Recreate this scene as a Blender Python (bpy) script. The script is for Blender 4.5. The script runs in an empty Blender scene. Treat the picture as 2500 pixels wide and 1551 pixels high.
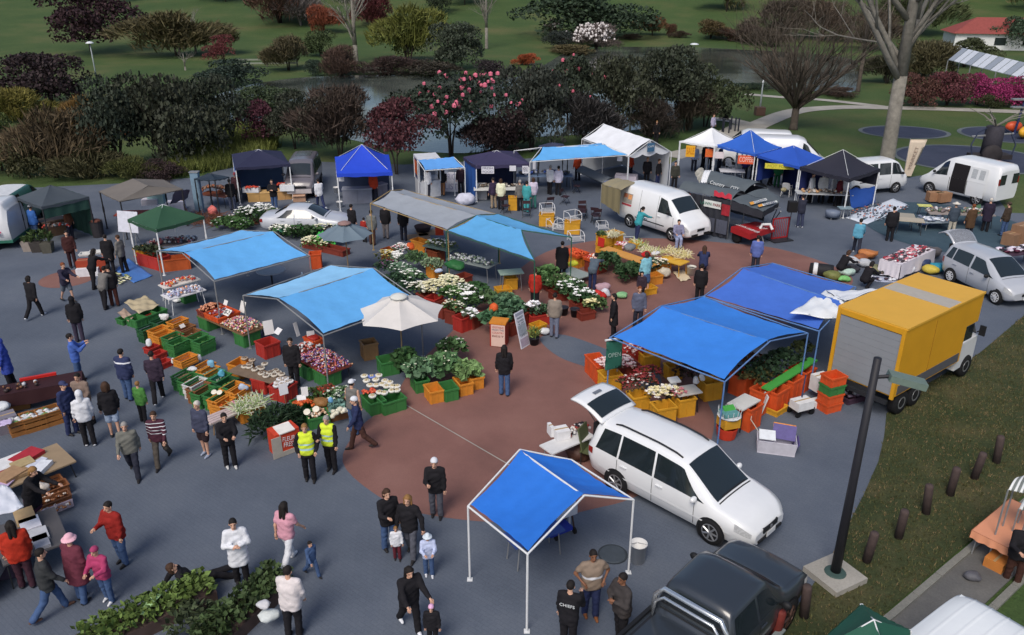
# A Saturday market in a town square, seen from a tall building beside it.
# Units are metres; x runs right, y runs away from the building, z is up.
import bpy,bmesh,math,random
import numpy as np
from mathutils import Vector,Matrix,Euler
sc=bpy.context.scene
COL=sc.collection
R=math.radians
Vec=Vector;cos,sin,pi=math.cos,math.sin,math.pi
random.seed(7)
rng=np.random.default_rng(7)
# camera, sky, sun, exposure
cam_d=bpy.data.cameras.new('camera')
cam=bpy.data.objects.new('camera',cam_d)
COL.objects.link(cam)
cam.location=(0,0,12.5)
cam.rotation_euler=(R(90-23.5),0,0)
cam_d.sensor_width=36
cam_d.lens=28.71
cam_d.clip_end=3000
sc.camera=cam
SUN_EL,SUN_AZ=50,200
world=bpy.data.worlds.new('World')
sc.world=world
world.use_nodes=True
wn=world.node_tree
sky=wn.nodes.new('ShaderNodeTexSky')
sky.sky_type='NISHITA'
sky.sun_disc=False
sky.sun_elevation=R(SUN_EL)
sky.sun_rotation=R(SUN_AZ)
sky.air_density=1.0
sky.dust_density=3.0
sky.ozone_density=1.5
bg=wn.nodes['Background']
bg.inputs['Strength'].default_value=.09
wn.links.new(sky.outputs['Color'],bg.inputs['Color'])
sun_d=bpy.data.lights.new('sun','SUN')
sun_d.energy=1.5
sun_d.angle=R(25)
sun_d.color=(1.0,.93,.84)
sun=bpy.data.objects.new('sun',sun_d)
COL.objects.link(sun)
sun.location=(0,-20,60)
sun.rotation_euler=(R(90-SUN_EL),0,R(180-SUN_AZ))
sc.view_settings.view_transform='Standard'
sc.view_settings.look='None'
sc.view_settings.gamma=1
sc.view_settings.use_curve_mapping=False
sc.view_settings.exposure=.5
# helpers: colour and materials
def lin(c):
 return tuple((v/12.92 if v<=.04045 else((v+.055)/1.055)**2.4)for v in(x/255 for x in c))
MATS={}
def M(name,col,rough=.75,var=.12,scale=5.0,bump=.0,bscale=30.0,metal=.0,spec=.3,fine=.0,emit=0,coat=.0):
 """procedural material: base colour broken up by two noises, optional relief"""
 if name in MATS:
  return MATS[name]
 m=bpy.data.materials.new(name)
 MATS[name]=m
 m.use_nodes=True
 nt=m.node_tree
 b=nt.nodes['Principled BSDF']
 c=lin(col)
 b.inputs['Roughness'].default_value=rough
 b.inputs['Metallic'].default_value=metal
 b.inputs['Specular IOR Level'].default_value=spec
 if coat:
  b.inputs['Coat Weight'].default_value=coat
  b.inputs['Coat Roughness'].default_value=.06
 tc=nt.nodes.new('ShaderNodeTexCoord')
 n=nt.nodes.new('ShaderNodeTexNoise')
 n.inputs['Scale'].default_value=scale
 n.inputs['Detail'].default_value=6
 n.inputs['Roughness'].default_value=.62
 nt.links.new(tc.outputs['Object'],n.inputs['Vector'])
 r=nt.nodes.new('ShaderNodeValToRGB')
 r.color_ramp.elements[0].position=.28
 r.color_ramp.elements[1].position=.72
 r.color_ramp.elements[0].color=tuple(max(0,v*(1-var))for v in c)+(1,)
 r.color_ramp.elements[1].color=tuple(min(1,v*(1+var))for v in c)+(1,)
 nt.links.new(n.outputs['Fac'],r.inputs['Fac'])
 out=r.outputs['Color']
 if fine:
  n3=nt.nodes.new('ShaderNodeTexNoise')
  n3.inputs['Scale'].default_value=scale*22
  n3.inputs['Detail'].default_value=4
  nt.links.new(tc.outputs['Object'],n3.inputs['Vector'])
  mr=nt.nodes.new('ShaderNodeMapRange')
  mr.inputs['From Min'].default_value=.3
  mr.inputs['From Max'].default_value=.7
  mr.inputs['To Min'].default_value=1-fine
  mr.inputs['To Max'].default_value=1+fine
  nt.links.new(n3.outputs['Fac'],mr.inputs['Value'])
  mx=nt.nodes.new('ShaderNodeMix')
  mx.data_type='RGBA'
  mx.blend_type='MULTIPLY'
  mx.inputs['Factor'].default_value=1
  nt.links.new(out,mx.inputs['A'])
  nt.links.new(mr.outputs['Result'],mx.inputs['B'])
  out=mx.outputs['Result']
 nt.links.new(out,b.inputs['Base Color'])
 if bump:
  n2=nt.nodes.new('ShaderNodeTexNoise')
  n2.inputs['Scale'].default_value=bscale
  n2.inputs['Detail'].default_value=4
  nt.links.new(tc.outputs['Object'],n2.inputs['Vector'])
  bp=nt.nodes.new('ShaderNodeBump')
  bp.inputs['Strength'].default_value=bump
  bp.inputs['Distance'].default_value=.03
  nt.links.new(n2.outputs['Fac'],bp.inputs['Height'])
  nt.links.new(bp.outputs['Normal'],b.inputs['Normal'])
 if emit:
  b.inputs['Emission Color'].default_value=c+(1,)
  b.inputs['Emission Strength'].default_value=emit
 return m
def bands(name,base,stripe,zs,base2=None):
 """cloth with horizontal printed bands at the heights zs = [(z0, z1), ...] of its own object space"""
 if name in MATS:
  return MATS[name]
 m=M(name,base,.85,.1,9,.25,60)
 nt=m.node_tree
 b=nt.nodes['Principled BSDF']
 src=b.inputs['Base Color'].links[0].from_socket
 tc=nt.nodes.new('ShaderNodeTexCoord')
 sx=nt.nodes.new('ShaderNodeSeparateXYZ')
 nt.links.new(tc.outputs['Object'],sx.inputs['Vector'])
 acc=None
 for z0,z1 in zs:
  a=nt.nodes.new('ShaderNodeMath');a.operation='COMPARE'
  a.inputs[1].default_value=(z0+z1)/2
  a.inputs[2].default_value=(z1-z0)/2
  nt.links.new(sx.outputs['Z'],a.inputs[0])
  if acc is None:
   acc=a.outputs[0]
  else:
   s=nt.nodes.new('ShaderNodeMath');s.operation='MAXIMUM'
   nt.links.new(acc,s.inputs[0]);nt.links.new(a.outputs[0],s.inputs[1])
   acc=s.outputs[0]
 mx=nt.nodes.new('ShaderNodeMix');mx.data_type='RGBA'
 nt.links.new(acc,mx.inputs['Factor'])
 nt.links.new(src,mx.inputs['A'])
 mx.inputs['B'].default_value=lin(stripe)+(1,)
 nt.links.new(mx.outputs['Result'],b.inputs['Base Color'])
 return m
# helpers: objects
def tag(o,lb=None,cat=None,gp=None,kind=None):
 if lb:o['label']=lb
 if cat:o['category']=cat
 if gp:o['group']=gp
 if kind:o['kind']=kind
 return o
def thg(name,lb,cat,loc=(0,0,0),rz=0,gp=None):
 o=bpy.data.objects.new(name,None)
 o.empty_display_size=.2
 COL.objects.link(o)
 o.location=loc
 o.rotation_euler=(0,0,R(rz))
 return tag(o,lb,cat,gp)
def obj(name,me,parent=None,mats=None,loc=None,rot=None,scale=None):
 o=bpy.data.objects.new(name,me)
 COL.objects.link(o)
 if parent:o.parent=parent
 if loc is not None:o.location=loc
 if rot is not None:o.rotation_euler=rot
 if scale is not None:o.scale=scale if hasattr(scale,'__len__')else(scale,)*3
 if mats:
  for i,m in enumerate(mats):
   o.material_slots[i].link='OBJECT'
   o.material_slots[i].material=m
 return o
def cpt(o,lb,loc,rz=None,gp=None,mats=None):
 """copies a thing with its parts and sub-parts (mesh data shared)"""
 def rec(src,par):
  c=src.copy()
  COL.objects.link(c)
  c.parent=par
  for ch in src.children:
   rec(ch,c)
  return c
 r=rec(o,None)
 r.location=loc
 if rz is not None:r.rotation_euler=(0,0,R(rz))
 r['label']=lb
 if gp:r['group']=gp
 return r
class MB:
 """collects simple solids and builds them as one mesh"""
 def __init__(s):
  s.v=[];s.f=[];s.mi=[];s.cur=0
 def qm(s,vs,fs):
  n=len(s.v)
  s.v+=[tuple(p)for p in vs]
  s.f+=[tuple(i+n for i in f)for f in fs]
  s.mi+=[s.cur]*len(fs)
  return s
 def box(s,c,size,rz=0,rx=0,ry=0,taper=1.0):
  hx,hy,hz=(d/2 for d in size)
  vs=[Vec((x*hx*(taper if z<0 else 1),y*hy*(taper if z<0 else 1),z*hz))for z in(-1,1)for y in(-1,1)for x in(-1,1)]
  if rz or rx or ry:
   m=Euler((R(rx),R(ry),R(rz))).to_matrix()
   vs=[m@v for v in vs]
  cv=Vec(c)
  vs=[v+cv for v in vs]
  return s.qm(vs,[(0,2,3,1),(4,5,7,6),(0,1,5,4),(2,6,7,3),(0,4,6,2),(1,3,7,5)])
 def bar(s,a,b,r,r2=None,n=6,cap=True):
  a,b=Vec(a),Vec(b)
  r2=r if r2 is None else r2
  d=b-a
  if d.length<1e-6:return s
  d.normalize()
  u=d.orthogonal().normalized();w=d.cross(u)
  vs=[]
  for p,q in((a,r),(b,r2)):
   for i in range(n):
    t=2*pi*i/n
    vs.append(p+u*cos(t)*q+w*sin(t)*q)
  fs=[(i,(i+1)%n,n+(i+1)%n,n+i)for i in range(n)]
  if cap:fs+=[tuple(range(n))[::-1],tuple(range(n,2*n))]
  return s.qm(vs,fs)
 def path(s,pts,r,n=6):
  pts=[Vec(p)for p in pts]
  rs=r if hasattr(r,'__len__')else[r]*len(pts)
  vs=[];fs=[]
  u=None
  for k,p in enumerate(pts):
   d=(pts[min(k+1,len(pts)-1)]-pts[max(k-1,0)]).normalized()
   if u is None:u=d.orthogonal().normalized()
   u=(u-d*u.dot(d))
   u=u.normalized()if u.length>1e-4 else d.orthogonal().normalized()
   w=d.cross(u)
   for i in range(n):
    t=2*pi*i/n
    vs.append(p+(u*cos(t)+w*sin(t))*rs[k])
  for k in range(len(pts)-1):
   for i in range(n):
    j=(i+1)%n
    fs.append((k*n+i,k*n+j,(k+1)*n+j,(k+1)*n+i))
  m=(len(pts)-1)*n
  fs+=[tuple(range(n))[::-1],tuple(range(m,m+n))]
  return s.qm(vs,fs)
 def lathe(s,prof,c=(0,0,0),n=14,axis='z'):
  vs=[];fs=[]
  for r,z in prof:
   for i in range(n):
    t=2*pi*i/n
    p=(r*cos(t),r*sin(t),z)
    if axis=='x':p=(p[2],p[0],p[1])
    if axis=='y':p=(p[0],p[2],p[1])
    vs.append((p[0]+c[0],p[1]+c[1],p[2]+c[2]))
  for k in range(len(prof)-1):
   for i in range(n):
    j=(i+1)%n
    fs.append((k*n+i,k*n+j,(k+1)*n+j,(k+1)*n+i))
  m=(len(prof)-1)*n
  fs+=[tuple(range(n))[::-1],tuple(range(m,m+n))]
  return s.qm(vs,fs)
 def poly(s,pts,z0,z1):
  """prism over a plan polygon"""
  n=len(pts)
  vs=[(p[0],p[1],z0)for p in pts]+[(p[0],p[1],z1)for p in pts]
  fs=[tuple(range(n))[::-1],tuple(range(n,2*n))]+[(i,(i+1)%n,n+(i+1)%n,n+i)for i in range(n)]
  return s.qm(vs,fs)
 def ball(s,c,r,n=6,m=4,sq=(1,1,1)):
  vs=[(c[0],c[1],c[2]+r*sq[2])]
  for k in range(1,m):
   a=pi*k/m
   for i in range(n):
    t=2*pi*i/n
    vs.append((c[0]+r*sq[0]*sin(a)*cos(t),c[1]+r*sq[1]*sin(a)*sin(t),c[2]+r*sq[2]*cos(a)))
  vs.append((c[0],c[1],c[2]-r*sq[2]))
  fs=[(0,1+i,1+(i+1)%n)for i in range(n)]
  for k in range(m-2):
   for i in range(n):
    j=(i+1)%n
    fs.append((1+k*n+i,1+(k+1)*n+i,1+(k+1)*n+j,1+k*n+j))
  l=1+(m-2)*n
  e=len(vs)-1
  fs+=[(e,l+(i+1)%n,l+i)for i in range(n)]
  return s.qm(vs,fs)
 def grid(s,fn,nu,nv,thick=.0):
  """surface fn(u, v) -> point; a thickness closes it below"""
  vs=[fn(i/nu,j/nv)for j in range(nv+1)for i in range(nu+1)]
  w=nu+1
  fs=[(j*w+i,j*w+i+1,(j+1)*w+i+1,(j+1)*w+i)for j in range(nv)for i in range(nu)]
  if thick:
   n=len(vs)
   vs=vs+[(p[0],p[1],p[2]-thick)for p in vs]
   fs+=[tuple(n+k for k in f[::-1])for f in fs]
   rim=[i for i in range(nu)]+[j*w+nu for j in range(nv)]+[nv*w+i for i in range(nu,0,-1)]+[j*w for j in range(nv,0,-1)]
   for k in range(len(rim)):
    a,b=rim[k],rim[(k+1)%len(rim)]
    fs.append((b,a,n+a,n+b))
  return s.qm(vs,fs)
 def mesh(s,name,mats,smooth=False):
  me=bpy.data.meshes.new(name)
  me.from_pydata(s.v,[],s.f)
  if not isinstance(mats,(list,tuple)):mats=[mats]
  for m in mats:me.materials.append(m)
  if len(mats)>1:
   me.polygons.foreach_set('material_index',s.mi)
  if smooth:
   me.polygons.foreach_set('use_smooth',[True]*len(me.polygons))
  me.update()
  return me
 def mk(s,name,mats,parent=None,smooth=False,**k):
  return obj(name,s.mesh(name,mats,smooth),parent,**k)
def words(text,size,m,parent,loc,rot,width=None,depth=.004):
 cu=bpy.data.curves.new('lettering','FONT')
 cu.body=text
 cu.size=size
 cu.align_x='CENTER'
 cu.align_y='CENTER'
 cu.extrude=depth/2
 o=bpy.data.objects.new('lettering',cu)
 COL.objects.link(o)
 dg=bpy.context.evaluated_depsgraph_get()
 me=bpy.data.meshes.new_from_object(o.evaluated_get(dg))
 bpy.data.objects.remove(o)
 if width:
  xs=[v.co.x for v in me.vertices]
  k=width/max(1e-3,max(xs)-min(xs))
  for v in me.vertices:v.co.x*=k
 me.materials.clear()
 me.materials.append(m)
 return obj('lettering',me,parent,loc=loc,rot=rot)
# signed distance shapes -> meshes (surface nets)
def snet(fn,lo,hi,h):
 xs=[np.arange(lo[k]-h,hi[k]+1.5*h,h)for k in range(3)]
 X,Y,Z=np.meshgrid(*xs,indexing='ij')
 v=fn(X,Y,Z)
 nx,ny,nz=v.shape
 acc=np.zeros((nx-1,ny-1,nz-1,3));cnt=np.zeros((nx-1,ny-1,nz-1))
 ins=v<0
 quads=[]
 idx=np.arange((nx-1)*(ny-1)*(nz-1)).reshape(nx-1,ny-1,nz-1)
 for ax in range(3):
  a=[slice(None)]*3;b=[slice(None)]*3
  a[ax]=slice(0,-1);b[ax]=slice(1,None)
  a,b=tuple(a),tuple(b)
  cr=ins[a]!=ins[b]
  t=np.where(cr,v[a]/np.where(cr,v[a]-v[b],1),0)
  P=np.stack([X[a],Y[a],Z[a]],-1)
  P[...,ax]+=t*h
  o1,o2=[(1,2),(2,0),(0,1)][ax]
  inner=[slice(None)]*3
  for d1 in(0,1):
   for d2 in(0,1):
    s=[slice(None)]*3;c=[slice(None)]*3
    s[o1]=slice(d1,v.shape[o1]-1+d1)
    s[o2]=slice(d2,v.shape[o2]-1+d2)
    s=tuple(s)
    m=cr[s]
    acc[m]+=P[s][m]
    cnt[m]+=1
  inner[o1]=slice(1,-1);inner[o2]=slice(1,-1)
  ci=np.argwhere(cr[tuple(inner)])
  if len(ci):
   off=np.zeros(3,int);off[o1]=1;off[o2]=1
   ci=ci+off
   e1=np.zeros(3,int);e1[o1]=1
   e2=np.zeros(3,int);e2[o2]=1
   q=[idx[tuple((ci-d).T)]for d in(e1+e2,e2,0*e1,e1)]
   q=np.stack(q,1)
   fl=ins[tuple(ci.T)]
   q[~fl]=q[~fl][:,::-1]
   quads.append(q)
 if not quads:
  return np.zeros((0,3)),np.zeros((0,4),int)
 quads=np.concatenate(quads)
 used=np.unique(quads)
 remap=np.full(idx.size,-1);remap[used]=np.arange(len(used))
 V=acc.reshape(-1,3)[used]/np.maximum(cnt.reshape(-1)[used],1)[:,None]
 return V,remap[quads]
def caps_sdf(caps,k=.03):
 def fn(X,Y,Z):
  d=None
  for a,b,ra,rb in caps:
   ax,ay,az=a
   bx,by,bz=b[0]-ax,b[1]-ay,b[2]-az
   L=bx*bx+by*by+bz*bz+1e-9
   px,py,pz=X-ax,Y-ay,Z-az
   t=np.clip((px*bx+py*by+pz*bz)/L,0,1)
   q=np.sqrt((px-t*bx)**2+(py-t*by)**2+(pz-t*bz)**2)-(ra+(rb-ra)*t)
   if d is None:d=q
   else:
    hh_=np.clip(.5+.5*(d-q)/k,0,1)
    d=d*(1-hh_)+q*hh_-k*hh_*(1-hh_)
  return d
 return fn
def caps_bounds(caps):
 lo=np.array([1e9]*3);hi=-lo
 for a,b,ra,rb in caps:
  for p,r in((a,ra),(b,rb)):
   lo=np.minimum(lo,np.array(p)-r-.02);hi=np.maximum(hi,np.array(p)+r+.02)
 return lo,hi
def caps_mesh(name,caps,h,m,k=.03,cut=None,folds=.0,ends=None):
 f1=caps_sdf(caps,k)
 f0=f1 if not folds else(lambda X,Y,Z:f1(X,Y,Z)+folds*(np.sin(X*31+14*Z+3*np.sin(Z*17))*np.sin(Y*27+9*Z)+.6*np.sin(Z*43+X*21)))
 f=f0 if cut is None else(lambda X,Y,Z:np.maximum(f0(X,Y,Z),cut(X,Y,Z)))
 V,Q=snet(f,*caps_bounds(caps),h)
 me=bpy.data.meshes.new(name)
 me.from_pydata(V.tolist(),[],Q.tolist())
 for mm in(m if isinstance(m,(list,tuple))else[m]):me.materials.append(mm)
 me.polygons.foreach_set('use_smooth',[True]*len(me.polygons))
 me.update()
 return me
# people
def head_template(h):
 def fn(X,Y,Z):
  def ell(c,r):
   q=np.sqrt(((X-c[0])/r[0])**2+((Y-c[1])/r[1])**2+((Z-c[2])/r[2])**2)
   return(q-1)*min(r)
  def sm(a,b,k):
   t=np.clip(.5+.5*(a-b)/k,0,1)
   return a*(1-t)+b*t-k*t*(1-t)
  d=ell((0,-.012,.03),(.076,.096,.092))
  d=sm(d,ell((0,.028,-.055),(.052,.058,.062)),.03)
  for sx in(-1,1):
   d=sm(d,ell((sx*.08,-.008,-.008),(.012,.02,.032)),.006)
   d=np.maximum(d,-(np.sqrt((X-sx*.034)**2+(Y-.101)**2+(Z-.006)**2)-.02))
  d=sm(d,caps_sdf([((0,.086,.01),(0,.106,-.03),.010,.016)])(X,Y,Z),.01)
  d=sm(d,caps_sdf([((-.02,.078,-.064),(.02,.078,-.064),.009,.009)])(X,Y,Z),.006)
  return d
 V,Q=snet(fn,(-.11,-.12,-.13),(.11,.14,.14),h)
 C=V[Q].mean(1)
 mi=np.zeros(len(Q),int)
 ax=np.abs(C[:,0])
 mi[(C[:,1]>.06)&(ax>.02)&(ax<.048)&(C[:,2]>-.004)&(C[:,2]<.012)]=1
 mi[(C[:,1]>.055)&(ax>.016)&(ax<.05)&(C[:,2]>.025)&(C[:,2]<(.033 if h<.015 else 0))]=1
 mi[(C[:,1]>.06)&(ax<.027)&(C[:,2]>-.074)&(C[:,2]<-.056)]=2
 return V,Q,mi
HEADS={.014:head_template(.013),.02:head_template(.021)}
def _el(c,r):
 return lambda X,Y,Z:(np.sqrt(((X-c[0])/r[0])**2+((Y-c[1])/r[1])**2+((Z-c[2])/r[2])**2)-1)*min(r)
HAIRM={}
def hair_mesh(kind):
 if kind in HAIRM:return HAIRM[kind]
 def fn(X,Y,Z):
  big=kind=='curly'
  g=.022 if big else .0
  d=_el((0,-.014,.034),(.084+g,.103+g,.099+g))(X,Y,Z)
  if kind=='bald':
   d=_el((0,-.018,.02),(.083,.101,.092))(X,Y,Z)
   return np.maximum(d,np.maximum(Z-.055,-(Z+.075-1.0*(Y+.05))))
  if kind in('hood','scarf'):
   d=_el((0,-.012,.026),(.1,.115,.125))(X,Y,Z)
   d=np.minimum(d,caps_sdf([((0,-.02,-.06),(0,-.01,-.17),.09,.1)])(X,Y,Z))
   return np.maximum(d,-_el((0,.115,-.005),(.066,.07,.085))(X,Y,Z))
  d=np.maximum(d,-(Z+.075-1.08*(Y+.05)))
  if kind=='long':
   d=np.minimum(d,caps_sdf([((-.035,-.075,.03),(-.045,-.11,-.24),.05,.035),((.035,-.075,.03),(.045,-.11,-.24),.05,.035),((-.075,-.02,.03),(-.085,-.02,-.13),.03,.022),((.075,-.02,.03),(.085,-.02,-.13),.03,.022)],.02)(X,Y,Z))
  if kind in('bob','curly'):
   d=np.minimum(d,caps_sdf([((-.06,-.045,.02),(-.062,-.05,-.085),.045+g,.035+g),((.06,-.045,.02),(.062,-.05,-.085),.045+g,.035+g),((0,-.075,.02),(0,-.085,-.09),.045+g,.035+g)],.02)(X,Y,Z))
  if kind=='bun':
   d=np.minimum(d,_el((0,-.125,.05),(.045,.045,.045))(X,Y,Z))
  if kind=='pony':
   d=np.minimum(d,caps_sdf([((0,-.11,.04),(0,-.15,.0),.025,.035),((0,-.15,.0),(0,-.14,-.17),.035,.018)],.01)(X,Y,Z))
  return d
 V,Q=snet(fn,(-.16,-.24,-.31),(.16,.16,.19),.017)
 me=bpy.data.meshes.new('hair_'+kind)
 me.from_pydata(V.tolist(),[],Q.tolist())
 me.materials.append(M('hair_dark',(32,26,24),.7))
 me.polygons.foreach_set('use_smooth',[True]*len(me.polygons))
 HAIRM[kind]=me
 return me
HATM={}
def hat_mesh(kind):
 if kind in HATM:return HATM[kind]
 def fn(X,Y,Z):
  d=_el((0,-.012,.04),(.092,.112,.1))(X,Y,Z)
  if kind=='beanie':
   return np.maximum(d,-(Z-.0-.35*(Y+.05)))
  d=np.maximum(d,.032-Z)
  if kind=='cap':
   b=_el((0,.105,.042),(.075,.085,.014))(X,Y,Z)
   d=np.minimum(d,np.maximum(b,.05-Y))
  if kind in('brim','bucket'):
   r=.19 if kind=='brim' else .155
   zz=Z-.04+(.6*np.maximum(0,np.sqrt(X*X+Y*Y)-.09)if kind=='bucket' else 0)
   d=np.minimum(d,np.maximum(np.abs(zz)-.014,np.sqrt(X*X+(Y+.01)**2)-r))
  return d
 V,Q=snet(fn,(-.21,-.21,-.08),(.21,.21,.16),.018)
 me=bpy.data.meshes.new('hat_'+kind)
 me.from_pydata(V.tolist(),[],Q.tolist())
 me.materials.append(M('hat_grey',(120,120,120),.85))
 me.polygons.foreach_set('use_smooth',[True]*len(me.polygons))
 HATM[kind]=me
 return me
POSES={'stand':dict(lean=2,L=(3,3),R=(-3,4),aL=(4,10,12,0),aR=(-2,9,16,5)),'stand2':dict(lean=4,L=(-4,2),R=(6,10),aL=(8,8,35,20),aR=(5,10,20,10)),'walk':dict(lean=4,L=(22,8),R=(-18,22),aL=(-18,9,14,0),aR=(20,9,22,0)),
 'walk2':dict(lean=5,L=(-16,26),R=(20,6),aL=(18,8,20,5),aR=(-16,9,12,0)),'folded':dict(lean=2,L=(2,2),R=(-2,2),aL=(18,14,88,58),aR=(20,14,84,58)),'hips':dict(lean=0,L=(4,3),R=(-5,3),aL=(-12,34,62,40),aR=(-12,34,62,40)),
 'hold':dict(lean=6,L=(4,4),R=(-3,4),aL=(22,8,70,24),aR=(22,8,70,24)),'hold1':dict(lean=4,L=(4,4),R=(-3,4),aL=(4,8,10,0),aR=(26,8,78,20)),'phone':dict(lean=2,L=(3,3),R=(-3,4),aL=(6,9,14,0),aR=(34,18,128,26)),
 'reach':dict(lean=22,L=(4,4),R=(-6,6),aL=(42,8,22,0),aR=(50,6,18,0)),'bend':dict(lean=58,L=(10,10),R=(6,12),aL=(62,8,12,0),aR=(70,8,10,0)),'push':dict(lean=10,L=(16,8),R=(-14,18),aL=(40,8,38,0),aR=(40,8,38,0)),
 'pocket':dict(lean=1,L=(4,3),R=(-4,3),aL=(-8,22,38,22),aR=(-8,22,38,22)),'sit':dict(lean=6,L=(84,86),R=(80,84),aL=(26,8,52,14),aR=(26,8,56,14)),'sitlow':dict(lean=14,L=(112,128),R=(108,124),aL=(44,10,34,10),aR=(44,10,34,10)),
 'crouch':dict(lean=30,L=(112,138),R=(84,130),aL=(58,8,26,6),aR=(52,8,30,6)),'recline':dict(lean=-34,L=(92,0),R=(104,38),aL=(-30,20,8,0),aR=(30,10,70,20)),
 'hand':dict(lean=2,L=(14,6),R=(-10,14),aL=(10,28,6,0),aR=(2,16,12,0)),'up':dict(lean=0,L=(6,4),R=(-6,8),aL=(22,14,70,6),aR=(20,75,20,0)),'carry':dict(lean=-2,L=(4,4),R=(-4,6),aL=(38,6,86,20),aR=(40,6,84,20)),}
def skeleton(pose,w=1.0):
 p=POSES[pose]
 P={}
 def leg(sd,a):
  th,kn=R(a[0]),R(a[1])
  hip=Vec((sd*.092,0,0))
  knee=hip+Vec((sd*.012,sin(th),-cos(th)))*.43
  ank=knee+Vec((sd*.005,sin(th-kn),-cos(th-kn)))*.42
  return hip,knee,ank
 legs={sd:leg(sd,p['L']if sd<0 else p['R'])for sd in(-1,1)}
 low=min(l[2].z for l in legs.values())
 z=max(.075-low,.13)
 if pose=='recline':z=.13
 up=Vec((0,0,z))
 ln=R(p['lean'])
 u=Vec((0,sin(ln),cos(ln)))
 P['pel']=up;P['u']=u
 for sd in(-1,1):
  P['hip',sd],P['knee',sd],P['ank',sd]=[q+up for q in legs[sd]]
  a,o,e,c=[R(x)for x in(p['aL']if sd<0 else p['aR'])]
  sh=up+u*.485+Vec((sd*.178*(.6+.4*w),0,0))
  if p['lean']<30:a=a+ln*.3
  el=sh+Vec((sd*sin(o),sin(a)*cos(o),-cos(a)*cos(o)))*.29
  fd=Vec((-sd*sin(c)+sd*sin(o)*.3,sin(a+e)*cos(c),-cos(a+e)*cos(c))).normalized()
  wr=el+fd*.25
  P['sh',sd],P['el',sd],P['wr',sd],P['fd',sd]=sh,el,wr,fd
 hl=min(ln,R(24))
 hu=Vec((0,sin(hl),cos(hl)))
 P['neck']=up+u*.56
 P['head']=up+u*.585+hu*.115+Vec((0,.012,0))
 P['pitch']=-hl*.7
 return P
PMESH={}
def person_meshes(pose,w,top,low,coarse,yaw):
 key=(pose,w,top,low,coarse,yaw)
 if key in PMESH:return PMESH[key]
 P=skeleton(pose,w)
 pel,u=P['pel'],P['u']
 X=Vec((1,0,0))
 h=.042 if coarse else .03
 torso=[(pel-X*.07*w,pel+X*.07*w,.112*w,.112*w),(pel+u*.05,pel+u*.26,.112*w,.116*w),(pel+u*.34-X*.075*w,pel+u*.34+X*.075*w,.108*w,.108*w),(pel+u*.475-X*.12,pel+u*.475+X*.12,.066,.066)]
 arms={};legs={}
 for s in(-1,1):
  arms[s]=[(P['sh',s],P['el',s],.05*w**.5,.039),(P['el',s],P['wr',s],.038,.026)]
  legs[s]=[(P['hip',s],P['knee',s],.084*w,.054*w**.5),(P['knee',s],P['ank',s],.056,.035)]
 body=torso+arms[-1]+arms[1]+legs[-1]+legs[1]+[(pel+u*.47,P['head']-Vec((0,.03,.05)),.052,.05)]
 for s in(-1,1):
  fd=P['fd',s]
  body.append((P['wr',s],P['wr',s]+fd*.06,.028,.034))
  a=P['ank',s]
  body.append((a+Vec((0,-.04,-.035)),a+Vec((0,.13,-.042)),.034,.028))
 V,Q=snet(caps_sdf(body,.028),*caps_bounds(body),h)
 V=V.tolist();F=Q.tolist();MI=[0]*len(F)
 mb=MB()
 for s in(-1,1):
  fd=P['fd',s]
  side=Vec((0,0,1)).cross(fd)
  side=side.normalized()if side.length>.2 else Vec((0,1,0))
  bend=side.cross(fd).normalized()
  inw=-1 if bend.z>0 else 1
  bend=bend*inw
  q0=P['wr',s]+fd*.07
  for i,L in enumerate((.07,.08,.075,.058)):
   b0=q0+side*(.027-.018*i)
   m1=b0+(fd*.9+bend*.25)*L*.6
   mb.bar(b0,m1,.0095,.009,4,False)
   mb.bar(m1,m1+(fd*.6+bend*.7)*L*.5,.009,.006,4)
  t0=P['wr',s]+fd*.03+side*.024
  t1=t0+(side*.7+fd*.6+bend*.2)*.035
  mb.bar(t0,t1,.012,.011,4,False);mb.bar(t1,t1+(fd*.85+bend*.3)*.035,.011,.008,4)
 n=len(V)
 V+=[tuple(v)for v in mb.v];F+=[tuple(i+n for i in f)for f in mb.f];MI+=[0]*len(mb.f)
 HV,HQ,HM=HEADS[.02 if coarse else .014]
 hm=Matrix.Translation(P['head'])@Matrix.Rotation(R(yaw),4,'Z')@Matrix.Rotation(P['pitch'],4,'X')
 hv=HV@np.array(hm.to_3x3()).T+np.array(P['head'])
 n=len(V)
 V+=hv.tolist();F+=(HQ+n).tolist();MI+=HM.tolist()
 me=bpy.data.meshes.new('body')
 me.from_pydata(V,[],F)
 for m in(M('skin',(196,150,124)),M('eyes',(40,30,28)),M('lips',(150,90,84))):me.materials.append(m)
 me.polygons.foreach_set('material_index',MI)
 me.polygons.foreach_set('use_smooth',[True]*len(F))
 out={'body':me,'head':hm,'P':P}
 g=.022
 c=[(a,b,ra+g,rb+g)for a,b,ra,rb in torso]
 hem={'vest':.02,'tee':.03,'top':.04,'jacket':.09,'coat':.3}.get(top,.05)
 d=Vec((0,0,-1))if P['knee',1].z<pel.z-.25 else-u*.3
 up_=u.z>.8 and P['knee',1].z<pel.z-.25
 for s in(-1,1):
  c.append((pel+u*.3+X*s*.072*w,pel+X*s*.06*w+d*(hem+(.14 if up_ else 0)),.105*w+g,(.108+.04*(hem>.2))*w+g))
 hemcut=(lambda X_,Y_,Z_,zz=pel.z-hem:zz-.08-Z_)if up_ else None
 for s in(-1,1):
  (a,b,ra,rb),(b2,e,r2,r3)=arms[s]
  k=.024 if top in('jacket','coat')else .017
  if top=='vest':continue
  if top=='tee':
   c.append((a,a.lerp(b,.62),ra+k,rb+k+.012))
  else:
   c.append((a,b,ra+k,rb+k));c.append((b2,b2.lerp(e,.93),r2+k,r3+k))
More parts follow.
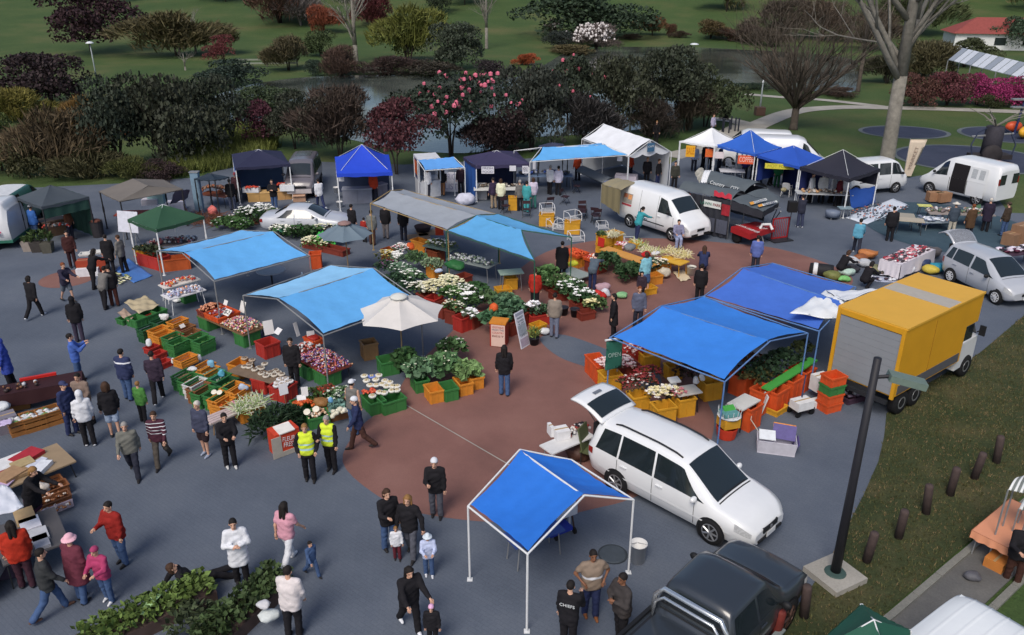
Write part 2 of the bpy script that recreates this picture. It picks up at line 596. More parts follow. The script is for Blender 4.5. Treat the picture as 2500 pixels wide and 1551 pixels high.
 out['top']=caps_mesh('upper_garment',c,h,M('cloth',(60,60,66)),.026,cut=hemcut,folds=.007,ends=[])
 c=[(pel-X*.065*w,pel+X*.065*w,.12*w,.12*w)]
 if low=='skirt':
  k=(P['knee',-1]+P['knee',1])/2
  c+=[(pel-X*.05,k-X*.07,.12*w,.15),(pel+X*.05,k+X*.07,.12*w,.15)]
 else:
  for s in(-1,1):
   (a,b,ra,rb),(b2,e,r2,r3)=legs[s]
   if low=='shorts':
    c.append((a,a.lerp(b,.86),ra+.022,rb+.038))
   elif low=='slim':
    c+=[(a,b,ra+.01,rb+.012),(b2,e,r2+.01,r3+.012)]
   else:
    c+=[(a,b,ra+.016,rb+.024),(b2,e+Vec((0,-.01,-.01)),r2+.022,r3+.036)]
 out['low']=caps_mesh('lower_garment',c,h,M('cloth',(60,60,66)),.022,folds=.006)
 for s in(-1,1):
  a=P['ank',s]
  out['shoe',s]=caps_mesh('shoe',[(a+Vec((0,-.045,-.03)),a+Vec((0,.05,-.036)),.046,.043),(a+Vec((0,.05,-.038)),a+Vec((0,.15,-.045)),.042,.032)],
   .024,M('shoe_black',(30,29,30),.5),.02,cut=lambda X,Y,Z,zz=a.z-.078:zz-Z)
 PMESH[key]=out
 return out
SKIN={'p':(204,160,136),'m':(178,128,100),'d':(128,88,66)}
HAIRC={'k':(30,25,24),'b':(66,46,34),'l':(140,104,62),'g':(150,146,142),'w':(196,190,182),'r':(120,66,36)}
LOWNAME={'skirt':'skirt','shorts':'shorts'}
def cloth(c):
 if not isinstance(c,tuple):return c
 return M('cloth_%d_%d_%d'%c,c,.88,.14,7,.35,26,spec=.15)
def person(loc,face,lb,top=(40,40,44),low=(44,48,62),pose='stand',tk='jacket',lk='trousers',hair='short',hc='k',skin='p',h=1.72,w=1.0,hat=None,hatc=(90,90,95),
 shoe=(36,34,35),vest=None,yaw=0,gp='people at the market',tilt=0):
 """a standing, walking, sitting ... figure; face is the compass heading (0 away from the building, 90 to the right)"""
 coarse=loc[1]>24
 ms=person_meshes(pose,w,tk,lk,coarse,yaw)
 s=h/1.76
 t=thg('person',lb,'person',loc,-face,gp)
 t.scale=(s,s,s)
 if tilt:t.rotation_euler=(R(tilt),0,R(-face))
 sk=M('skin_'+skin,SKIN[skin],.6,.08,12)
 obj('body',ms['body'],t,[sk,M('eyes',(40,30,28)),M('lips',(150,90,84))])
 obj({'tee':'shirt','top':'jumper','vest':'vest','coat':'coat'}.get(tk,'jacket'),ms['top'],t,[cloth(top)])
 obj(LOWNAME.get(lk,'trousers'),ms['low'],t,[cloth(low)])
 for sd in(-1,1):
  obj('shoe',ms['shoe',sd],t,[M('shoe_%d_%d_%d'%shoe,shoe,.55)])
 if vest is not None:
  P=ms['P']
  v=person_meshes(pose,w,'vest',lk,coarse,yaw)
  o=obj('safety_vest',v['top'],t,[vest])
  o.scale=(1.07,1.16,1.0)
  o.location=(0,-.012,.012)
 def put(me,name,m):
  o=obj(name,me,t,[m])
  o.matrix_local=ms['head']
  return o
 if hair and hair!='none':
  nm={'hood':'hood','scarf':'headscarf'}.get(hair,'hair')
  m=cloth(hatc if hair=='scarf' else top)if hair in('hood','scarf')else M('hair_'+hc,HAIRC[hc],.72,.25,40,.4,90)
  put(hair_mesh(hair),nm,m)
 if hat:
  put(hat_mesh(hat),'hat',M('hat_%d_%d_%d'%hatc,hatc,.85,.08))
 return t
# the ground and its surfaces
def hill(x,y):
 d=max(.0,y-135+.25*max(0,-x))/110
 d=min(1.0,d)
 return 14*d*d*(3-2*d)*(.45+.55/(1+math.exp(-(x-5)/25)))
def spline(pts,n=8,closed=True):
 P=[Vec((p[0],p[1],0))for p in pts]
 out=[]
 m=len(P)
 for i in range(m if closed else m-1):
  if closed:a,b,c,d=P[i-1],P[i],P[(i+1)%m],P[(i+2)%m]
  else:a,b,c,d=P[max(i-1,0)],P[i],P[i+1],P[min(i+2,m-1)]
  for k in range(n):
   t=k/n
   out.append(.5*((2*b)+(c-a)*t+(2*a-5*b+4*c-d)*t*t+(-a+3*b-3*c+d)*t**3))
 if not closed:out.append(P[-1])
 return[(p.x,p.y)for p in out]
def sht(name,pts,z,m,lb=None,thick=.0,kind='structure'):
 mb=MB()
 if thick:mb.poly(pts,z-thick,z)
 else:mb.qm([(p[0],p[1],z)for p in pts],[tuple(range(len(pts)))])
 o=mb.mk(name,m)
 me=o.data
 bm=bmesh.new();bm.from_mesh(me)
 bmesh.ops.triangulate(bm,faces=[f for f in bm.faces if len(f.verts)>4],ngon_method='EAR_CLIP')
 bmesh.ops.recalc_face_normals(bm,faces=bm.faces)
 bm.to_mesh(me);bm.free()
 if not thick and me.polygons[0].normal.z<0:
  me.flip_normals()
 return tag(o,lb,None,None,kind)
def mottled(name,a,b,c,scale=.35,fine=26,rough=.92,bump=.5,patch=.5):
 """three colours broken up at several scales, for turf, asphalt and concrete"""
 m=bpy.data.materials.new(name)
 m.use_nodes=True
 nt=m.node_tree;L=nt.links.new
 bs=nt.nodes['Principled BSDF']
 bs.inputs['Roughness'].default_value=rough
 bs.inputs['Specular IOR Level'].default_value=.25
 tc=nt.nodes.new('ShaderNodeTexCoord')
 def noise(s,d=8,r=.6):
  n=nt.nodes.new('ShaderNodeTexNoise')
  n.inputs['Scale'].default_value=s;n.inputs['Detail'].default_value=d;n.inputs['Roughness'].default_value=r
  L(tc.outputs['Object'],n.inputs['Vector'])
  return n.outputs['Fac']
 def ramp(src,stops):
  r=nt.nodes.new('ShaderNodeValToRGB')
  e=r.color_ramp.elements
  e[0].position,e[0].color=stops[0][0],lin(stops[0][1])+(1,)
  e[1].position,e[1].color=stops[-1][0],lin(stops[-1][1])+(1,)
  for p,c_ in stops[1:-1]:
   k=e.new(p);k.color=lin(c_)+(1,)
  L(src,r.inputs['Fac'])
  return r.outputs['Color']
 col=ramp(noise(scale),[(.3,a),(.5,b),(.72,c)])
 g=nt.nodes.new('ShaderNodeMapRange')
 g.inputs['From Min'].default_value=.25;g.inputs['From Max'].default_value=.75
 g.inputs['To Min'].default_value=1-patch;g.inputs['To Max'].default_value=1+patch
 L(noise(fine,6,.75),g.inputs['Value'])
 mx=nt.nodes.new('ShaderNodeMix');mx.data_type='RGBA';mx.blend_type='MULTIPLY'
 mx.inputs['Factor'].default_value=1
 L(col,mx.inputs['A']);L(g.outputs['Result'],mx.inputs['B'])
 L(mx.outputs['Result'],bs.inputs['Base Color'])
 bp=nt.nodes.new('ShaderNodeBump')
 bp.inputs['Strength'].default_value=bump;bp.inputs['Distance'].default_value=.03
 L(noise(fine*1.6,5,.7),bp.inputs['Height'])
 L(bp.outputs['Normal'],bs.inputs['Normal'])
 MATS[name]=m
 return m
def paved(name,a,b,c,bw,bh,rot,**k):
 """mottled surface with the joints of small pavers as relief and a faint tone"""
 m=mottled(name,a,b,c,**k)
 nt=m.node_tree;L=nt.links.new
 bs=nt.nodes['Principled BSDF']
 tc=nt.nodes.new('ShaderNodeTexCoord')
 mp=nt.nodes.new('ShaderNodeMapping');mp.inputs['Rotation'].default_value[2]=R(rot)
 br=nt.nodes.new('ShaderNodeTexBrick')
 br.inputs['Scale'].default_value=1;br.inputs['Brick Width'].default_value=bw;br.inputs['Row Height'].default_value=bh
 br.inputs['Mortar Size'].default_value=.007;br.inputs['Mortar Smooth'].default_value=.4
 br.inputs['Color1'].default_value=(.92,.92,.92,1);br.inputs['Color2'].default_value=(1.08,1.06,1.04,1)
 br.inputs['Mortar'].default_value=(.62,.62,.64,1)
 L(tc.outputs['Object'],mp.inputs['Vector']);L(mp.outputs['Vector'],br.inputs['Vector'])
 src=bs.inputs['Base Color'].links[0].from_socket
 mx=nt.nodes.new('ShaderNodeMix');mx.data_type='RGBA';mx.blend_type='MULTIPLY'
 mx.inputs['Factor'].default_value=.4
 L(src,mx.inputs['A']);L(br.outputs['Color'],mx.inputs['B']);L(mx.outputs['Result'],bs.inputs['Base Color'])
 return m
grass_m=mottled('turf',(56,78,40),(68,86,46),(92,94,58),.10,9,bump=.9,patch=.42)
verge_m=mottled('worn_turf',(50,62,36),(62,68,42),(88,82,56),.55,14,bump=.9,patch=.5)
asph_m=paved('asphalt',(82,90,103),(92,100,113),(102,109,120),.2,.1,38,scale=.3,fine=30,patch=.22,bump=.3)
red_m=mottled('red_concrete',(116,84,78),(128,92,85),(138,102,94),.45,34,patch=.22,bump=.25)
conc_m=mottled('concrete',(140,138,132),(158,154,146),(172,168,160),.5,22,patch=.16,bump=.2)
foot_m=mottled('footpath',(84,84,84),(98,97,95),(112,110,106),.6,24,patch=.2,bump=.2)
rub_m=mottled('rubber',(50,56,74),(58,64,82),(66,72,90),.5,30,patch=.25,bump=.3)
teal_m=mottled('teal_paint',(52,72,84),(60,80,92),(68,88,100),.5,30,patch=.2,bump=.3)
mb=MB()
xs=[-900,-600,-400,-280]+list(range(-200,201,10))+[280,400,600,900]
ys=[-300,-100,-30,0,20,40,60,80,100,115]+list(range(130,301,8))+[340,420,600,900,1500]
w=len(xs)
mb.qm([(x,y,hill(x,y)-.02)for y in ys for x in xs],[(j*w+i,j*w+i+1,(j+1)*w+i+1,(j+1)*w+i)for j in range(len(ys)-1)for i in range(w-1)])
tag(mb.mk('lawn',grass_m,smooth=True),'green park lawn running back to the wooded slope behind the pond',None,None,'structure')
square=[(-60,-12),(-60,48),(-33.71,47.95,0),(-28.49,48.54,0),(-23.84,49.57,0),(-19.96,51.08,0),(-18.65,54.6,0),(-13.18,55.49,0),(-7.32,54.6,0),(-2.55,55.62,0),(.92,56.4,0),(5.15,58.17,0),(8.18,56.14,0),(10.52,54.6,0),(15.04,62.19,0),(17.61,63.48,0),(21.25,56.14,0),(23.93,50.21,0),(24.63,50.77,0),(26.22,51.58,0),(28.45,48.36,0),(27.73,45.05,0),(27.06,43.03,0),(28.64,42.88,0),(29.3,36.48,0),(19.74,28.91,0),(16.27,25.59,0),(12.86,22.91,0),(11.31,21.46,0),(10.69,20.15,0),(9.99,18.86,0),(8.98,17.33,0),(7.97,15.9,0),(7.05,14.57,0),(6.44,13.9,0),(5.93,13.27,0),(5.37,12.57,0),(5.5,9.5),(4.0,4.0),(4.0,-12)]
sht('asphalt_square',square,.0,asph_m,'blue grey asphalt market square')
sht('red_concrete',spline([(-4.62,18.86,0),(-3.35,17.24,0),(-2.27,16.6,0),(-.5,16.25,0),(.84,16.37,0),(2.01,16.77,0),(3,17.18,0),(4.25,18.16,0),(5.4,19.38,0),(6.03,21.09,0),(6.31,22.91,0),(8.72,26.34,0),(12.49,30.27,0),(14.53,32.52,0),(14.45,34.51,0),(12.64,36.98,0),(10.25,37.87,0),(7.5,38.52,0),(4.58,38.39,0),(1.61,36.48,0),(-.51,32.12,0),(-2.09,27.8,0),(-3.35,24.37,0),(-3.75,22.1,0),(-4.43,20.73,0)],5),
 .004,red_m,'faded red concrete disc in the middle of the square')
sht('asphalt_wedge',spline([(1.01,26.84,0),(1.94,27.13,0),(3.68,25.59,0),(4.8,24.37,0),(4.57,22.91,0),(2.83,24.31,0),(1.62,25.33,0)],5),.008,asph_m,'blue grey wedge let into the red concrete')
c=(-19.16,32.96,0)
rr=1.12
sht('red_spot',[(c[0]+rr*cos(t*pi/20),c[1]+rr*sin(t*pi/20))for t in range(40)],.004,red_m,'small red concrete spot on the left of the square')
mb=MB();a,b=Vec((-3.43,22.15,0)),Vec((.07,18.56,0))
n_=(b-a).normalized().cross(Vec((0,0,1)))*.018
mb.qm([tuple(a-n_+Vec((0,0,.012))),tuple(b-n_+Vec((0,0,.012))),tuple(b+n_+Vec((0,0,.012))),tuple(a+n_+Vec((0,0,.012)))],[(0,1,2,3)])
tag(mb.mk('pale_joint',conc_m),'pale straight joint line across the red concrete',None,None,'structure')
mb=MB();mb.lathe([(.02,.02),(.29,.02),(.31,.005)],(2.32,15.07,0),24)
t=thg('drain_cover','round dark metal drain cover set in the paving by the white bucket','drain cover',(0,0,0))
mb.mk('cover_plate',M('drain_iron',(66,74,82),.7),t)
mb=MB();mb.lathe([(.31,.006),(.345,.012),(.345,.0)],(2.32,15.07,0),24)
mb.mk('cover_ring',M('drain_ring',(52,58,64),.7),t)
verge=[(19.74,28.91,0),(16.27,25.59,0),(12.86,22.91,0),(11.31,21.46,0),(10.69,20.15,0),(9.99,18.86,0),(8.98,17.33,0),(7.97,15.9,0),(7.05,14.57,0),(6.44,13.9,0),(5.93,13.27,0),(5.37,12.57,0),(5.5,9.5),(7.0,9.5),(7.04,12.61,0),(13.11,17.36,0),(29.2,31.2),(29.3,36.48,0)]
sht('grass_verge',verge,.012,verge_m,'worn brownish grass verge beside the square')
k0,k1=Vec((6.99,12.61,0)),Vec((13.11,17.36,0))
kd=(k1-k0).normalized();kn=Vec((kd.y,-kd.x,0))
A0,A1=k0-kd*6,k1+kd*22
def strip(o0,o1):
 return[tuple((A0+kn*o0)[:2]),tuple((A1+kn*o0)[:2]),tuple((A1+kn*o1)[:2]),tuple((A0+kn*o1)[:2])]
t=tag(MB().poly(strip(.16,1.18),-.12,.02).mk('footpath',foot_m),'grey footpath beside the street',None,None,'structure')
kw=tag(bpy.data.objects.new('kerb',None),'concrete kerb between verge and footpath',None,None,'structure');COL.objects.link(kw)
kb=None
for k in range(26):
 q0=A0+kd*(k*1.0+.008);q1=A0+kd*(k*1.0+.992)
 if kb is None:
  mb=MB().box((.492,-.075,-.03),(.984,.15,.2));kb=mb.mesh('kerb_stone',mottled('kerb_stone',(112,112,106),(126,125,118),(140,138,130),.6,20,patch=.2))
 o=obj('kerb_stone',kb,kw);o.location=(q0.x+kn.x*.08,q0.y+kn.y*.08,.0+.006*sin(k*2.3));o.location.x+=kn.x*.0
 o.rotation_euler=(0,0,math.atan2(kd.y,kd.x))
for k in range(26):
 q0=A0+kd*(k*1.0+.008)
 o=obj('kerb_stone',kb,kw);o.location=(q0.x+kn.x*1.27,q0.y+kn.y*1.27,-.02)
 o.rotation_euler=(0,0,math.atan2(kd.y,kd.x))
street_m=mottled('street',(60,62,66),(68,70,74),(76,78,82),.4,30,patch=.22,bump=.3)
tag(MB().poly(strip(1.34,14),-.4,-.1).mk('street',street_m),'dark asphalt street below the footpath',None,None,'structure')
def disc(c,rx,ry,n=48):
 return[(c[0]+rx*cos(2*pi*k/n),c[1]+ry*sin(2*pi*k/n))for k in range(n)]
def play(cx,rx,ry,m,name,lb,rim=.32):
 if rim:
  sht(name+'_edging',disc(cx,rx+rim,ry+rim),.006,conc_dark,lb+' edging')
 sht(name,disc(cx,rx,ry),.012,m,lb)
conc_dark=mottled('grey_edging',(86,94,96),(98,106,108),(110,116,118),.6,22,patch=.16)
play((31.52,66.15,0),3.21,2.5,rub_m,'rubber_patch','dark blue oval rubber play surface')
play((39.06,65.06,0),3.11,3.2,rub_m,'rubber_patch','dark rubber play surface under the climbing toys')
play((31.91,56.49,0),4.81,4.4,rub_m,'rubber_patch','large dark blue rubber play surface by the bare tree')
play((22.41,40.49,0),4.05,4.7,teal_m,'teal_patch','round teal painted play area under the bric-a-brac stalls',0)
def path_sheet(pts,wds,z,lb):
 c=[Vec((p[0],p[1],0))for p in spline(pts,6,False)]
 n=len(c);l=[];r=[]
 for i,p in enumerate(c):
  d=(c[min(i+1,n-1)]-c[max(i-1,0)]).normalized()
  q=Vec((-d.y,d.x,0))*wds/2
  l.append((p+q)[:2]);r.append((p-q)[:2])
 return sht('path',l+r[::-1],z,conc_m,lb)
path_sheet([(18.15,64.1,0),(19.81,67.85,0),(21.39,70.3,0),(24.69,74.78,0),(27.27,77.05,0),(31.31,78.41,0),(34.56,78.14,0),(40.81,77.19,0),(50.36,74.78,0)],
 2.0,.016,'pale concrete path curving through the park')
path_sheet([(24.19,86.76,0),(26.81,84.8,0),(30.63,82.92,0),(33.25,80.54,0),(34.96,78.69,0)],1.3,.020,'narrow pale path along the pond bank')
path_sheet([(17.63,72.03,0),(18.83,71.45,0),(19.62,69.74,0),(20.01,68.22,0)],1.7,.024,'short pale path from the bollards')
path_sheet([(11.09,56.97,0),(12.16,58.12,0),(14.34,60.2,0),(16.82,65,0),(19.27,68.92,0)],1.8,.012,'pale path between the white tents and the grass')
path_sheet([(-130.63,206.96,0),(-122.1,206.96,0),(-117.24,213.82,0),(-110.32,237.34,0),(-107.4,258.07,0),(-104.53,273.98,0)],3.0,.008,'distant grey path across the lawn')
wm=bpy.data.materials.new('pond_water');wm.use_nodes=True
nt=wm.node_tree;b=nt.nodes['Principled BSDF']
b.inputs['Roughness'].default_value=.06;b.inputs['IOR'].default_value=1.33;b.inputs['Specular IOR Level'].default_value=.9
tc=nt.nodes.new('ShaderNodeTexCoord')
n1=nt.nodes.new('ShaderNodeTexNoise');n1.inputs['Scale'].default_value=.13;n1.inputs['Detail'].default_value=5
cr=nt.nodes.new('ShaderNodeValToRGB')
cr.color_ramp.elements[0].position=.4;cr.color_ramp.elements[0].color=lin((54,62,60))+(1,)
cr.color_ramp.elements[1].position=.62;cr.color_ramp.elements[1].color=lin((98,104,96))+(1,)
nt.links.new(tc.outputs['Object'],n1.inputs['Vector']);nt.links.new(n1.outputs['Fac'],cr.inputs['Fac']);nt.links.new(cr.outputs['Color'],b.inputs['Base Color'])
mp=nt.nodes.new('ShaderNodeMapping');mp.inputs['Scale'].default_value=(1,2.4,1)
n2=nt.nodes.new('ShaderNodeTexNoise');n2.inputs['Scale'].default_value=1.3;n2.inputs['Detail'].default_value=4
bp=nt.nodes.new('ShaderNodeBump');bp.inputs['Strength'].default_value=.10;bp.inputs['Distance'].default_value=.08
nt.links.new(tc.outputs['Object'],mp.inputs['Vector']);nt.links.new(mp.outputs['Vector'],n2.inputs['Vector']);nt.links.new(n2.outputs['Fac'],bp.inputs['Height']);nt.links.new(bp.outputs['Normal'],
 b.inputs['Normal'])
pond=spline([(-30.08,74.34,0),(-30.29,87.32,0),(-28.05,96.23,0),(-22.1,101.36,0),(-9.89,102.14,0),(0,99.84,0),(4.37,113.34,0),(9.58,133.37,0),(18.85,140.91,0),(26.53,138.77,0),(35.28,134.02,0),(42.22,129.58,0),(47.69,122.58,0),(45.17,110.1,0),(36.43,89.1,0),(32.4,88.5,0),(28.18,90.32,0),(24.41,92.86,0),(20.64,86.18,0),(14.29,72.25,0),(10.37,67.29,0),(4.85,64.88,0),(0,63.25,0),(-2.35,58.51,0),(-7.42,59.06,0),(-12.64,63.25,0),(-18.95,69.5,0),(-24.4,71.44,0),(-27.87,72.25,0)],
 4)
sht('pond',pond,.012,wm,'still grey green pond behind the market')
# trees and shrubs
def leaf_mat(col,var=.55):
 k='leaf_%d_%d_%d'%col
 if k in MATS:return MATS[k]
 m=bpy.data.materials.new(k);m.use_nodes=True
 MATS[k]=m
 nt=m.node_tree;b=nt.nodes['Principled BSDF']
 ge=nt.nodes.new('ShaderNodeNewGeometry')
 r=nt.nodes.new('ShaderNodeValToRGB')
 c=lin(col)
 e=r.color_ramp.elements
 e[0].color=tuple(v*(1-var)for v in c)+(1,)
 e[1].color=tuple(min(1,v*(1+var*1.1))for v in c)+(1,)
 nt.links.new(ge.outputs['Random Per Island'],r.inputs['Fac'])
 nt.links.new(r.outputs['Color'],b.inputs['Base Color'])
 b.inputs['Roughness'].default_value=.65
 b.inputs['Specular IOR Level'].default_value=.2
 b.inputs['Transmission Weight'].default_value=.0
 return m
BARK=M('bark',(84,76,68),.9,.3,4,.8,14)
BARKP=M('bark_pale',(126,122,114),.9,.3,3,.8,12)
BARKD=M('bark_dark',(58,50,46),.9,.3,4,.8,14)
CROWNS={}
def crwn(kind,seed):
 """leaf cards over a clumped volume of unit radius and unit height (z from 0 to 1)"""
 key=(kind,seed)
 if key in CROWNS:return CROWNS[key]
 r=np.random.default_rng(100+seed)
 lobes=[]
 nl={'round':13,'bush':15,'tall':12,'wispy':11,'twig':12,'bloom':12}[kind]
 for i in range(nl):
  a=r.uniform(0,2*pi);q=r.uniform(.12,.74)
  z=r.uniform(.12,.74)if kind!='tall' else r.uniform(.12,.84)
  f=1-.6*max(0,z-.4)
  lobes.append((q*cos(a)*f,q*sin(a)*f,z,r.uniform(.3,.48),r.uniform(.16,.3)))
 per={'round':420,'bush':420,'tall':380,'wispy':420,'twig':420,'bloom':200}[kind]
 V=[];F=[]
 for lx,ly,lz,lr,lh in lobes:
  d=r.normal(size=(per,3));d/=np.linalg.norm(d,axis=1)[:,None]
  d[:,2]=np.where(d[:,2]<-.45,-d[:,2],d[:,2])
  rad=r.uniform(.55,1.1,per)**.6
  P=np.array([lx,ly,lz])+d*rad[:,None]*np.array([lr,lr,lh])
  P=P[P[:,2]>.01]
  for p in P:
   if kind in('wispy','twig'):
    up=np.array([p[0]*.8,p[1]*.8,.55])+r.normal(size=3)*.35
    up/=np.linalg.norm(up)
    sd=np.cross(up,r.normal(size=3));sd/=np.linalg.norm(sd)
    L=r.uniform(.06,.15);W=r.uniform(.008,.016)*(.6 if kind=='twig' else 1)
   else:
    up=r.normal(size=3)+np.array([0,0,.2]);up/=np.linalg.norm(up)
    sd=np.cross(up,r.normal(size=3));sd/=np.linalg.norm(sd)
    L=r.uniform(.016,.04)*(1.2 if kind=='bloom' else 1);W=L*r.uniform(.45,.9)
   n=len(V)
   V+=[p-up*L,p+sd*W,p+up*L,p-sd*W]
   F.append((n,n+1,n+2,n+3))
 me=bpy.data.meshes.new('crown_'+kind)
 me.from_pydata([tuple(v)for v in V],[],F)
 me.materials.append(leaf_mat((60,70,50)))
 CROWNS[key]=me
 return me
def stems_mesh(n,seed,spread=.5,h=.6,r0=.03):
 key=('stems',n,seed,spread)
 if key in CROWNS:return CROWNS[key]
 q=random.Random(seed)
 mb=MB()
 for i in range(n):
  a=q.uniform(0,6.28)
  x,y=spread*q.uniform(.3,1)*cos(a),spread*q.uniform(.3,1)*sin(a)
  mb.path([(.04*cos(a),.04*sin(a),-.02),(x*.3,y*.3,h*.35),(x*.75,y*.75,h*.75),(x*1.1,y*1.1,h*1.15)],[r0,r0*.8,r0*.5,r0*.25],5)
  for j in range(3):
   t=q.uniform(.4,.9)
   b=q.uniform(0,6.28)
   p=(x*t,y*t,h*t)
   mb.bar(p,(p[0]+.3*cos(b),p[1]+.3*sin(b),p[2]+.22),r0*.4,r0*.15,4)
 me=mb.mesh('trunk',BARK,True)
 CROWNS[key]=me
 return me
TREEN=[0]
def tre(loc,h,w,col,lb,kind='bush',lift=.12,stems=4,bark=None,cat='shrub',name=None,gp=None,fw=None,depth=None,z=None):
 TREEN[0]+=1
 i=TREEN[0]
 zz=hill(loc[0],loc[1])-.05 if z is None else z
 t=thg(name or('tree' if cat=='tree' else 'shrub'),lb,cat,(loc[0],loc[1],zz),(i*67)%360,gp)
 w2=w/2
 o=obj('crown',crwn(kind,i%4),t,[leaf_mat(col)],loc=(0,0,h*lift),scale=(w2*1.45,(depth or w)/2*1.45,h*(1-lift)*1.04))
 s=obj('trunk',stems_mesh(stems,i%5,.18 if stems==1 else .45),t,[bark or BARKD],scale=(w2,w2,h*.95))
 if fw:
  fc,n,size=fw
  r=np.random.default_rng(i)
  mb=MB()
  src=crwn(kind,i%4).vertices
  idx=[v for v in range(len(src))if src[v].co.z>.32]
  sc_=Vec((w2*1.45,w2*1.45,h*(1-lift)*1.04))
  for k in range(n):
   a=src[idx[int(r.integers(len(idx)))]].co
   p=Vec((a.x*sc_.x,a.y*sc_.y,a.z*sc_.z+h*lift))*1.02
   mb.ball(p,size*r.uniform(.6,1.3),5,3)
  tag(mb.mk('blossom',M('blossom_%d_%d_%d'%fc,fc,.7,.3,3),t),kind='stuff')
 return t
def btree(loc,h,lb,r0=.3,levels=5,seed=1,first=.25,spread=.55,n0=6,bark=None,name='tree',lean=(0,0),up=.35,gp=None,kids=3,z=None,fork=None):
 q=random.Random(seed)
 t=thg(name,lb,'tree',(loc[0],loc[1],hill(loc[0],loc[1])-.02 if z is None else z),0,gp)
 tr=MB();br=MB();tw=MB()
 def grow(p,d,L,r,lv):
  pts=[p];rs=[r]
  n=4 if lv<3 else 3
  for k in range(n):
   d=(d+Vec((q.gauss(0,.13),q.gauss(0,.13),q.gauss(.03+.05*up,.09)))).normalized()
   p=p+d*L/n
   pts.append(p);rs.append(r*(1-.5*(k+1)/n))
  (br if lv<4 else tw).path(pts,rs,6 if lv<2 else(4 if lv<4 else 3))
  if lv>=levels:return
  for k in range(kids if lv<3 else 3):
   i=q.randint(1 if lv else 1,n)
   a=q.uniform(0,6.28)
   o=d.orthogonal().normalized();o2=d.cross(o)
   s=o*cos(a)+o2*sin(a)
   dd=(d*q.uniform(.6,1.0)+s*q.uniform(.4,.85)+Vec((0,0,up*.5))).normalized()
   grow(pts[i],dd,L*q.uniform(.5,.78),rs[i]*.62,lv+1)
 base=Vec((0,0,0));top=Vec((lean[0],lean[1],h*first))
 tr.path([base+Vec((0,0,-.1)),base+Vec((0,0,.25)),base.lerp(top,.4),top.copy()],[r0*1.35,r0*1.08,r0,r0*.9],12)
 if fork is None:
  tr.path([top,Vec((lean[0]*1.3,lean[1]*1.3,h*(first+.25))),Vec((lean[0]*1.5,lean[1],h*(first+.5)))],[r0*.9,r0*.66,r0*.4],10)
 for k in range(n0):
  a=6.28*k/n0+q.uniform(-.4,.4)
  s=q.uniform(spread*.7,spread*1.2)
  z=top+Vec((0,0,(q.uniform(-.02,.3)*h if fork is None else q.uniform(-.03,.02)*h)))
  d=Vec((cos(a)*s,sin(a)*s,1-s*.55)).normalized()
  grow(z,d,h*q.uniform(.3,.46),r0*q.uniform(.34,.5),1)
 bk=bark or BARK
 tr.mk('trunk',bk,t,True)
 br.mk('branches',bk,t,True)
 if tw.f:tag(tw.mk('twigs',bk,t),kind='stuff')
 return t
GS='shrubs between the market and the pond'
GT='trees in the park'
GF='trees on the far slope'
tre((-62.94,127.77,0),9.74,11.41,(52,36,40),'big round dark purple tree alone on the left lawn','round',.16,1,cat='tree',gp=GT)
tre((-44.1,79.82,0),5.12,7.3,(50,40,42),'wide dark brown shrub left of the white lamp','bush',.05,gp=GT)
tre((-48.91,124.37,0),6.75,11.82,(84,78,54),'pale olive spreading tree on the left lawn','wispy',.14,3,BARK,'tree',gp=GT)
btree((-47.25,127.77,0),5.03,'thin pale bare tree in front of the olive tree',.16,4,3,.5,.5,4,BARKP,gp=GT)
btree((-41.29,107.15,0),3.16,'small grey leafless bush on the pond bank',.1,4,5,.15,.7,5,BARKP,gp=GT)
tre((-30.17,90.68,0),3.14,6.18,(46,58,50),'dark green shrub at the left end of the pond','bush',.04,gp=GT)
tre((-39.44,116.6,0),3.41,3.43,(96,50,52),'dark red upright shrub on the left lawn','tall',.05,gp=GT)
tre((-42.55,71.45,0),2.75,4.43,(104,98,48),'yellow leaved shrub at the left edge','wispy',.05,gp=GS)
tre((-33.4,52.94,0),3.91,3.28,(70,80,42),'green and yellow shrub at the far left of the bank','bush',.04,gp=GS)
tre((-28.89,51,0),4.44,4.23,(88,76,58),'brownish olive shrub beside the dark trees on the left','wispy',.04,gp=GS)
tre((-32.88,62.7,0),3.47,2.19,(122,96,56),'tawny orange shrub left of the tall dark trees','wispy',.05,gp=GS)
tre((-30.56,51.15,0),3.04,3.26,(66,66,44),'low dull green shrub behind the green van','bush',.03,gp=GS)
tre((-26.55,50.68,0),2.4,3.15,(74,72,50),'small olive shrub behind the taupe canopy','wispy',.03,gp=GS)
tre((-25.81,53.27,0),6.14,4.4,(50,58,48),'tall dark green tree, leftmost of the dark clump','bush',.08,5,cat='tree',gp=GS)
tre((-22.96,53.61,0),6.54,5.06,(56,60,48),'tall dark olive tree in the middle of the dark clump','bush',.08,5,cat='tree',gp=GS)
tre((-21.87,58.03,0),5.65,4.42,(50,56,46),'dark green tree at the right of the dark clump','bush',.08,5,cat='tree',gp=GS)
tre((-30.31,64.58,0),3.37,1.87,(150,86,56),'rust orange leaved shrub among the dark trees','wispy',.05,gp=GS)
tre((-23.62,50.68,0),1.43,2.48,(80,84,48),'low yellowish shrub at the foot of the dark trees','wispy',.02,gp=GS)
tre((-22.02,50.62,0),1.3,1.95,(60,48,48),'low maroon brown shrub at the foot of the dark trees','bush',.02,gp=GS)
tre((-20.98,72.03,0),3.02,5.39,(60,72,50),'mid green shrub above the grassy bank','bush',.05,gp=GS)
tre((-18.09,60.07,0),3.64,3.16,(76,44,54),'plum coloured small tree above the grassy bank','bush',.2,2,cat='tree',gp=GS)
tre((-15.8,59.65,0),4.32,3.48,(52,56,46),'dark green tree behind the navy gazebo','bush',.1,3,cat='tree',gp=GS)
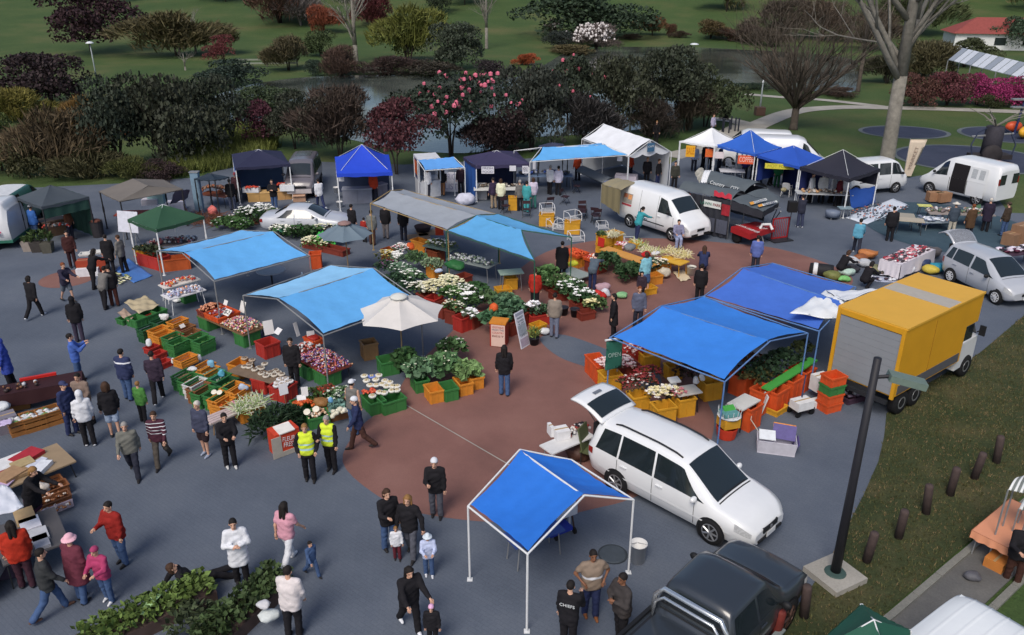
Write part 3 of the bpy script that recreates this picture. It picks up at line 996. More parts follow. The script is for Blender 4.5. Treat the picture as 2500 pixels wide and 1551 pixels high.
tre((-11.89,56.11,0),5,4.28,(66,56,50),'dark grey brown tree behind the grey van','wispy',.2,3,BARK,'tree',gp=GS)
tre((-11.93,56.3,0),4.62,3.55,(58,54,46),'dull green tree leafing through the grey brown one','bush',.22,2,BARK,'tree',gp=GS)
tre((-7.4,51.95,0),4.98,4.07,(78,46,50),'maroon leaved tree behind the bright blue gazebo','bush',.3,3,BARK,'tree',gp=GS)
tre((-4.25,56.49,0),6.02,6.13,(48,58,48),'dark green tree covered with pink flowers','bush',.26,4,cat='tree',gp=GS,fw=((214,112,134),120,.16))
tre((-.86,56.49,0),3.65,3.48,(56,44,44),'dark maroon shrub right of the pink flowered tree','bush',.08,4,gp=GS)
tre((1.36,58.83,0),6.19,4.65,(54,58,52),'dark grey green tree behind the blue awnings','bush',.08,5,cat='tree',gp=GS)
tre((4.74,68.65,0),5.97,5.55,(54,62,50),'dark green tree with a few pink flowers','bush',.08,4,cat='tree',gp=GS,fw=((206,104,124),26,.17))
tre((5.37,60.5,0),3.87,4.59,(54,52,52),'dark brown grey shrub left of the tall street lamp','wispy',.05,5,gp=GS)
tre((8.25,65.55,0),6.44,4.56,(60,64,50),'dark olive tree behind the tall street lamp','bush',.1,4,cat='tree',gp=GS)
tre((11.84,66.56,0),6.83,5.2,(54,60,48),'dark tree with pale forked stems right of the lamp','bush',.28,3,BARKP,'tree',gp=GS)
tre((10.78,64.1,0),3.18,4.28,(58,52,48),'low brown shrub under the pale stemmed tree','twig',.03,6,gp=GS)
tre((16.05,68.65,0),5,4.66,(58,66,46),'dark green tree at the right end of the shrub row','bush',.08,4,cat='tree',gp=GS)
tre((14.25,67.07,0),4.13,3.49,(60,54,46),'brown green shrub near the bollards','wispy',.05,5,gp=GS)
tre((18.05,70.3,0),1.29,.86,(48,46,44),'small clipped round dark shrub by the bollards','round',.12,1,gp=GS)
tre((-1.33,60.07,0),2.42,3.68,(62,56,48),'brown shrub behind the navy blue gazebo with signs','wispy',.04,5,gp=GS)
tre((-28.23,107.15,0),4.14,5.43,(80,74,54),'olive brown shrub right of the park rail','wispy',.05,gp=GT)
tre((-27.86,124.37,0),3.7,4.69,(60,72,44),'small green shrub on the far pond bank','bush',.06,gp=GT)
tre((-23.47,101.25,0),2.05,1.86,(52,66,56),'small blue green shrub at the pond edge','bush',.02,gp=GT)
tre((-20.58,101.81,0),3.62,5.17,(82,66,58),'bare brown shrub at the foot of the leafless tree','twig',.02,6,gp=GT)
btree((-21.37,116.6,0),11.14,'pale grey leafless tree on the far pond bank',.34,5,11,.2,.5,7,BARKP,gp=GT)
tre((-14.1,116.6,0),7.33,7.84,(94,98,48),'yellow green tree on the far pond bank','wispy',.1,3,cat='tree',gp=GT)
tre((-14.51,117.33,0),6.25,5.92,(84,92,46),'leafy lime tinted tree inside the yellow green one','bush',.1,3,cat='tree',gp=GT)
tre((-7.28,107.15,0),5.96,6.48,(60,68,56),'round dark green tree right of the yellow green tree','bush',.08,3,cat='tree',gp=GT)
tre((-14.88,102.15,0),2.37,8.06,(64,52,48),'long low brown shrub along the far pond bank','twig',.02,6,gp=GT)
tre((-9.61,101.25,0),2.05,6,(58,54,46),'low dull shrub under the round dark green tree','bush',.02,6,gp=GT)
tre((-2.43,93.48,0),2.98,3.58,(52,46,48),'round dark plum shrub on the far pond bank','round',.04,gp=GT)
tre((1.69,113.05,0),1.52,2.54,(150,80,52),'small orange leaved shrub on the green lawn','wispy',.03,gp=GT)
btree((-4.01,135.13,0),10.59,'hazy grey leafless tree behind the dark green one',.25,5,21,.3,.35,6,BARKP,gp=GT)
tre((-43.6,163.03,0),8.57,13.98,(88,64,56),'reddish brown twiggy tree at the top left of the pond','twig',.06,5,cat='tree',gp=GT)
tre((-39.12,160.29,0),7.02,6.66,(104,98,96),'grey twiggy tree at the top of the park','twig',.06,5,BARKP,'tree',gp=GT)
tre((-33.28,152.58,0),4.76,4.86,(124,70,52),'small russet tree behind the leafless tree','wispy',.06,4,cat='tree',gp=GT)
tre((-25.58,160.29,0),5.8,6.66,(92,50,52),'crimson brown tree right of the leafless tree','wispy',.06,4,cat='tree',gp=GT)
tre((12.57,148.98,0),8.91,16.95,(50,64,48),'broad dark green evergreen behind the white blossom','bush',.02,4,cat='tree',gp=GT)
tre((13.51,137.09,0),3.69,7.63,(96,86,82),'tree in full white blossom by the pond','twig',.02,6,cat='tree',gp=GT,fw=((232,222,220),420,.19))
tre((7.68,152.58,0),2.89,2.75,(120,112,104),'small tree with whitish blossom left of the evergreen','twig',.1,4,cat='tree',gp=GT,fw=((220,214,210),60,.17))
tre((8.06,135.13,0),2.85,4.33,(50,56,52),'dark shrub below the small white blossom','bush',.02,gp=GT)
tre((9.36,129.54,0),1.2,7.59,(92,84,58),'low yellowish shrub on the near side of the white blossom','wispy',.02,gp=GT)
tre((24.73,151.36,0),3.36,3.15,(96,70,50),'rounded tawny shrub on the far shore','wispy',.04,5,gp=GT)
tre((22.77,157.64,0),2.06,1.53,(74,62,46),'narrow brown shrub on the far shore left of the tawny one','twig',.04,5,gp=GT)
tre((27.88,151.36,0),2.08,1.89,(84,62,50),'small russet shrub on the far shore','twig',.04,5,gp=GT)
tre((29,148.98,0),1.27,2.69,(70,60,50),'low brown shrub on the far shore under the lamps','twig',.04,5,gp=GT)
tre((34.02,147.82,0),3.19,5.54,(92,80,56),'big olive brown shrub below the right-hand park lamps','wispy',.04,5,gp=GT)
tre((36.75,145.55,0),2.1,4.65,(78,60,52),'reddish brown shrub on the far shore beside the olive one','twig',.04,5,gp=GT)
tre((20.01,147.36,0),1.01,2.86,(62,54,46),'low dark shrub on the far shore beside the white blossom','twig',.04,5,gp=GT)
tre((39.2,143.34,0),3.19,5.97,(84,74,66),'grey brown twiggy shrub on the right of the far shore','twig',.04,5,gp=GT)
tre((41.76,139.12,0),2.74,5.03,(76,68,58),'twiggy olive shrub behind the pollard tree','twig',.04,5,gp=GT)
tre((38.45,79.82,0),3.08,3.77,(84,58,52),'dull red shrub left of the magenta hedge','bush',.04,5,gp=GT)
tre((41.48,79.46,0),3.34,3.75,(92,54,58),'reddish shrub at the left end of the magenta hedge','bush',.04,5,gp=GT)
tre((44.5,79.82,0),3.08,3.42,(134,50,92),'magenta flowering shrub, leftmost of three in the hedge','bush',.04,5,gp=GT)
tre((46.62,79.11,0),2.73,3.4,(140,48,94),'magenta flowering shrub in the middle of the hedge','bush',.04,5,gp=GT)
tre((48.6,78.41,0),3.03,3.37,(128,44,84),'magenta flowering shrub at the right edge of the photo','bush',.04,5,gp=GT)
tre((45.15,78.07,0),1.36,2.24,(62,68,44),'dark green shrub in front of the magenta hedge','bush',.04,5,gp=GT)
tre((33.63,85.94,0),.83,4.04,(72,58,50),'low brown twiggy hedge on the pond bank','twig',.04,5,gp=GT)
tre((25.98,90.68,0),.69,3.86,(52,64,46),'low dark green shrub on the near pond bank','bush',.04,5,gp=GT)
tre((42.19,94.94,0),3.59,4.43,(66,66,50),'olive shrub behind the big bare trunk','wispy',.04,5,gp=GT)
tre((49.27,101.25,0),4.2,6,(80,76,54),'pale olive tree behind the big bare tree','wispy',.04,5,gp=GT)
tre((59.07,111.01,0),3.84,5.92,(70,76,52),'mid green tree left of the glasshouse','bush',.04,5,gp=GT)
tre((55.86,133.21,0),6.25,7.42,(82,72,62),'grey brown twiggy tree on the slope behind the pond','twig',.04,5,gp=GT)
tre((52.34,145.55,0),6.79,8.49,(88,76,66),'brown twiggy tree behind the pollard','twig',.04,5,gp=GT)
tre((45.54,147.82,0),6.7,8.62,(80,72,64),'dull twiggy tree above the far shore','twig',.04,5,gp=GT)
tre((77.76,133.21,0),5.23,6.12,(60,76,58),'green tree above the white and red house','bush',.04,5,gp=GT)
tre((71.7,152.58,0),7.67,10.15,(74,82,54),'yellow green tree on the slope at the right','wispy',.04,5,gp=GT)
bt=btree((25.73,55.74,0),21,'huge leafless grey tree with a thick trunk on the grass',.92/2,6,42,.27,.62,9,BARKP,lean=(-.1,0),kids=3)
bt['category']='tree'
btree((22.98,67.33,0),13,'pollarded leafless tree with a fan of long branches',.6/2,4,8,.14,.72,30,BARK,kids=3,fork=1,up=.75)
btree((36.45,88.46,0),13,'slim leafless tree between the pollard and the huge tree',.2,5,13,.3,.45,7,BARK,gp=GT)
q=random.Random(5)
FAR=[((62,70,46),'bush','dark green'),((74,62,52),'twig','brown leafless'),((82,80,52),'wispy','olive'),((50,60,44),'tall','deep green'),((84,58,50),'wispy','russet'),((90,84,78),'twig','grey leafless')]
ORD=['first','second','third','fourth','fifth','sixth','seventh','eighth','ninth','tenth','eleventh','twelfth','thirteenth','fourteenth','fifteenth','sixteenth',
 'seventeenth','eighteenth','nineteenth','twentieth']
seen={}
for row,(y0,n,hs,where)in enumerate([(178,24,8,'nearer row'),(208,26,10,'farther row')]):
 for k in range(n):
  x=(k+q.uniform(.1,.9))/n*y0*1.7-y0*.85
  if row==0 and-110<x<-20 and q.random()<.8:continue
  if row==0 and 0<x<40:continue
  col,kd,nm=FAR[q.randrange(6)]
  hgt=hs*q.uniform(.7,1.3)
  c=seen[(row,nm)]=seen.get((row,nm),-1)+1
  tre((x,y0+q.uniform(-12,12)),hgt,hgt*q.uniform(.8,1.25),col,'%s %s tree from the left in the %s on the far slope'%(ORD[c],nm,where),kd,.06,2,cat='tree',
   gp=GF)
V=[];F=[]
for k in range(34):
 x=(k+q.uniform(0,1))/34*520-260;y=265+q.uniform(-15,25);hgt=q.uniform(11,18)
 src=crwn(('bush','wispy','tall')[k%3],k%4)
 a=np.empty(len(src.vertices)*3);src.vertices.foreach_get('co',a);a=a.reshape(-1,3)[::1]*np.array([hgt*.75,hgt*.75,hgt])+np.array([x,y,hill(x,y)])
 m=len(V)
 V+=a.tolist();F+=[tuple(m+4*i+j for j in range(4))for i in range(len(a)//4)]
mb=MB();mb.qm(V,F)
tag(mb.mk('far_wood',leaf_mat((64,70,50))),'dense far wood closing the view behind the slope','wood',kind='stuff')
def tufts(name,lb,pts,n,hgt,col,wd=.02,seed=1,z=.0):
 r=random.Random(seed)
 xs=[p[0]for p in pts];ys=[p[1]for p in pts]
 def inside(x,y):
  c=False
  for i in range(len(pts)):
   x1,y1=pts[i][:2];x2,y2=pts[i-1][:2]
   if(y1>y)!=(y2>y)and x<(x2-x1)*(y-y1)/(y2-y1)+x1:c=not c
  return c
 V=[];F=[];k=0
 while k<n:
  x,y=r.uniform(min(xs),max(xs)),r.uniform(min(ys),max(ys))
  if not inside(x,y):continue
  k+=1
  for b in range(3):
   a=r.uniform(0,6.28);l=hgt*r.uniform(.5,1.3);t=r.uniform(0,6.28)
   dx,dy=cos(a)*wd,sin(a)*wd
   m=len(V)
   bx,by=x+r.gauss(0,wd*2),y+r.gauss(0,wd*2)
   V+=[(bx-dx,by-dy,z),(bx+dx,by+dy,z),(bx+cos(t)*l*.5,by+sin(t)*l*.5,z+l)]
   F.append((m,m+1,m+2))
 mb=MB();mb.qm(V,F)
 return tag(mb.mk(name,leaf_mat(col)),lb,'grass',kind='stuff')
tufts('long_grass','long pale green grass on the bank behind the stalls',[(-22.15,50.38,0),(-23.16,56.49,0),(-23.52,63.63,0),(-22.27,67.07,0),(-19.66,66.05,0),(-17.34,60.5,0),(-17.36,56.49,0),(-18.82,53.27,0)],
 5200,.75,(104,112,58),.045,3)
tufts('verge_grass','tufts of rough grass on the verge',verge,9000,.085,(86,86,54),.012,4)
tufts('dry_grass','brown dead grass between the tufts of the verge',verge,5000,.06,(122,104,76),.012,6)
# builders: shelters, furniture, crates, goods
STEEL=M('galvanised',(150,152,154),.45,.1,8,metal=.4)
WHITEM=M('white_metal',(216,218,220),.45,.05)
DARKM=M('dark_metal',(42,44,48),.5,.1)
def fab(col,var=.07,name='fabric',rough=.72,sheen=.3):
 return M('%s_%d_%d_%d'%((name,)+col),col,rough,var,1.6,.25,7,spec=.35)
def V3(p,z=None):return Vec((p[0],p[1],p[2]if z is None else z))
def gazebo(lb,pts,ze,za,col,leg=WHITEM,val=.26,power=1.0,walls=(),gp='gazebos and canopies',legr=.025,name='gazebo',ridge=.0,skip=()):
 """pop-up shelter over four corner points (front left, front right, back right, back left)"""
 P=[V3(p,0)for p in pts]
 c=sum(P,Vec())/4
 t=thg(name,lb,'canopy',c,0,gp)
 L=[p-c for p in P]
 m=fab(col)
 mb=MB()
 rid=(L[1]+L[2]-L[0]-L[3])/4*ridge
 ap=[Vec((-rid.x,-rid.y,za)),Vec((rid.x,rid.y,za))]
 def edge(i,u):
  a,b=L[i]*1.02,L[(i+1)%4]*1.02
  p=a.lerp(b,u)
  return Vec((p.x,p.y,ze-.03*sin(pi*u)))
 for i in range(4):
  e0=ap[{0:0,1:1,2:1,3:0}[i]];e1=ap[{0:1,1:1,2:0,3:0}[i]]
  def fn(u,v,i=i,e0=e0,e1=e1):
   e=edge(i,u);a=e0.lerp(e1,u)
   p=e.lerp(a,v)
   p.z=e.z+(za-e.z)*(v**power)-.05*sin(pi*u)*sin(pi*v)
   return p
  mb.grid(fn,8,8)
 mb.mk('roof',m,t,True)
 mb=MB()
 for i in range(4):
  def fn(u,v,i=i):
   e=edge(i,u)
   o=Vec((e.x,e.y,0)).normalized()
   return Vec((e.x,e.y,e.z-v*(val-.03*sin(pi*u*3)**2)))+o*(.012+.01*sin(u*40))
  mb.grid(fn,18,2)
 mb.mk('valance',m,t,True)
 mb=MB()
 for i in range(4):
  mb.bar(V3(L[i],ze-.06),V3(L[(i+1)%4],ze-.06),.014)
  mb.bar(V3(L[i],ze-.08),ap[0]if i in(0,3)else ap[1],.012)
 mb.mk('frame',leg,t)
 for i in range(4):
  if i in skip:continue
  mb=MB();mb.box((0,0,ze/2),(legr*2,legr*2,ze)).box((0,0,.01),(.12,.12,.02)).box((0,0,ze*.52),(legr*2.8,legr*2.8,.3))
  mb.mk('leg',leg,t,loc=L[i])
 for i,wc,z0 in walls:
  def fn(u,v,i=i,z0=z0):
   a=L[i].lerp(L[(i+1)%4],u)
   n=(L[(i+1)%4]-L[i]).normalized().cross(Vec((0,0,1)))
   return Vec((a.x,a.y,z0+(ze-z0)*v))+n*.03*sin(u*22)*(1-v*.6)
  mb=MB();mb.grid(fn,24,3)
  mb.mk('side_wall',fab(wc),t,True)
 return t
def tarp(lb,front,ridge,back,col,zl=.0,sag=.12,poles=True,col2=None,frame=True,gp='tarpaulin awnings',drop=.0,fr=STEEL,name='tarpaulin_awning',polesat=None,
 creases=True):
 """tarpaulin laced into a pipe frame: front, ridge and back are (left, right) pairs of 3-D points"""
 F0,F1=[V3(p)for p in front];R0,R1=[V3(p)for p in ridge]
 B=[V3(p)for p in back]if back else None
 allp=[F0,F1,R0,R1]+(B or[])
 c=sum(allp,Vec())/len(allp);c.z=0
 t=thg(name,lb,'awning',c,0,gp)
 cen=sum(allp,Vec())/len(allp)
 def quad(a,b,d,e,part,m,ins=.035):
  def fn(u,v):
   p=a.lerp(b,u).lerp(e.lerp(d,u),v)
   p=p-Vec((0,0,sag*sin(pi*u)*sin(pi*min(1,v*.75+.12))))
   p.z+=.012*sin(u*31+v*9)*sin(v*13+1)
   s=sin(pi*u)*(1-v)
   p=p+(e.lerp(d,u)-a.lerp(b,u))*ins*s
   q=sin(pi*v)
   p=p+((a+b+d+e)/4-p)*.06*q*(max(0,1-u*9)+max(0,1-(1-u)*9))
   return p-c
  mb=MB();mb.grid(fn,22,12)
  mb.mk(part,m,t,True)
 quad(F0,F1,R1,R0,'front_slope',fab(col,.09))
 if B:quad(B[1],B[0],R0,R1,'back_slope',fab(col2 or col,.09))
 if frame:
  mb=MB()
  o=1.035
  def ex(p):return(p-cen)*o+cen-c+Vec((0,0,-.03))
  mb.bar(ex(F0),ex(F1),.022)
  mb.bar(ex(F0),ex(R0),.022);mb.bar(ex(F1),ex(R1),.022)
  if B:
   mb.bar(ex(B[0]),ex(B[1]),.022);mb.bar(ex(B[0]),ex(R0),.022);mb.bar(ex(B[1]),ex(R1),.022)
  mb.bar(R0-c-Vec((0,0,.04)),R1-c-Vec((0,0,.04)),.022)
  mb.mk('frame',fr,t)
  for k,p in enumerate(polesat or([F0,F1]+(B or[R0,R1]))):
   q=ex(p)
   mb=MB();mb.bar((q.x,q.y,0),q,.024,n=8).box((q.x,q.y,.008),(.12,.12,.016))
   mb.mk('pole',fr,t)
 return t
def prsl(lb,base,zr,za,rad,col,n=8,cap=(200,200,196),rot=10,tilt=(0,0),polem=None,gp='market parasols'):
 t=thg('parasol',lb,'parasol',base,0,gp)
 m=fab(col)
 for i in range(n):
  a0,a1=2*pi*i/n+R(rot),2*pi*(i+1)/n+R(rot)
  def fn(u,v):
   a=a0+(a1-a0)*u
   edge=(cos((a1-a0)/2)/cos((a1-a0)*(u-.5)))
   e2=edge*(1-.055*sin(pi*u))
   r=rad*(.06+.94*v)*e2
   z=za+(zr-za)*v-.045*sin(pi*v)*sin(pi*u)
   p=Vec((r*cos(a),r*sin(a),z))
   p.x+=tilt[0]*(p.z-za);p.z+=tilt[1]*p.x
   return p
  mb=MB();mb.grid(fn,5,6)
  mb.mk('cover_panel',m,t,True)
 mb=MB();mb.lathe([(.30,-.05),(.26,.0),(.1,.06),(.02,.08)],(0,0,za+.01),16)
 mb.mk('vent_cap',fab(cap),t,True)
 mb=MB();mb.lathe([(.025,.0),(.025,za+.05)],(0,0,0),10)
 mb.mk('pole',polem or M('pole_wood',(150,128,96),.6),t)
 for i in range(n):
  a=2*pi*i/n+R(rot)
  mb=MB();mb.bar((0,0,za-.08),(rad*cos(a)*.97,rad*sin(a)*.97,zr-.02),.012,n=4)
  mb.mk('rib',polem or M('pole_wood',(150,128,96),.6),t)
 mb=MB();mb.lathe([(.25,0),(.25,.05),(.06,.09),(.04,.3)],(0,0,0),14)
 mb.mk('base',DARKM,t)
 return t
CR={}
CC={'g':(58,118,62),'o':(206,134,48),'r':(172,52,44),'y':(206,152,44),'or':(204,84,40),'br':(132,88,54),'rb':(122,52,40),'dg':(36,82,48),'w':(206,206,204)}
def crate_mesh(lx,ly,h,col,style='slat'):
 k=(lx,ly,h,col,style)
 if k in CR:return CR[k]
 c=CC[col]if isinstance(col,str)else col
 m=M('crate_%d_%d_%d'%c,c,.6,.16,3,.2,20,spec=.35)
 mb=MB()
 t=.018
 mb.box((0,0,t/2),(lx-.04,ly-.04,t))
 if style=='slat':
  n=3
  g=h*.1
  sh=(h-g*(n-1))/n
  for i in range(n):
   z=i*(sh+g)+sh/2
   for s in(-1,1):
    mb.box((0,s*(ly/2-t/2),z),(lx,t,sh))
    mb.box((s*(lx/2-t/2),0,z),(t,ly-2*t-.004,sh))
  for sx in(-1,1):
   for sy in(-1,1):
    mb.box((sx*(lx/2-.03),sy*(ly/2-.03),h/2),(.026,.026,h-.01))
  for s in(-1,1):mb.box((0,s*(ly/2+.004),h-.012),(lx+.03,.03,.02))
  for s in(-1,1):mb.box((s*(lx/2+.004),0,h-.013),(.03,ly-.03,.02))
 else:
  for s in(-1,1):
   mb.box((0,s*(ly/2-t/2),h/2),(lx,t,h))
   mb.box((s*(lx/2-t/2),0,h/2),(t,ly-2*t-.004,h-.004))
   mb.box((0,s*(ly/2+.008),h-.03),(lx+.05,.03,.055))
   mb.box((s*(lx/2+.008),0,h-.031),(.03,ly-.03,.053))
   mb.box((0,s*(ly/2+.004),h*.4),(.05,.018,h*.78))
   mb.box((s*(lx/2+.004),0,h*.4),(.018,.05,h*.78))
   for e in(-1,1):
    mb.box((e*lx*.42,s*(ly/2+.004),h*.4),(.05,.018,h*.78))
    mb.box((s*(lx/2+.004),e*ly*.4,h*.4),(.018,.05,h*.78))
 me=mb.mesh('crate',m)
 CR[k]=me
 return me
def crt(loc,size,col,lb,rz=0,style='slat',gp='produce crates',name='crate',tilt=0,cat='crate'):
 o=obj(name,crate_mesh(*size,col,style),None,loc=loc,rot=(R(tilt),0,R(rz)))
 return tag(o,lb,cat,gp)
LIFT=.004
def rmat(name,cols,rough=.5):
 """each loose piece takes its own colour from the list"""
 if name in MATS:return MATS[name]
 m=bpy.data.materials.new(name);m.use_nodes=True
 MATS[name]=m
 nt=m.node_tree;b=nt.nodes['Principled BSDF']
 b.inputs['Roughness'].default_value=rough;b.inputs['Specular IOR Level'].default_value=.3
 ge=nt.nodes.new('ShaderNodeNewGeometry');r=nt.nodes.new('ShaderNodeValToRGB')
 r.color_ramp.interpolation='CONSTANT'
 e=r.color_ramp.elements
 n=len(cols)
 e[0].position=0;e[0].color=lin(cols[0])+(1,)
 e[1].position=1/n;e[1].color=lin(cols[1%n])+(1,)
 for i in range(2,n):
  k=e.new(i/n);k.color=lin(cols[i])+(1,)
 nt.links.new(ge.outputs['Random Per Island'],r.inputs['Fac'])
 nt.links.new(r.outputs['Color'],b.inputs['Base Color'])
 return m
def hep(name,lb,loc,lx,ly,h,rz,mat,n,r,cat=None,seed=1,sq=(1,1,.85),flat=False):
 """loose round goods heaped in a crate or on a table top"""
 q=random.Random(seed*13+n)
 mb=MB()
 for i in range(n):
  x,y=q.uniform(-.5,.5),q.uniform(-.5,.5)
  z=h*(1 if flat else(1-(abs(2*x)**3+abs(2*y)**3)/2))*q.uniform(.75,1.0)
  k=r*q.uniform(.7,1.25)
  mb.ball((x*lx,y*ly,max(z,0)+k*.2),k,5,3,(sq[0]*q.uniform(.8,1.3),sq[1]*q.uniform(.8,1.3),sq[2]))
 o=mb.mk(name,mat,None,True,loc=loc,rot=(0,0,R(rz)))
 return tag(o,lb,cat or name.replace('_',' '),kind='stuff')
def grn(name,lb,loc,lx,ly,h,rz,col,n,leaf=.09,cat=None,seed=1,fw=None,up=.5,long=2.2,dome=True):
 """cut leaves and flower heads standing in a bin or bed"""
 q=random.Random(seed*7+n)
 mb=MB()
 for i in range(n):
  x,y=q.uniform(-.5,.5),q.uniform(-.5,.5)
  top=h*(1-.55*(abs(2*x)**3+abs(2*y)**3)/2 if dome else 1)
  z=top*(1-.7*q.random()**1.6)
  d=Vec((x*1.3+q.gauss(0,.55),y*1.3+q.gauss(0,.55),up+q.gauss(0,.35))).normalized()
  s=d.cross(Vec((q.gauss(0,1),q.gauss(0,1),q.gauss(0,1)))).normalized()
  L=leaf*q.uniform(.6,1.3);W=L/long
  p=Vec((x*lx,y*ly,z))
  mb.qm([p-d*L*.5,p+s*W,p+d*L*.7+Vec((0,0,-.2*L)),p-s*W],[(0,1,2,3)])
 mats=[leaf_mat(col)]
 if fw:
  for fc,fn,fr in fw:
   mb.cur=len(mats)
   mats.append(M('petal_%d_%d_%d'%fc,fc,.6,.12,9))
   for i in range(fn):
    x,y=q.uniform(-.5,.5),q.uniform(-.5,.5)
    top=h*(1-.55*(abs(2*x)**3+abs(2*y)**3)/2 if dome else 1)
    k=fr*q.uniform(.7,1.25)
    c=Vec((x*lx,y*ly,top*q.uniform(.85,1.08)))
    if fr>.035:
     for j in range(5):
      a=j*1.257+q.uniform(0,1)
      tip=c+Vec((cos(a)*k,sin(a)*k,k*.5))
      sd=Vec((-sin(a),cos(a),0))*k*.36
      mid=c+Vec((cos(a)*k*.55,sin(a)*k*.55,k*.42))
      mb.qm([c,mid+sd,tip,mid-sd],[(0,1,2,3)])
     mb.ball((c.x,c.y,c.z+k*.25),k*.36,5,3)
    else:
     mb.ball(c,k,5,3,(1,1,.7))
 o=mb.mk(name,mats,None,loc=loc,rot=(0,0,R(rz)))
 return tag(o,lb,cat or name.replace('_',' '),kind='stuff')
def stk(name,lb,loc,lx,ly,h,rz,cols,n,L,r=.008,cat=None,seed=1,spread=.5):
 """bundles of long stalks (leeks, spring onions) lying and standing crosswise"""
 q=random.Random(seed*5+n)
 mb=MB()
 for i in range(n):
  x,y=q.uniform(-.5,.5)*lx,q.uniform(-.5,.5)*ly
  d=Vec((q.gauss(0,spread),q.gauss(0,spread),q.uniform(.15,1))).normalized()
  p=Vec((x,y,q.uniform(0,h)))
  mb.path([p,p+d*L*.5,p+d*L+Vec((0,0,-.15*L))],[r,r*.9,r*.5],4)
 o=mb.mk(name,rmat(name+'_%d'%len(MATS),cols,.6),None,loc=loc,rot=(0,0,R(rz)))
 return tag(o,lb,cat or name.replace('_',' '),kind='stuff')
def tbl(lb,loc,lx,ly,h,rz,top=(200,200,198),legm=None,fold=True,gp='stall tables',cat='table',name='trestle_table'):
 t=thg(name,lb,cat,loc,rz,gp)
 MB().box((0,0,h-.02),(lx,ly,.04)).mk('tabletop',M('tabletop_%d_%d_%d'%top,top,.55,.08),t)
 k=legm or DARKM
 for sx in(-1,1):
  for sy in(-1,1):
   MB().bar((sx*(lx/2-.08),sy*(ly/2-.06),0),(sx*(lx/2-.14),sy*(ly/2-.08),h-.04),.016).mk('leg',k,t)
 return t
def clo(lb,loc,lx,ly,h,rz,col,dropz=.4,gp=None,name='tablecloth',m=None):
 mb=MB()
 mb.grid(lambda u,v:((u-.5)*lx,(v-.5)*ly,h+.004+.006*sin(u*23)*sin(v*17)),10,6)
 cs=[(-lx/2,-ly/2),(lx/2,-ly/2),(lx/2,ly/2),(-lx/2,ly/2)]
 for i in range(4):
  a,b=cs[i],cs[(i+1)%4]
  def fn(u,v):
   x,y=a[0]+(b[0]-a[0])*u,a[1]+(b[1]-a[1])*u
   n=Vec((b[1]-a[1],a[0]-b[0],0)).normalized()*(.012+v*(.03+.025*sin(u*26+i)))
   return(x+n.x,y+n.y,h+.004-v*dropz*(1-.06*sin(u*9+i)))
  mb.grid(fn,20,3)
 o=mb.mk(name,m or fab(col,.05,'linen'),None,True,loc=loc,rot=(0,0,R(rz)))
 return tag(o,lb,'tablecloth',gp)
PROTO={}
def fch(lb,loc,rz,seat=(54,34,40),frame=(44,46,50),gp='folding chairs'):
 if 'fchair' in PROTO:
  return cpt(PROTO['fchair'],lb,loc,rz)
 t=thg('folding_chair',lb,'chair',loc,rz,gp)
 sm=M('chair_vinyl',seat,.5);fm=M('chair_frame',frame,.4,metal=.3)
 MB().box((0,.0,.44),(.4,.38,.03)).mk('seat',sm,t)
 MB().box((0,.24,.76),(.4,.02,.17),rx=-8).mk('backrest',sm,t)
 for s in(-1,1):
  MB().bar((s*.21,-.22,0),(s*.21,.26,.84),.012).mk('leg',fm,t)
  MB().bar((s*.19,.25,0),(s*.19,-.14,.44),.012).mk('leg',fm,t)
 MB().bar((-.19,.18,.1),(.19,.18,.1),.009).bar((-.21,-.16,.1),(.21,-.16,.1),.009).mk('stretcher',fm,t)
 PROTO['fchair']=t
 return t
def pch(lb,loc,rz,gp='white plastic chairs'):
 if 'pchair' in PROTO:return cpt(PROTO['pchair'],lb,loc,rz)
 t=thg('plastic_chair',lb,'chair',loc,rz,gp)
 m=M('white_plastic',(206,206,206),.4,.04)
 MB().grid(lambda u,v:((u-.5)*.46,(v-.5)*.44,.43-.03*sin(pi*u)*sin(pi*v)),6,6,.015).mk('seat',m,t,True)
 MB().grid(lambda u,v:((u-.5)*(.48-.08*v*v),.22+.12*v-.05*(2*u-1)**2,.43+.42*v-.05*(2*u-1)**2*v),8,6,.015).mk('backrest',m,t,True)
 for s in(-1,1):
  MB().path([(s*.25,-.2,.43),(s*.27,-.18,.64),(s*.27,.1,.66),(s*.24,.27,.68)],.018).mk('armrest',m,t)
  MB().bar((s*.25,-.24,0),(s*.22,-.2,.43),.022,.026).mk('leg',m,t)
  MB().bar((s*.24,.26,0),(s*.21,.2,.43),.022,.026).mk('leg',m,t)
 PROTO['pchair']=t
 return t
def card(lb,loc,w,h,rz,tiltx,col,txt=None,tcol=(40,40,44),gp='hand written price cards',name='price_card',cat='sign',stake=.0):
 t=thg(name,lb,cat,loc,rz,gp)
 MB().box((0,0,stake+h/2),(w,.012,h)).mk('card',M('card_%d_%d_%d'%col,col,.7,.05),t,rot=(R(tiltx),0,0))
 if stake:MB().bar((0,.012,0),(0,.012,stake+h*.6),.008,n=4).mk('stake',M('stake',(150,126,96)),t,rot=(R(tiltx),0,0))
 if txt:
  c=Matrix.Rotation(R(tiltx),3,'X')@Vec((0,-.009,stake+h/2))
  lines=txt.split('|')
  for i,l in enumerate(lines):
   z=stake+h*(1-(i+.5)/len(lines))
   c=Matrix.Rotation(R(tiltx),3,'X')@Vec((0,-.01,z))
   words(l,h/len(lines)*.85,M('ink_%d_%d_%d'%tcol,tcol),t,c,(R(90+tiltx),0,0),w*.82)
 return t
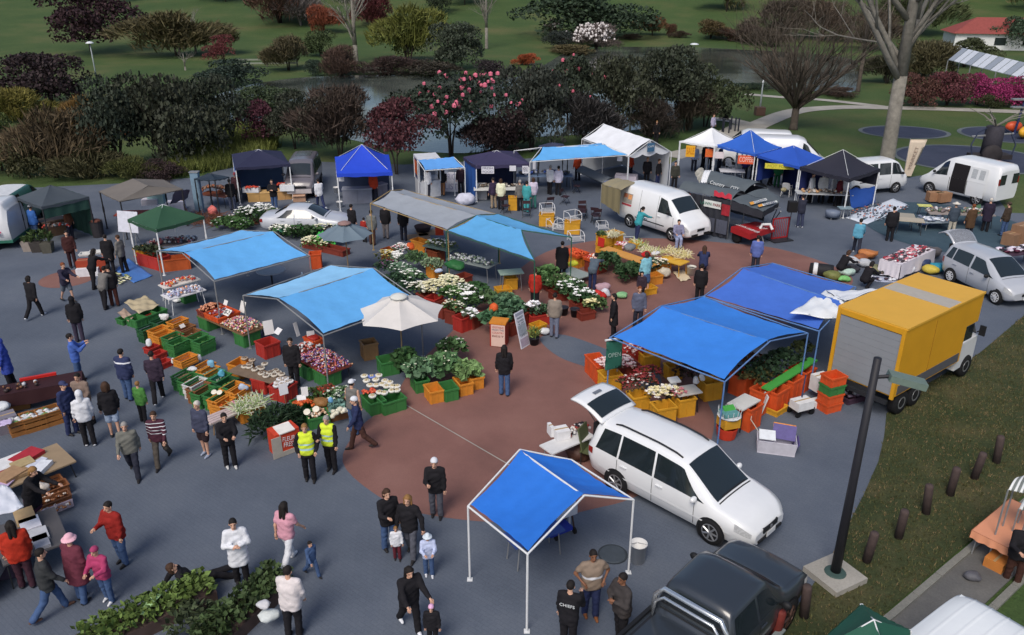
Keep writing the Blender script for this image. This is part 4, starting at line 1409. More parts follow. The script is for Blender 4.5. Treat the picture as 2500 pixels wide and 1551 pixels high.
def carton(lb,loc,lx,ly,h,rz,col=(160,124,90),gp='cardboard boxes',open_=False,name='cardboard_box',cat='box'):
 t=thg(name,lb,cat,loc,rz,gp)
 m=M('card_board_%d_%d_%d'%col,col,.85,.12,4)
 if open_:
  mb=MB();mb.box((0,0,.008),(lx,ly,.016))
  for s in(-1,1):
   mb.box((0,s*(ly/2-.006),h/2),(lx,.012,h));mb.box((s*(lx/2-.006),0,h/2),(.012,ly-.026,h-.002))
  mb.mk('carton',m,t)
  for s in(-1,1):
   MB().box((0,s*(ly/2+.05),h+.03),(lx*.98,.14,.008),rx=s*-35).mk('flap',m,t)
 else:
  MB().box((0,0,h/2),(lx,ly,h)).mk('carton',m,t)
  MB().box((0,0,h+.002),(lx*.99,.05,.004)).mk('tape',M('tape',(176,150,110),.4),t)
 return t
def bkt(lb,loc,r,h,col=(212,212,212),gp='white plastic buckets',fill=None):
 t=thg('bucket',lb,'bucket',loc,0,gp)
 mb=MB();mb.lathe([(r*.84,0),(r,h),(r*1.05,h),(r*1.05,h-.02),(r*.96,h-.02),(r*.82,.02)],(0,0,0),18)
 mb.mk('tub',M('plastic_%d_%d_%d'%col,col,.45,.05),t,True)
 mb=MB();mb.path([(-r,0,h*.9),(-r*.8,r*.5,h*.8),(0,r*.95,h*.74),(r*.8,r*.5,h*.8),(r,0,h*.9)],.008,4)
 mb.mk('handle',STEEL,t)
 if fill:
  mb=MB();mb.lathe([(.0,h*.8),(r*.93,h*.8)],(0,0,0),16);mb.mk('filling',M('fill_%d_%d_%d'%fill,fill),t)
 return t
def pnt(lb,loc,w,rz,col=(196,190,178),inner=(120,104,90),gp='tray packs of produce',name='tray_pack'):
 """shallow tray wrapped in film, with its goods showing"""
 k=('punnet',round(w,2),col,inner)
 if k not in CR:
  mb=MB()
  mb.lathe([(w*.42,0),(w*.5,w*.26),(w*.47,w*.29),(w*.4,w*.3)],(0,0,0),10)
  mb.cur=1
  for a in range(4):
   mb.ball((w*.17*cos(a*1.57+.5),w*.17*sin(a*1.57+.5),w*.3),w*.15,6,3)
  CR[k]=mb.mesh(name,[M('film_%d_%d_%d'%col,col,.35,.06,6,spec=.5),M('goods_%d_%d_%d'%inner,inner,.6,.2,20)],True)
 o=obj(name,CR[k],None,loc=loc,rot=(0,0,R(rz)))
 return tag(o,lb,'tray pack',gp)
def soft(name,lb,loc,size,col,seed=1,cat='bag',gp=None,sq=(1,.75,.52),rz=0,m=None):
 """a soft bag or bundle: a lumpy closed skin"""
 q=random.Random(seed)
 ph=[q.uniform(0,6)for _ in range(9)]
 def fn(X,Y,Z):
  d=np.sqrt((X/sq[0])**2+(Y/sq[1])**2+(Z/sq[2])**2)-.42
  for k in range(3):
   f=7+6*k
   d=d+.1/(k+1)*np.sin(X*f+ph[k])*np.sin(Y*f+ph[k+3])*np.sin(Z*f+ph[k+6])
  return np.maximum(d,-(Z+.24))
 V,Q=snet(fn,(-.62,-.62,-.5),(.62,.62,.6),.085)
 V[:,2]+=.24
 me=bpy.data.meshes.new(name)
 me.from_pydata((V*size).tolist(),[],Q.tolist())
 me.materials.append(m or M('soft_%d_%d_%d'%col,col,.55,.12,5,.5,18))
 me.polygons.foreach_set('use_smooth',[True]*len(me.polygons))
 return tag(obj(name,me,None,loc=loc,rot=(0,0,R(rz))),lb,cat,gp)
# vehicles
GLASS=M('car_glass',(34,42,46),.06,.05,3,spec=.8)
TYRE=M('tyre',(26,26,28),.85,.15,8)
RIM=M('alloy',(150,152,156),.35,.05,metal=.6)
SEAM=M('seam',(36,38,42),.7)
LAMP=M('lamp_glass',(196,198,200),.12,.25,24,spec=.8)
REDL=M('tail_glass',(140,26,24),.2,.1,spec=.7)
BLK=M('black_plastic',(30,31,34),.6,.1)
def paint(col,name='paint'):return M('%s_%d_%d_%d'%((name,)+col),col,.28,.03,2,spec=.5,coat=.5)
class Car:
 def __init__(s,lb,loc,rz,st,col,gp='vehicles parked round the market',name='car',cat='car',crown=.03):
  s.t=thg(name,lb,cat,loc,rz,gp)
  s.col=paint(col)if isinstance(col,tuple)else col
  s.crown=crown
  A=np.array(st,float)
  s.x0,s.x1=A[0,0],A[-1,0]
  xs=np.linspace(s.x0,s.x1,90)
  D=[np.interp(xs,A[:,0],A[:,k])for k in range(1,7)]
  ker=np.array([1,2,3,2,1.0]);ker/=ker.sum()
  D=[np.convolve(np.pad(d,2,'edge'),ker,'valid')for d in D]
  s.xs,s.D=xs,D
  mb=MB()
  rings=[s.ring(x)for x in xs]
  n=len(rings[0])
  vs=[p for r in rings for p in r]
  fs=[(k*n+i,k*n+(i+1)%n,(k+1)*n+(i+1)%n,(k+1)*n+i)for k in range(len(rings)-1)for i in range(n)]
  fs+=[tuple(range(n))[::-1],tuple(range((len(rings)-1)*n,len(rings)*n))]
  mb.qm(vs,fs)
  s.body=mb.mk('body',s.col,s.t,True)
  s.body.data.polygons[-1].use_smooth=s.body.data.polygons[-2].use_smooth=False
 def at(s,x):
  return[float(np.interp(x,s.xs,d))for d in s.D]
 def half(s,x):
  zb,zk,zt,wb,wk,wt=s.at(x)
  rr=min(.07,.3*max(.01,zt-zk))
  return[(0,zb),(wb*.9,zb),(wb,zb+.07),(max(wb,wk)*1.012,(zb*.45+zk*.55)),(wk,zk),(wt+rr*.3,zt-rr),(wt-.05,zt-.012),(wt*.5,zt+s.crown*.75),(0,zt+s.crown)]
 def ring(s,x):
  h=s.half(x)
  return[(x,-y,z)for y,z in h]+[(x,y,z)for y,z in h[-2:0:-1]]
 def P(s,kind,x,t,sg):
  h=s.half(x)
  if kind=='side':a,b=h[4],h[5];y=a[0]+(b[0]-a[0])*t;z=a[1]+(b[1]-a[1])*t
  elif kind=='low':
   q=[h[2],h[3],h[4]];k=min(1,int(t*2));f=t*2-k
   y=q[k][0]+(q[k+1][0]-q[k][0])*f;z=q[k][1]+(q[k+1][1]-q[k][1])*f
  else:
   u=abs(t);q=[h[8],h[7],h[6]];k=min(1,int(u*2));f=u*2-k
   y=(q[k][0]+(q[k+1][0]-q[k][0])*f);z=q[k][1]+(q[k+1][1]-q[k][1])*f
   return Vec((x,y if t>0 else-y,z))
  return Vec((x,sg*y,z))
 def patch(s,name,kind,xa,xb,t0,t1,sg=1,m=None,off=.008,xat=None,xbt=None,parent=None,nu=8,nv=4):
  xat=xa if xat is None else xat;xbt=xb if xbt is None else xbt
  def fn(u,v):
   t=t0+(t1-t0)*v
   x=(xa+(xb-xa)*u)*(1-v)+(xat+(xbt-xat)*u)*v
   if kind=='top':
    w=1-abs(2*v-1);x=xa+(xb-xa)*u
   e=.01
   p=s.P(kind,x,t,sg)
   du=s.P(kind,x+e,t,sg)-s.P(kind,x-e,t,sg)
   dv=s.P(kind,x,min(t+e,1),sg)-s.P(kind,x,max(t-e,-1 if kind=='top' else 0),sg)
   n=du.cross(dv)
   n=n.normalized()if n.length>1e-9 else Vec((0,0,1))
   if kind=='top':
    if n.z<0:n=-n
   elif n.y*sg<0:n=-n
   return p+n*off
  mb=MB();mb.grid(fn,nu,nv)
  return mb.mk(name,m or GLASS,parent or s.t,True)
 def seam(s,x,sg,t0=.05,t1=1.0,kind='low',w=.014):
  return s.patch('door_seam',kind,x,x+w,t0,t1,sg,SEAM,.005,nu=1,nv=6)
 def wheels(s,xr,xf,r,w,rim=RIM,spokes=7,sides=(-1,1),out=.0):
  for x in(xr,xf):
   for sg in sides:
    zb,zk,zt,wb,wk,wt=s.at(x)
    y=max(wb,wk)*1.012+.004+out
    mb=MB()
    n=20
    def pt(a,q):return(x+q*cos(a),sg*(y+.001),max(.06,r+q*sin(a)))
    vs=[(x,sg*(y+.001),r)]+[pt(2*pi*i/n,r*1.16)for i in range(n)]
    mb.qm(vs,[(0,i+1,(i+1)%n+1)for i in range(n)])
    mb.mk('wheel_arch',BLK,s.t)
    mb=MB();mb.lathe([(r*.6,-w/2),(r*.97,-w/2),(r,-w/3),(r,w/3),(r*.97,w/2),(r*.66,w/2+.004)],(0,0,0),24,'y')
    wl=mb.mk('wheel',TYRE,s.t,True,loc=(x,sg*(y-w/2+.02),r))
    mb=MB()
    e=w/2+.006
    mb.lathe([(r*.68,e-.03),(r*.68,e),(r*.60,e+.003),(r*.58,e-.02)],(0,0,0),22,'y')
    for k in range(spokes):
     a=2*pi*k/spokes
     mb.bar((0,e-.004,0),(r*.62*cos(a),e-.004,r*.62*sin(a)),r*.085,r*.07,5)
    mb.lathe([(r*.16,e),(r*.12,e+.012),(.01,e+.012)],(0,0,0),10,'y')
    o=mb.mk('rim',rim,wl)
    if sg<0:o.scale=(1,-1,1)
 def mirror(s,x,z,y,m=None):
  for sg in(-1,1):
   mb=MB();mb.ball((x,sg*(y+.13),z),.11,10,6,(.65,1,.75));mb.bar((x,sg*(y-.02),z-.04),(x,sg*(y+.1),z-.02),.025)
   o=mb.mk('mirror',m or s.col,s.t,True)
 def handle(s,x,sg,z):
  zb,zk,zt,wb,wk,wt=s.at(x)
  MB().box((x,sg*(wk*1.012+.016),z),(.2,.03,.035)).mk('door_handle',s.col,s.t)
 def plate(s,x,z,rz=0,txt=None):
  MB().box((x,0,z),(.015,.38,.13)).mk('number_plate',WHITEM,s.t)
def std_car(c,win,xw0,xw1,belt_t=.06,top_t=.93,screen=(0,0),rear=None,sgs=(-1,1)):
 """win: list of (x at belt rear, x at belt front, x at roof rear, x at roof front)"""
 for sg in sgs:
  for a,b,at_,bt in win:
   c.patch('side_window','side',a,b,belt_t,top_t,sg,GLASS,.008,at_,bt)
 c.patch('windscreen','top',screen[0],screen[1],-.94,.94,1,GLASS,.010,nu=8,nv=8)
 if rear:c.patch('rear_window','top',rear[0],rear[1],-.88,.88,1,GLASS,.010,nu=6,nv=8)
# pop-up gazebos round the edge of the square
LB=(96,168,226)
MBL=(54,126,214)
gazebo('slate grey gazebo beside the green van at the left',[(-23.87,38.46,2.1),(-21.84,36.83,2.1),(-20.54,38.62,2.1),(-22.42,40.11,2.1)],2.1,2.7,(66,74,82),
 DARKM,.14,walls=[(2,(44,76,66),.05),(1,(40,70,62),1.5)])
gazebo('taupe canvas canopy with a long ridge at the back left',[(-20.72,40.17,1.95),(-18.91,38.38,1.95),(-16.78,40.65,1.95),(-18.47,42.55,1.95)],1.95,
 2.35,(112,106,100),DARKM,.05,ridge=.8)
gazebo('dark green gazebo with white trim beside the pale blue tarpaulin',[(-16.95,34.81,2.1),(-15.13,33.34,2.1),(-13.81,35.28,2.1),(-15.67,36.54,2.1)],
 2.1,2.72,(44,80,58),WHITEM,.15)
gazebo('small dark blue canopy over brown wares at the back left',[(-16.89,42.79,1.95),(-15.75,42.58,1.95),(-15.21,43.22,1.95),(-16.6,44,1.95)],1.95,2.15,(34,48,62),
 DARKM,.08)
gazebo('navy gazebo with pale blue walls over a timber stall',[(-15.3,44.74,2.1),(-12.55,45.66,2.1),(-13.89,48.97,2.1),(-16.54,48.13,2.1)],2.1,2.65,(40,42,68),
 WHITEM,.16,walls=[(2,(86,110,150),.0),(3,(66,110,186),.2)])
gazebo('bright royal blue peaked gazebo over a grey counter',[(-9.39,43.33,2.1),(-6.52,43.71,2.1),(-7.3,47.99,2.1),(-10.3,47.41,2.1)],2.1,3.2,(34,70,196),
 WHITEM,.2,1.35,walls=[(2,(60,70,96),.0)])
gazebo('faded navy gazebo with paper signs and a blue side wall',[(-2,45.26,2.1),(.95,45.75,2.1),(.25,48.91,2.1),(-2.79,47.41,2.1)],2.1,2.6,(56,52,82),
 WHITEM,.2,walls=[(3,(44,88,160),.0),(2,(40,48,80),.0)])
gazebo('navy gazebo roof showing behind the long pale blue awning',[(1.54,48.27,2.3),(3.33,48.68,2.3),(3.13,50.14,2.3),(1.65,49.64,2.3)],2.3,2.6,(52,56,78),
 DARKM,.1)
gazebo('white peaked gazebo with coloured posters',[(10.52,51.28,2.25),(12.34,49.75,2.25),(14.23,51.41,2.25),(12.78,53.13,2.25)],2.25,3.05,(224,226,228),
 WHITEM,.1,1.5,legr=.045)
gazebo('blue peaked gazebo with an orange sign, next to the white one',[(12.49,50.11,2.25),(14.17,47.47,2.25),(16.29,49.45,2.25),(14.63,51.72,2.25)],2.25,
 3.25,(44,94,186),WHITEM,.14,1.45)
gazebo('blue gazebo with a yellow banner, next to the black one',[(14.42,47.66,2.15),(15.89,44.75,2.15),(17.95,46.64,2.15),(16.55,49.26,2.15)],2.15,2.85,(42,84,180),
 WHITEM,.16,1.0,walls=[(2,(30,40,92),.0),(3,(36,58,130),.6)])
gazebo('black peaked gazebo over a cooking stall',[(15.97,44.7,2.15),(17.63,42.03,2.15),(20.12,44.27,2.15),(18.43,46.76,2.15)],2.15,3.15,(42,42,54),WHITEM,
 .2,1.35,walls=[(3,(38,48,104),.3),(2,(44,46,60),1.2)])
def marquee(lb,e0,e1,r0,r1,b0,b1,col):
 t=tarp(lb,(e0,e1),(r0,r1),(b0,b1),col,sag=.05,fr=WHITEM,name='marquee',gp='gazebos and canopies')
 c=t.location
 m=fab((216,218,222))
 for nm,a,r,b in(('gable_end',e1,r1,b1),('gable_end',e0,r0,b0)):
  a,r,b=V3(a)-c,V3(r)-c,V3(b)-c
  mb=MB()
  mb.grid(lambda u,v:a.lerp(b,u).lerp(r,v*(1-abs(2*u-1)))-Vec((0,0,.16*(1-v)*abs(sin(u*9.4)))),12,4)
  mb.mk(nm,m,t,True)
 for a,b,z0 in((b0,b1,.1),(b0,e0,.1)):
  a,b=V3(a)-c,V3(b)-c
  mb=MB();mb.grid(lambda u,v:(a.x+(b.x-a.x)*u,a.y+(b.y-a.y)*u+.03*sin(u*25),z0+(a.z-z0)*v),16,3)
  mb.mk('side_wall',fab((196,200,206)),t,True)
 p=(V3(e1)+V3(b1))/2-c;d=V3(b1)-V3(e1)
 MB().box((p.x,p.y,V3(r1).z-.42),(.5,.02,.5),rz=math.degrees(math.atan2(d.y,d.x))).mk('gable_sign',M('sign_teal',(64,104,136),.6),t).location=(.05,-.12,
  0)
 words('CAFE',.16,M('white_print',(214,218,220)),t,(p.x+.05,p.y-.145,V3(r1).z-.36),(R(90),0,math.atan2(d.y,d.x)),.4)
 return t
marquee('long white ridge marquee behind the white van',(4.5,51.73,2.3),(6.68,46.7,2.3),(5.85,52.46,3.1),(8.02,47.44,3.1),(7.37,54.24,2.3),(9.31,48.07,2.3),(224,226,230))
# tarpaulin awnings over the produce stalls
tarp('pale blue tarpaulin awning nearest the green gazebo',((-10.63,27.32,2.1),(-7.95,30,2.1)),((-12.29,29.02,2.55),(-9.65,31.57,2.55)),((-13.9,30.54,2.1),(-11.46,33.19,2.1)),
 LB,col2=(112,178,232))
tarp('pale blue tarpaulin awning beside the cream parasol',((-5.77,22.71,2.1),(-3.18,25.4,2.1)),((-7.54,24.46,2.55),(-4.94,27.26,2.55)),((-9.13,26,2.05),(-6.82,28.95,2.05)),
 LB,col2=(140,196,236))
tarp('grey tarpaulin awning over the flower stall',((-2.7,32.68,2.3),(-6.46,36.73,2.3)),((-1.51,33.92,2.55),(-5.74,37.99,2.55)),((-.67,34.92,2.3),(-5.32,39.18,2.3)),(150,156,164),
 sag=.08,fr=M('pole_timber',(160,138,96),.7))
tarp('pale blue tarpaulin awning joined to the grey one',((-2.65,32.51,2.3),(.81,28.9,2.3)),((-1.49,33.71,2.6),(.36,31.68,2.6)),((-.6,34.92,2.3),(2.33,31.69,2.3)),(92,162,212),
 sag=.1,fr=M('pole_green',(48,92,76),.5))
tarp('mid blue tarpaulin awning over the flower bins by the white car',((3.07,22.46,2.1),(5.78,19.72,2.1)),((4.76,23.9,2.5),(7.4,21.38,2.5)),((6.51,25.7,2.1),(8.98,22.78,2.1)),
 MBL,fr=M('pole_blue',(92,126,176),.45))
tarp('darker blue tarpaulin awning behind the yellow truck',((6.62,25.79,2.1),(9.48,23.04,2.1)),((8.25,27.41,2.5),(10.65,24.23,2.5)),((9.85,29.05,2.1),(11.96,26.63,2.1)),(66,108,196),
 fr=M('pole_blue',(92,126,176),.45))
tarp('long pale blue awning in front of the white marquee',((1.08,45.2,2.35),(6.64,46.9,2.35)),((1.77,47.05,2.75),(5.41,47.66,2.75)),((.23,48.04,2.35),(5.54,50.18,2.35)),
 LB,fr=WHITEM,sag=.08)
tw=tarp('crumpled bright blue tent on white legs in the foreground',((-.87,14.24,2),(.32,12.77,2)),((.2,15.73,2.4),(1.48,14.06,2.4)),((1.36,15.93,2),(2.54,14.46,2)),(40,112,206),
 fr=WHITEM,sag=.16,name='blue_tent')
def cloth2(lb,pts,col,name='sheet',bumps=.05,cat='sheet',n=14,seed=1):
 A,B,C_,D=[V3(p)for p in pts]
 q=random.Random(seed);f=[q.uniform(6,14)for _ in range(4)]
 c=(A+B+C_+D)/4
 mb=MB()
 mb.grid(lambda u,v:A.lerp(B,u).lerp(D.lerp(C_,u),v)-c+Vec((0,0,bumps*sin(u*f[0]+v*3)*sin(v*f[1]+u*2)+.5*bumps*sin(u*f[2]*2)*sin(v*f[3]))),
  n,n,.004)
 o=mb.mk(name,fab(col),None,True,loc=c)
 return tag(o,lb,cat)
cloth2('white plastic sheet thrown over the darker blue awning beside the truck',[(8.67,23.45,2.45),(10.18,23.35,2.3),(10.68,24.23,2.55),(10.56,25.57,2.4)],(222,226,230),
 'white_sheet',.04)
cloth2('second white plastic sheet running to the truck roof',[(10.5,25.42,2.44),(10.6,24.06,2.6),(11.96,24.83,2.75),(11.38,25.24,2.5)],(216,220,226),
 'white_sheet',.03,seed=4)
prsl('cream parasol over the leafy greens',(-3.66,24.48,0),2.05,2.62,1.5,(206,202,198),7,(206,206,200),22)
prsl('grey parasol between the two pale blue awnings',(-7.06,33.13,0),1.95,2.45,1.18,(104,120,132),8,(140,112,108),6)
kc=[V3((-5.31,45.96,2.25)),V3((-4.1,46.52,2.25)),V3((-4.5,47.94,2.25)),V3((-5.77,47.56,2.25))]
cc=sum(kc,Vec())/4;cc.z=0
kt=thg('kiosk','small white roofed food kiosk with orange and blue panels','kiosk',cc,0)
MB().poly([tuple((p-cc)[:2])for p in kc],2.15,2.25).mk('roof',M('kiosk_roof',(206,208,212),.5),kt)
inn=[(p-cc)*.95 for p in kc]
MB().poly([tuple(p[:2])for p in inn],.0,.95).mk('counter',M('kiosk_white',(200,202,206),.5),kt)
for i,col in((3,(62,70,110)),(2,(150,154,160))):
 a,b=inn[i],inn[(i+1)%4]
 mb=MB();mb.grid(lambda u,v:(a.x+(b.x-a.x)*u,a.y+(b.y-a.y)*u,.95+1.2*v),4,3)
 mb.mk('wall_panel',M('panel_%d_%d_%d'%col,col,.6),kt)
a,b=inn[3]*1.02,inn[0]*1.02
mb=MB();mb.grid(lambda u,v:(a.x+(b.x-a.x)*(.2+.5*u)-.03,a.y+(b.y-a.y)*(.2+.5*u)-.03,1.25+.8*v),3,3)
mb.mk('menu_board',M('menu_orange',(196,92,50),.6,.5,6),kt)
for p in inn:MB().bar((p.x,p.y,.9),(p.x,p.y,2.2),.04,n=6).mk('post',WHITEM,kt)
tarp('small pale blue awning on the front of the white kiosk',((-4.77,44.33,2.05),(-2.67,45.03,2.05)),((-5.3,45.83,2.28),(-3.36,46.61,2.28)),None,(96,158,224),
 sag=.05,fr=WHITEM)
# dark canvas display tent with banners, and its red trailer
def strp(t,name,a,b,z0a,z1a,m,wav=.02,n=16,z0b=None,z1b=None):
 a,b=V3(a)-t.location,V3(b)-t.location
 z0b=z0a if z0b is None else z0b;z1b=z1a if z1b is None else z1b
 d=(b-a).normalized();nn=Vec((d.y,-d.x,0))
 mb=MB()
 mb.grid(lambda u,v:(a.x+(b.x-a.x)*u+nn.x*wav*sin(u*n*1.7),a.y+(b.y-a.y)*u+nn.y*wav*sin(u*n*1.7),(z0a+(z0b-z0a)*u)*(1-v)+(z1a+(z1b-z1a)*u)*v),
  n,3)
 return mb.mk(name,m,t,True)
def rfb(t,name,a0,a1,b0,b1,m,rise=.3,n=10):
 a0,a1,b0,b1=[V3(p)-t.location for p in(a0,a1,b0,b1)]
 mb=MB()
 mb.grid(lambda u,v:a0.lerp(a1,u).lerp(b0.lerp(b1,u),v)+Vec((0,0,rise*sin(pi*v)**.8+.02*sin(u*17))),18,n)
 return mb.mk(name,m,t,True)
canv=fab((84,92,98),.14,'canvas');dark=fab((44,46,54),.16,'drape');darkg=fab((76,80,94),.1,'drape')
dt=thg('display_tent','dark grey canvas display tent with banners and black drapes','tent',(11.11,43.7,0),0)
n0,n1,n2=(8.42,40.45,2),(9.44,39.36,2),(10.57,38.33,2)
f0,f1,f2=(9.18,41.27,2),(10.5,40.45,2),(11.56,39.36,2)
rfb(dt,'front_roof',n0,n2,f0,f2,canv,.32)
strp(dt,'drape',n1,n2,.05,1.95,dark,.05)
strp(dt,'drape',n0,n1,.6,1.95,dark,.04)
for a,b in((.15,.5),(.55,.95)):
 pa,pb=V3(n1).lerp(V3(n2),a),V3(n1).lerp(V3(n2),b)
 off=Vec((-.02,-.08,0))
 strp(dt,'lower_panel',pa+off,pb+off,.25,.95,darkg,.01)
off=Vec((-.02,-.07,0))
strp(dt,'banner',V3(n1).lerp(V3(n2),.05)+off,V3(n1).lerp(V3(n2),.66)+off,1.45,1.8,M('banner_white',(206,210,206),.6),.0,4)
strp(dt,'banner',V3(n0)+off,V3(n0).lerp(V3(n1),.42)+off,1.62,1.9,M('banner_white',(206,210,206),.6),.0,4)
strp(dt,'banner',V3(n0).lerp(V3(n1),.42)+off,V3(n0).lerp(V3(n1),.5)+off,1.55,1.9,M('banner_orange',(178,70,44),.6),.0,2)
strp(dt,'red_badge',V3(n1).lerp(V3(n2),.7)+off,V3(n1).lerp(V3(n2),.98)+off,1.2,1.75,M('badge_red',(150,36,48),.6,.4,5),.0,4)
ang=math.atan2(n2[1]-n1[1],n2[0]-n1[0])
pm=V3(n1).lerp(V3(n2),.355)-dt.location+Vec((-.03,-.09,0))
words('LAWN',.2,M('print_green',(40,110,90)),dt,(pm.x-.35*cos(ang),pm.y-.35*sin(ang),1.62),(R(90),0,ang),.6)
words('PARKER',.2,M('print_red',(130,40,44)),dt,(pm.x+.35*cos(ang),pm.y+.35*sin(ang),1.62),(R(90),0,ang),.62)
ra,rb_=V3(n1).lerp(V3(n2),.38),V3(n1).lerp(V3(n2),1.0)
rfb(dt,'red_cowl',ra+Vec((0,0,.03)),rb_+Vec((0,0,.03)),ra+Vec((.1,.5,.2)),rb_+Vec((.1,.4,.2)),M('cowl_red',(176,46,60),.5),.06,4)
g0,g1=(10.11,41.7,2),(11.53,39.72,2)
h0,h1=(10.77,43.22,2.05),(12.96,40.51,2.05)
rfb(dt,'rear_roof',g0,g1,h0,h1,canv,.4,12)
rfb(dt,'white_edging',V3(g0)+Vec((-.3,.05,0)),V3(g0)+Vec((.02,0,.01)),V3(h0)+Vec((-.3,.05,0)),V3(h0)+Vec((.02,0,.01)),fab((214,216,220)),.42,
 8)
strp(dt,'drape',h0,h1,.3,2.0,dark,.04)
strp(dt,'name_strip',V3(g0)+Vec((.05,-.03,0)),V3(g1)+Vec((0,-.03,0)),1.82,2.08,fab((58,62,70)),.0,6)
ang2=math.atan2(g1[1]-g0[1],g1[0]-g0[0])
pm=V3(g0).lerp(V3(g1),.28)-dt.location
words('Country',.26,M('white_print',(214,218,220)),dt,(pm.x,pm.y-.08,2.1),(R(60),0,ang2),.95)
pm=V3(g0).lerp(V3(g1),.74)-dt.location
words('CITY',.26,M('white_print',(214,218,220)),dt,(pm.x,pm.y-.08,2.1),(R(60),0,ang2),.5)
rfb(dt,'fly_sheet',(10.03,44.27,1.9),V3(g0)+Vec((-.35,.1,-.05)),(10.74,45.37,1.9),V3(h0)+Vec((-.3,.3,-.05)),M('fly_cloth',(172,168,156),.8,.35,5),
 .15,8)
rfb(dt,'end_awning',n2,(11.82,37.26,1.75),(11.51,39.18,2.05),(13.02,38.79,1.75),canv,.06,8)
rfb(dt,'end_roof',(11.51,39.2,2.06),(13.01,38.75,1.76),(12.83,40.26,2.05),(13.33,39.71,1.78),canv,.1,8)
strp(dt,'awning_valance',n2,(11.82,37.26,1.75),1.55,1.98,dark,.02,10,1.4,1.74)
strp(dt,'awning_valance',(11.82,37.26,1.75),(13.02,38.79,1.75),1.45,1.74,dark,.02,8)
for k,(a,b,c_,d)in enumerate((((11.33,37.64,1.9),(12.29,38.31,1.96),(12.28,38.53,2),(11.32,37.9,1.95)),((11.65,37.41,1.86),(12.79,38.28,1.86),(12.81,38.49,1.9),(11.65,37.64,1.9)))):
 A,B,C_,D=[V3(p)-dt.location+Vec((0,0,.05))for p in(a,b,c_,d)]
 mb=MB();mb.qm([A,B,C_,D],[(0,1,2,3)]);mb.mk('banner',M('banner_white',(206,210,206),.6),dt)
 mb=MB();mb.qm([A+Vec((0,0,.008)),A.lerp(B,.22)+Vec((0,0,.008)),D.lerp(C_,.22)+Vec((0,0,.008)),D+Vec((0,0,.008))],[(0,1,2,3)]);mb.mk('banner_end',
  M('banner_gold',(214,150,60),.6),dt)
 p=(A+B+C_+D)/4+Vec((.1,0,.016));a3=math.atan2((B-A).y,(B-A).x)
 words(('COUNTRY','TRADERS')[k],.2,M('print_grey',(84,84,110)),dt,p,(R(28),0,a3),.9)
mb=MB();mb.bar((12.02,37.92,1.5),(13.11,38.78,1.5),.03);mb.bar((13.21,39.36,1.4),(13.51,41.01,.1),.03);mb.bar((13.3,39.17,1.2),(13.54,40.9,.1),.03)
o=mb.mk('strut',STEEL,dt);o.matrix_parent_inverse=Matrix.Translation(-Vec(dt.location))
for p in(n1,n2,f0,f2,g0,h0,h1):
 q_=V3(p)-dt.location
 MB().bar((q_.x,q_.y+.06,0),(q_.x,q_.y+.06,2.0),.025).mk('pole',STEEL,dt)
rt_c=[V3((10.6,37.98,.75)),V3((11.22,36.8,.75)),V3((12.79,38.08,.75)),V3((12.03,38.86,.75))]
rc=sum(rt_c,Vec())/4;rc.z=0
rt=thg('trailer','red flat trailer with white lettering in front of the display tent','trailer',rc,0)
RED=M('trailer_red',(160,34,38),.45,.08,3,spec=.4)
MB().poly([tuple((p-rc)[:2])for p in rt_c],.5,.78).mk('deck',RED,rt)
d=(rt_c[1]-rt_c[0]).normalized();a4=math.atan2(d.y,d.x)
words('LAWN PARKER',.3,M('white_print',(214,218,220)),rt,(rt_c[0]*.35+rt_c[1]*.4+rt_c[2]*.15+rt_c[3]*.1-rc)+Vec((0,.05,.04)),(0,0,a4),1.5)
words('TURF',.3,M('white_print',(214,218,220)),rt,(rt_c[0]*.1+rt_c[1]*.3+rt_c[2]*.5+rt_c[3]*.1-rc)+Vec((0,.05,.04)),(0,0,a4),.6)
for p in(rt_c[0],rt_c[3]):
 q_=(p-rc)*.86
 mb=MB();mb.lathe([(.16,-.09),(.27,-.09),(.29,-.04),(.29,.04),(.27,.09),(.16,.09)],(0,0,0),18,'y')
 w_=mb.mk('wheel',TYRE,rt,True,loc=(q_.x+.15,q_.y-.12,.29),rot=(0,0,a4))
 mb=MB();mb.lathe([(.16,-.08),(.17,.0),(.16,.08)],(0,0,0),14,'y');mb.mk('rim',RIM,w_)
p=(rt_c[1]+rt_c[2])/2-rc
MB().bar((p.x*.8,p.y*.8,.6),V3((12.15,37.57,.08))-rc,.035).mk('drawbar',STEEL,rt)
MB().path([(p.x-.1,p.y+.2,.78),(p.x,p.y+.25,.98),(p.x+.35,p.y+.2,1.0),(p.x+.45,p.y+.05,.78)],.07,8).mk('mudguard',WHITEM,rt)
sp=thg('speaker_stand','black loudspeaker on a tall pole beside the red panel','loudspeaker',(13.48,38.2,0),0)
MB().bar((0,0,0),(.02,0,1.5),.018).mk('pole',DARKM,sp)
MB().box((.03,0,1.72),(.42,.3,.52)).mk('cabinet',M('speaker_black',(34,34,38),.8),sp)
MB().box((.03,-.157,1.72),(.36,.012,.46)).mk('grille',M('speaker_grille',(26,26,28),.9,.3,60),sp)
MB().box((-.35,.05,.03),(1.1,.7,.05),rz=20).mk('base_plate',DARKM,sp)
pn=thg('mesh_hoarding','upright red mesh panel between the trailer and loudspeaker','panel',(13.15,38.44,0),20)
mb=MB()
for k in range(9):mb.bar((-.42+k*.105,0,.1),(-.42+k*.105,0,1.05),.014)
mb.mk('bars',RED,pn)
MB().box((0,0,1.07),(.92,.05,.06)).box((0,0,.08),(.92,.05,.06)).box((-.46,0,.58),(.06,.05,1.0)).box((.46,0,.58),(.06,.05,1.0)).mk('frame',RED,pn)
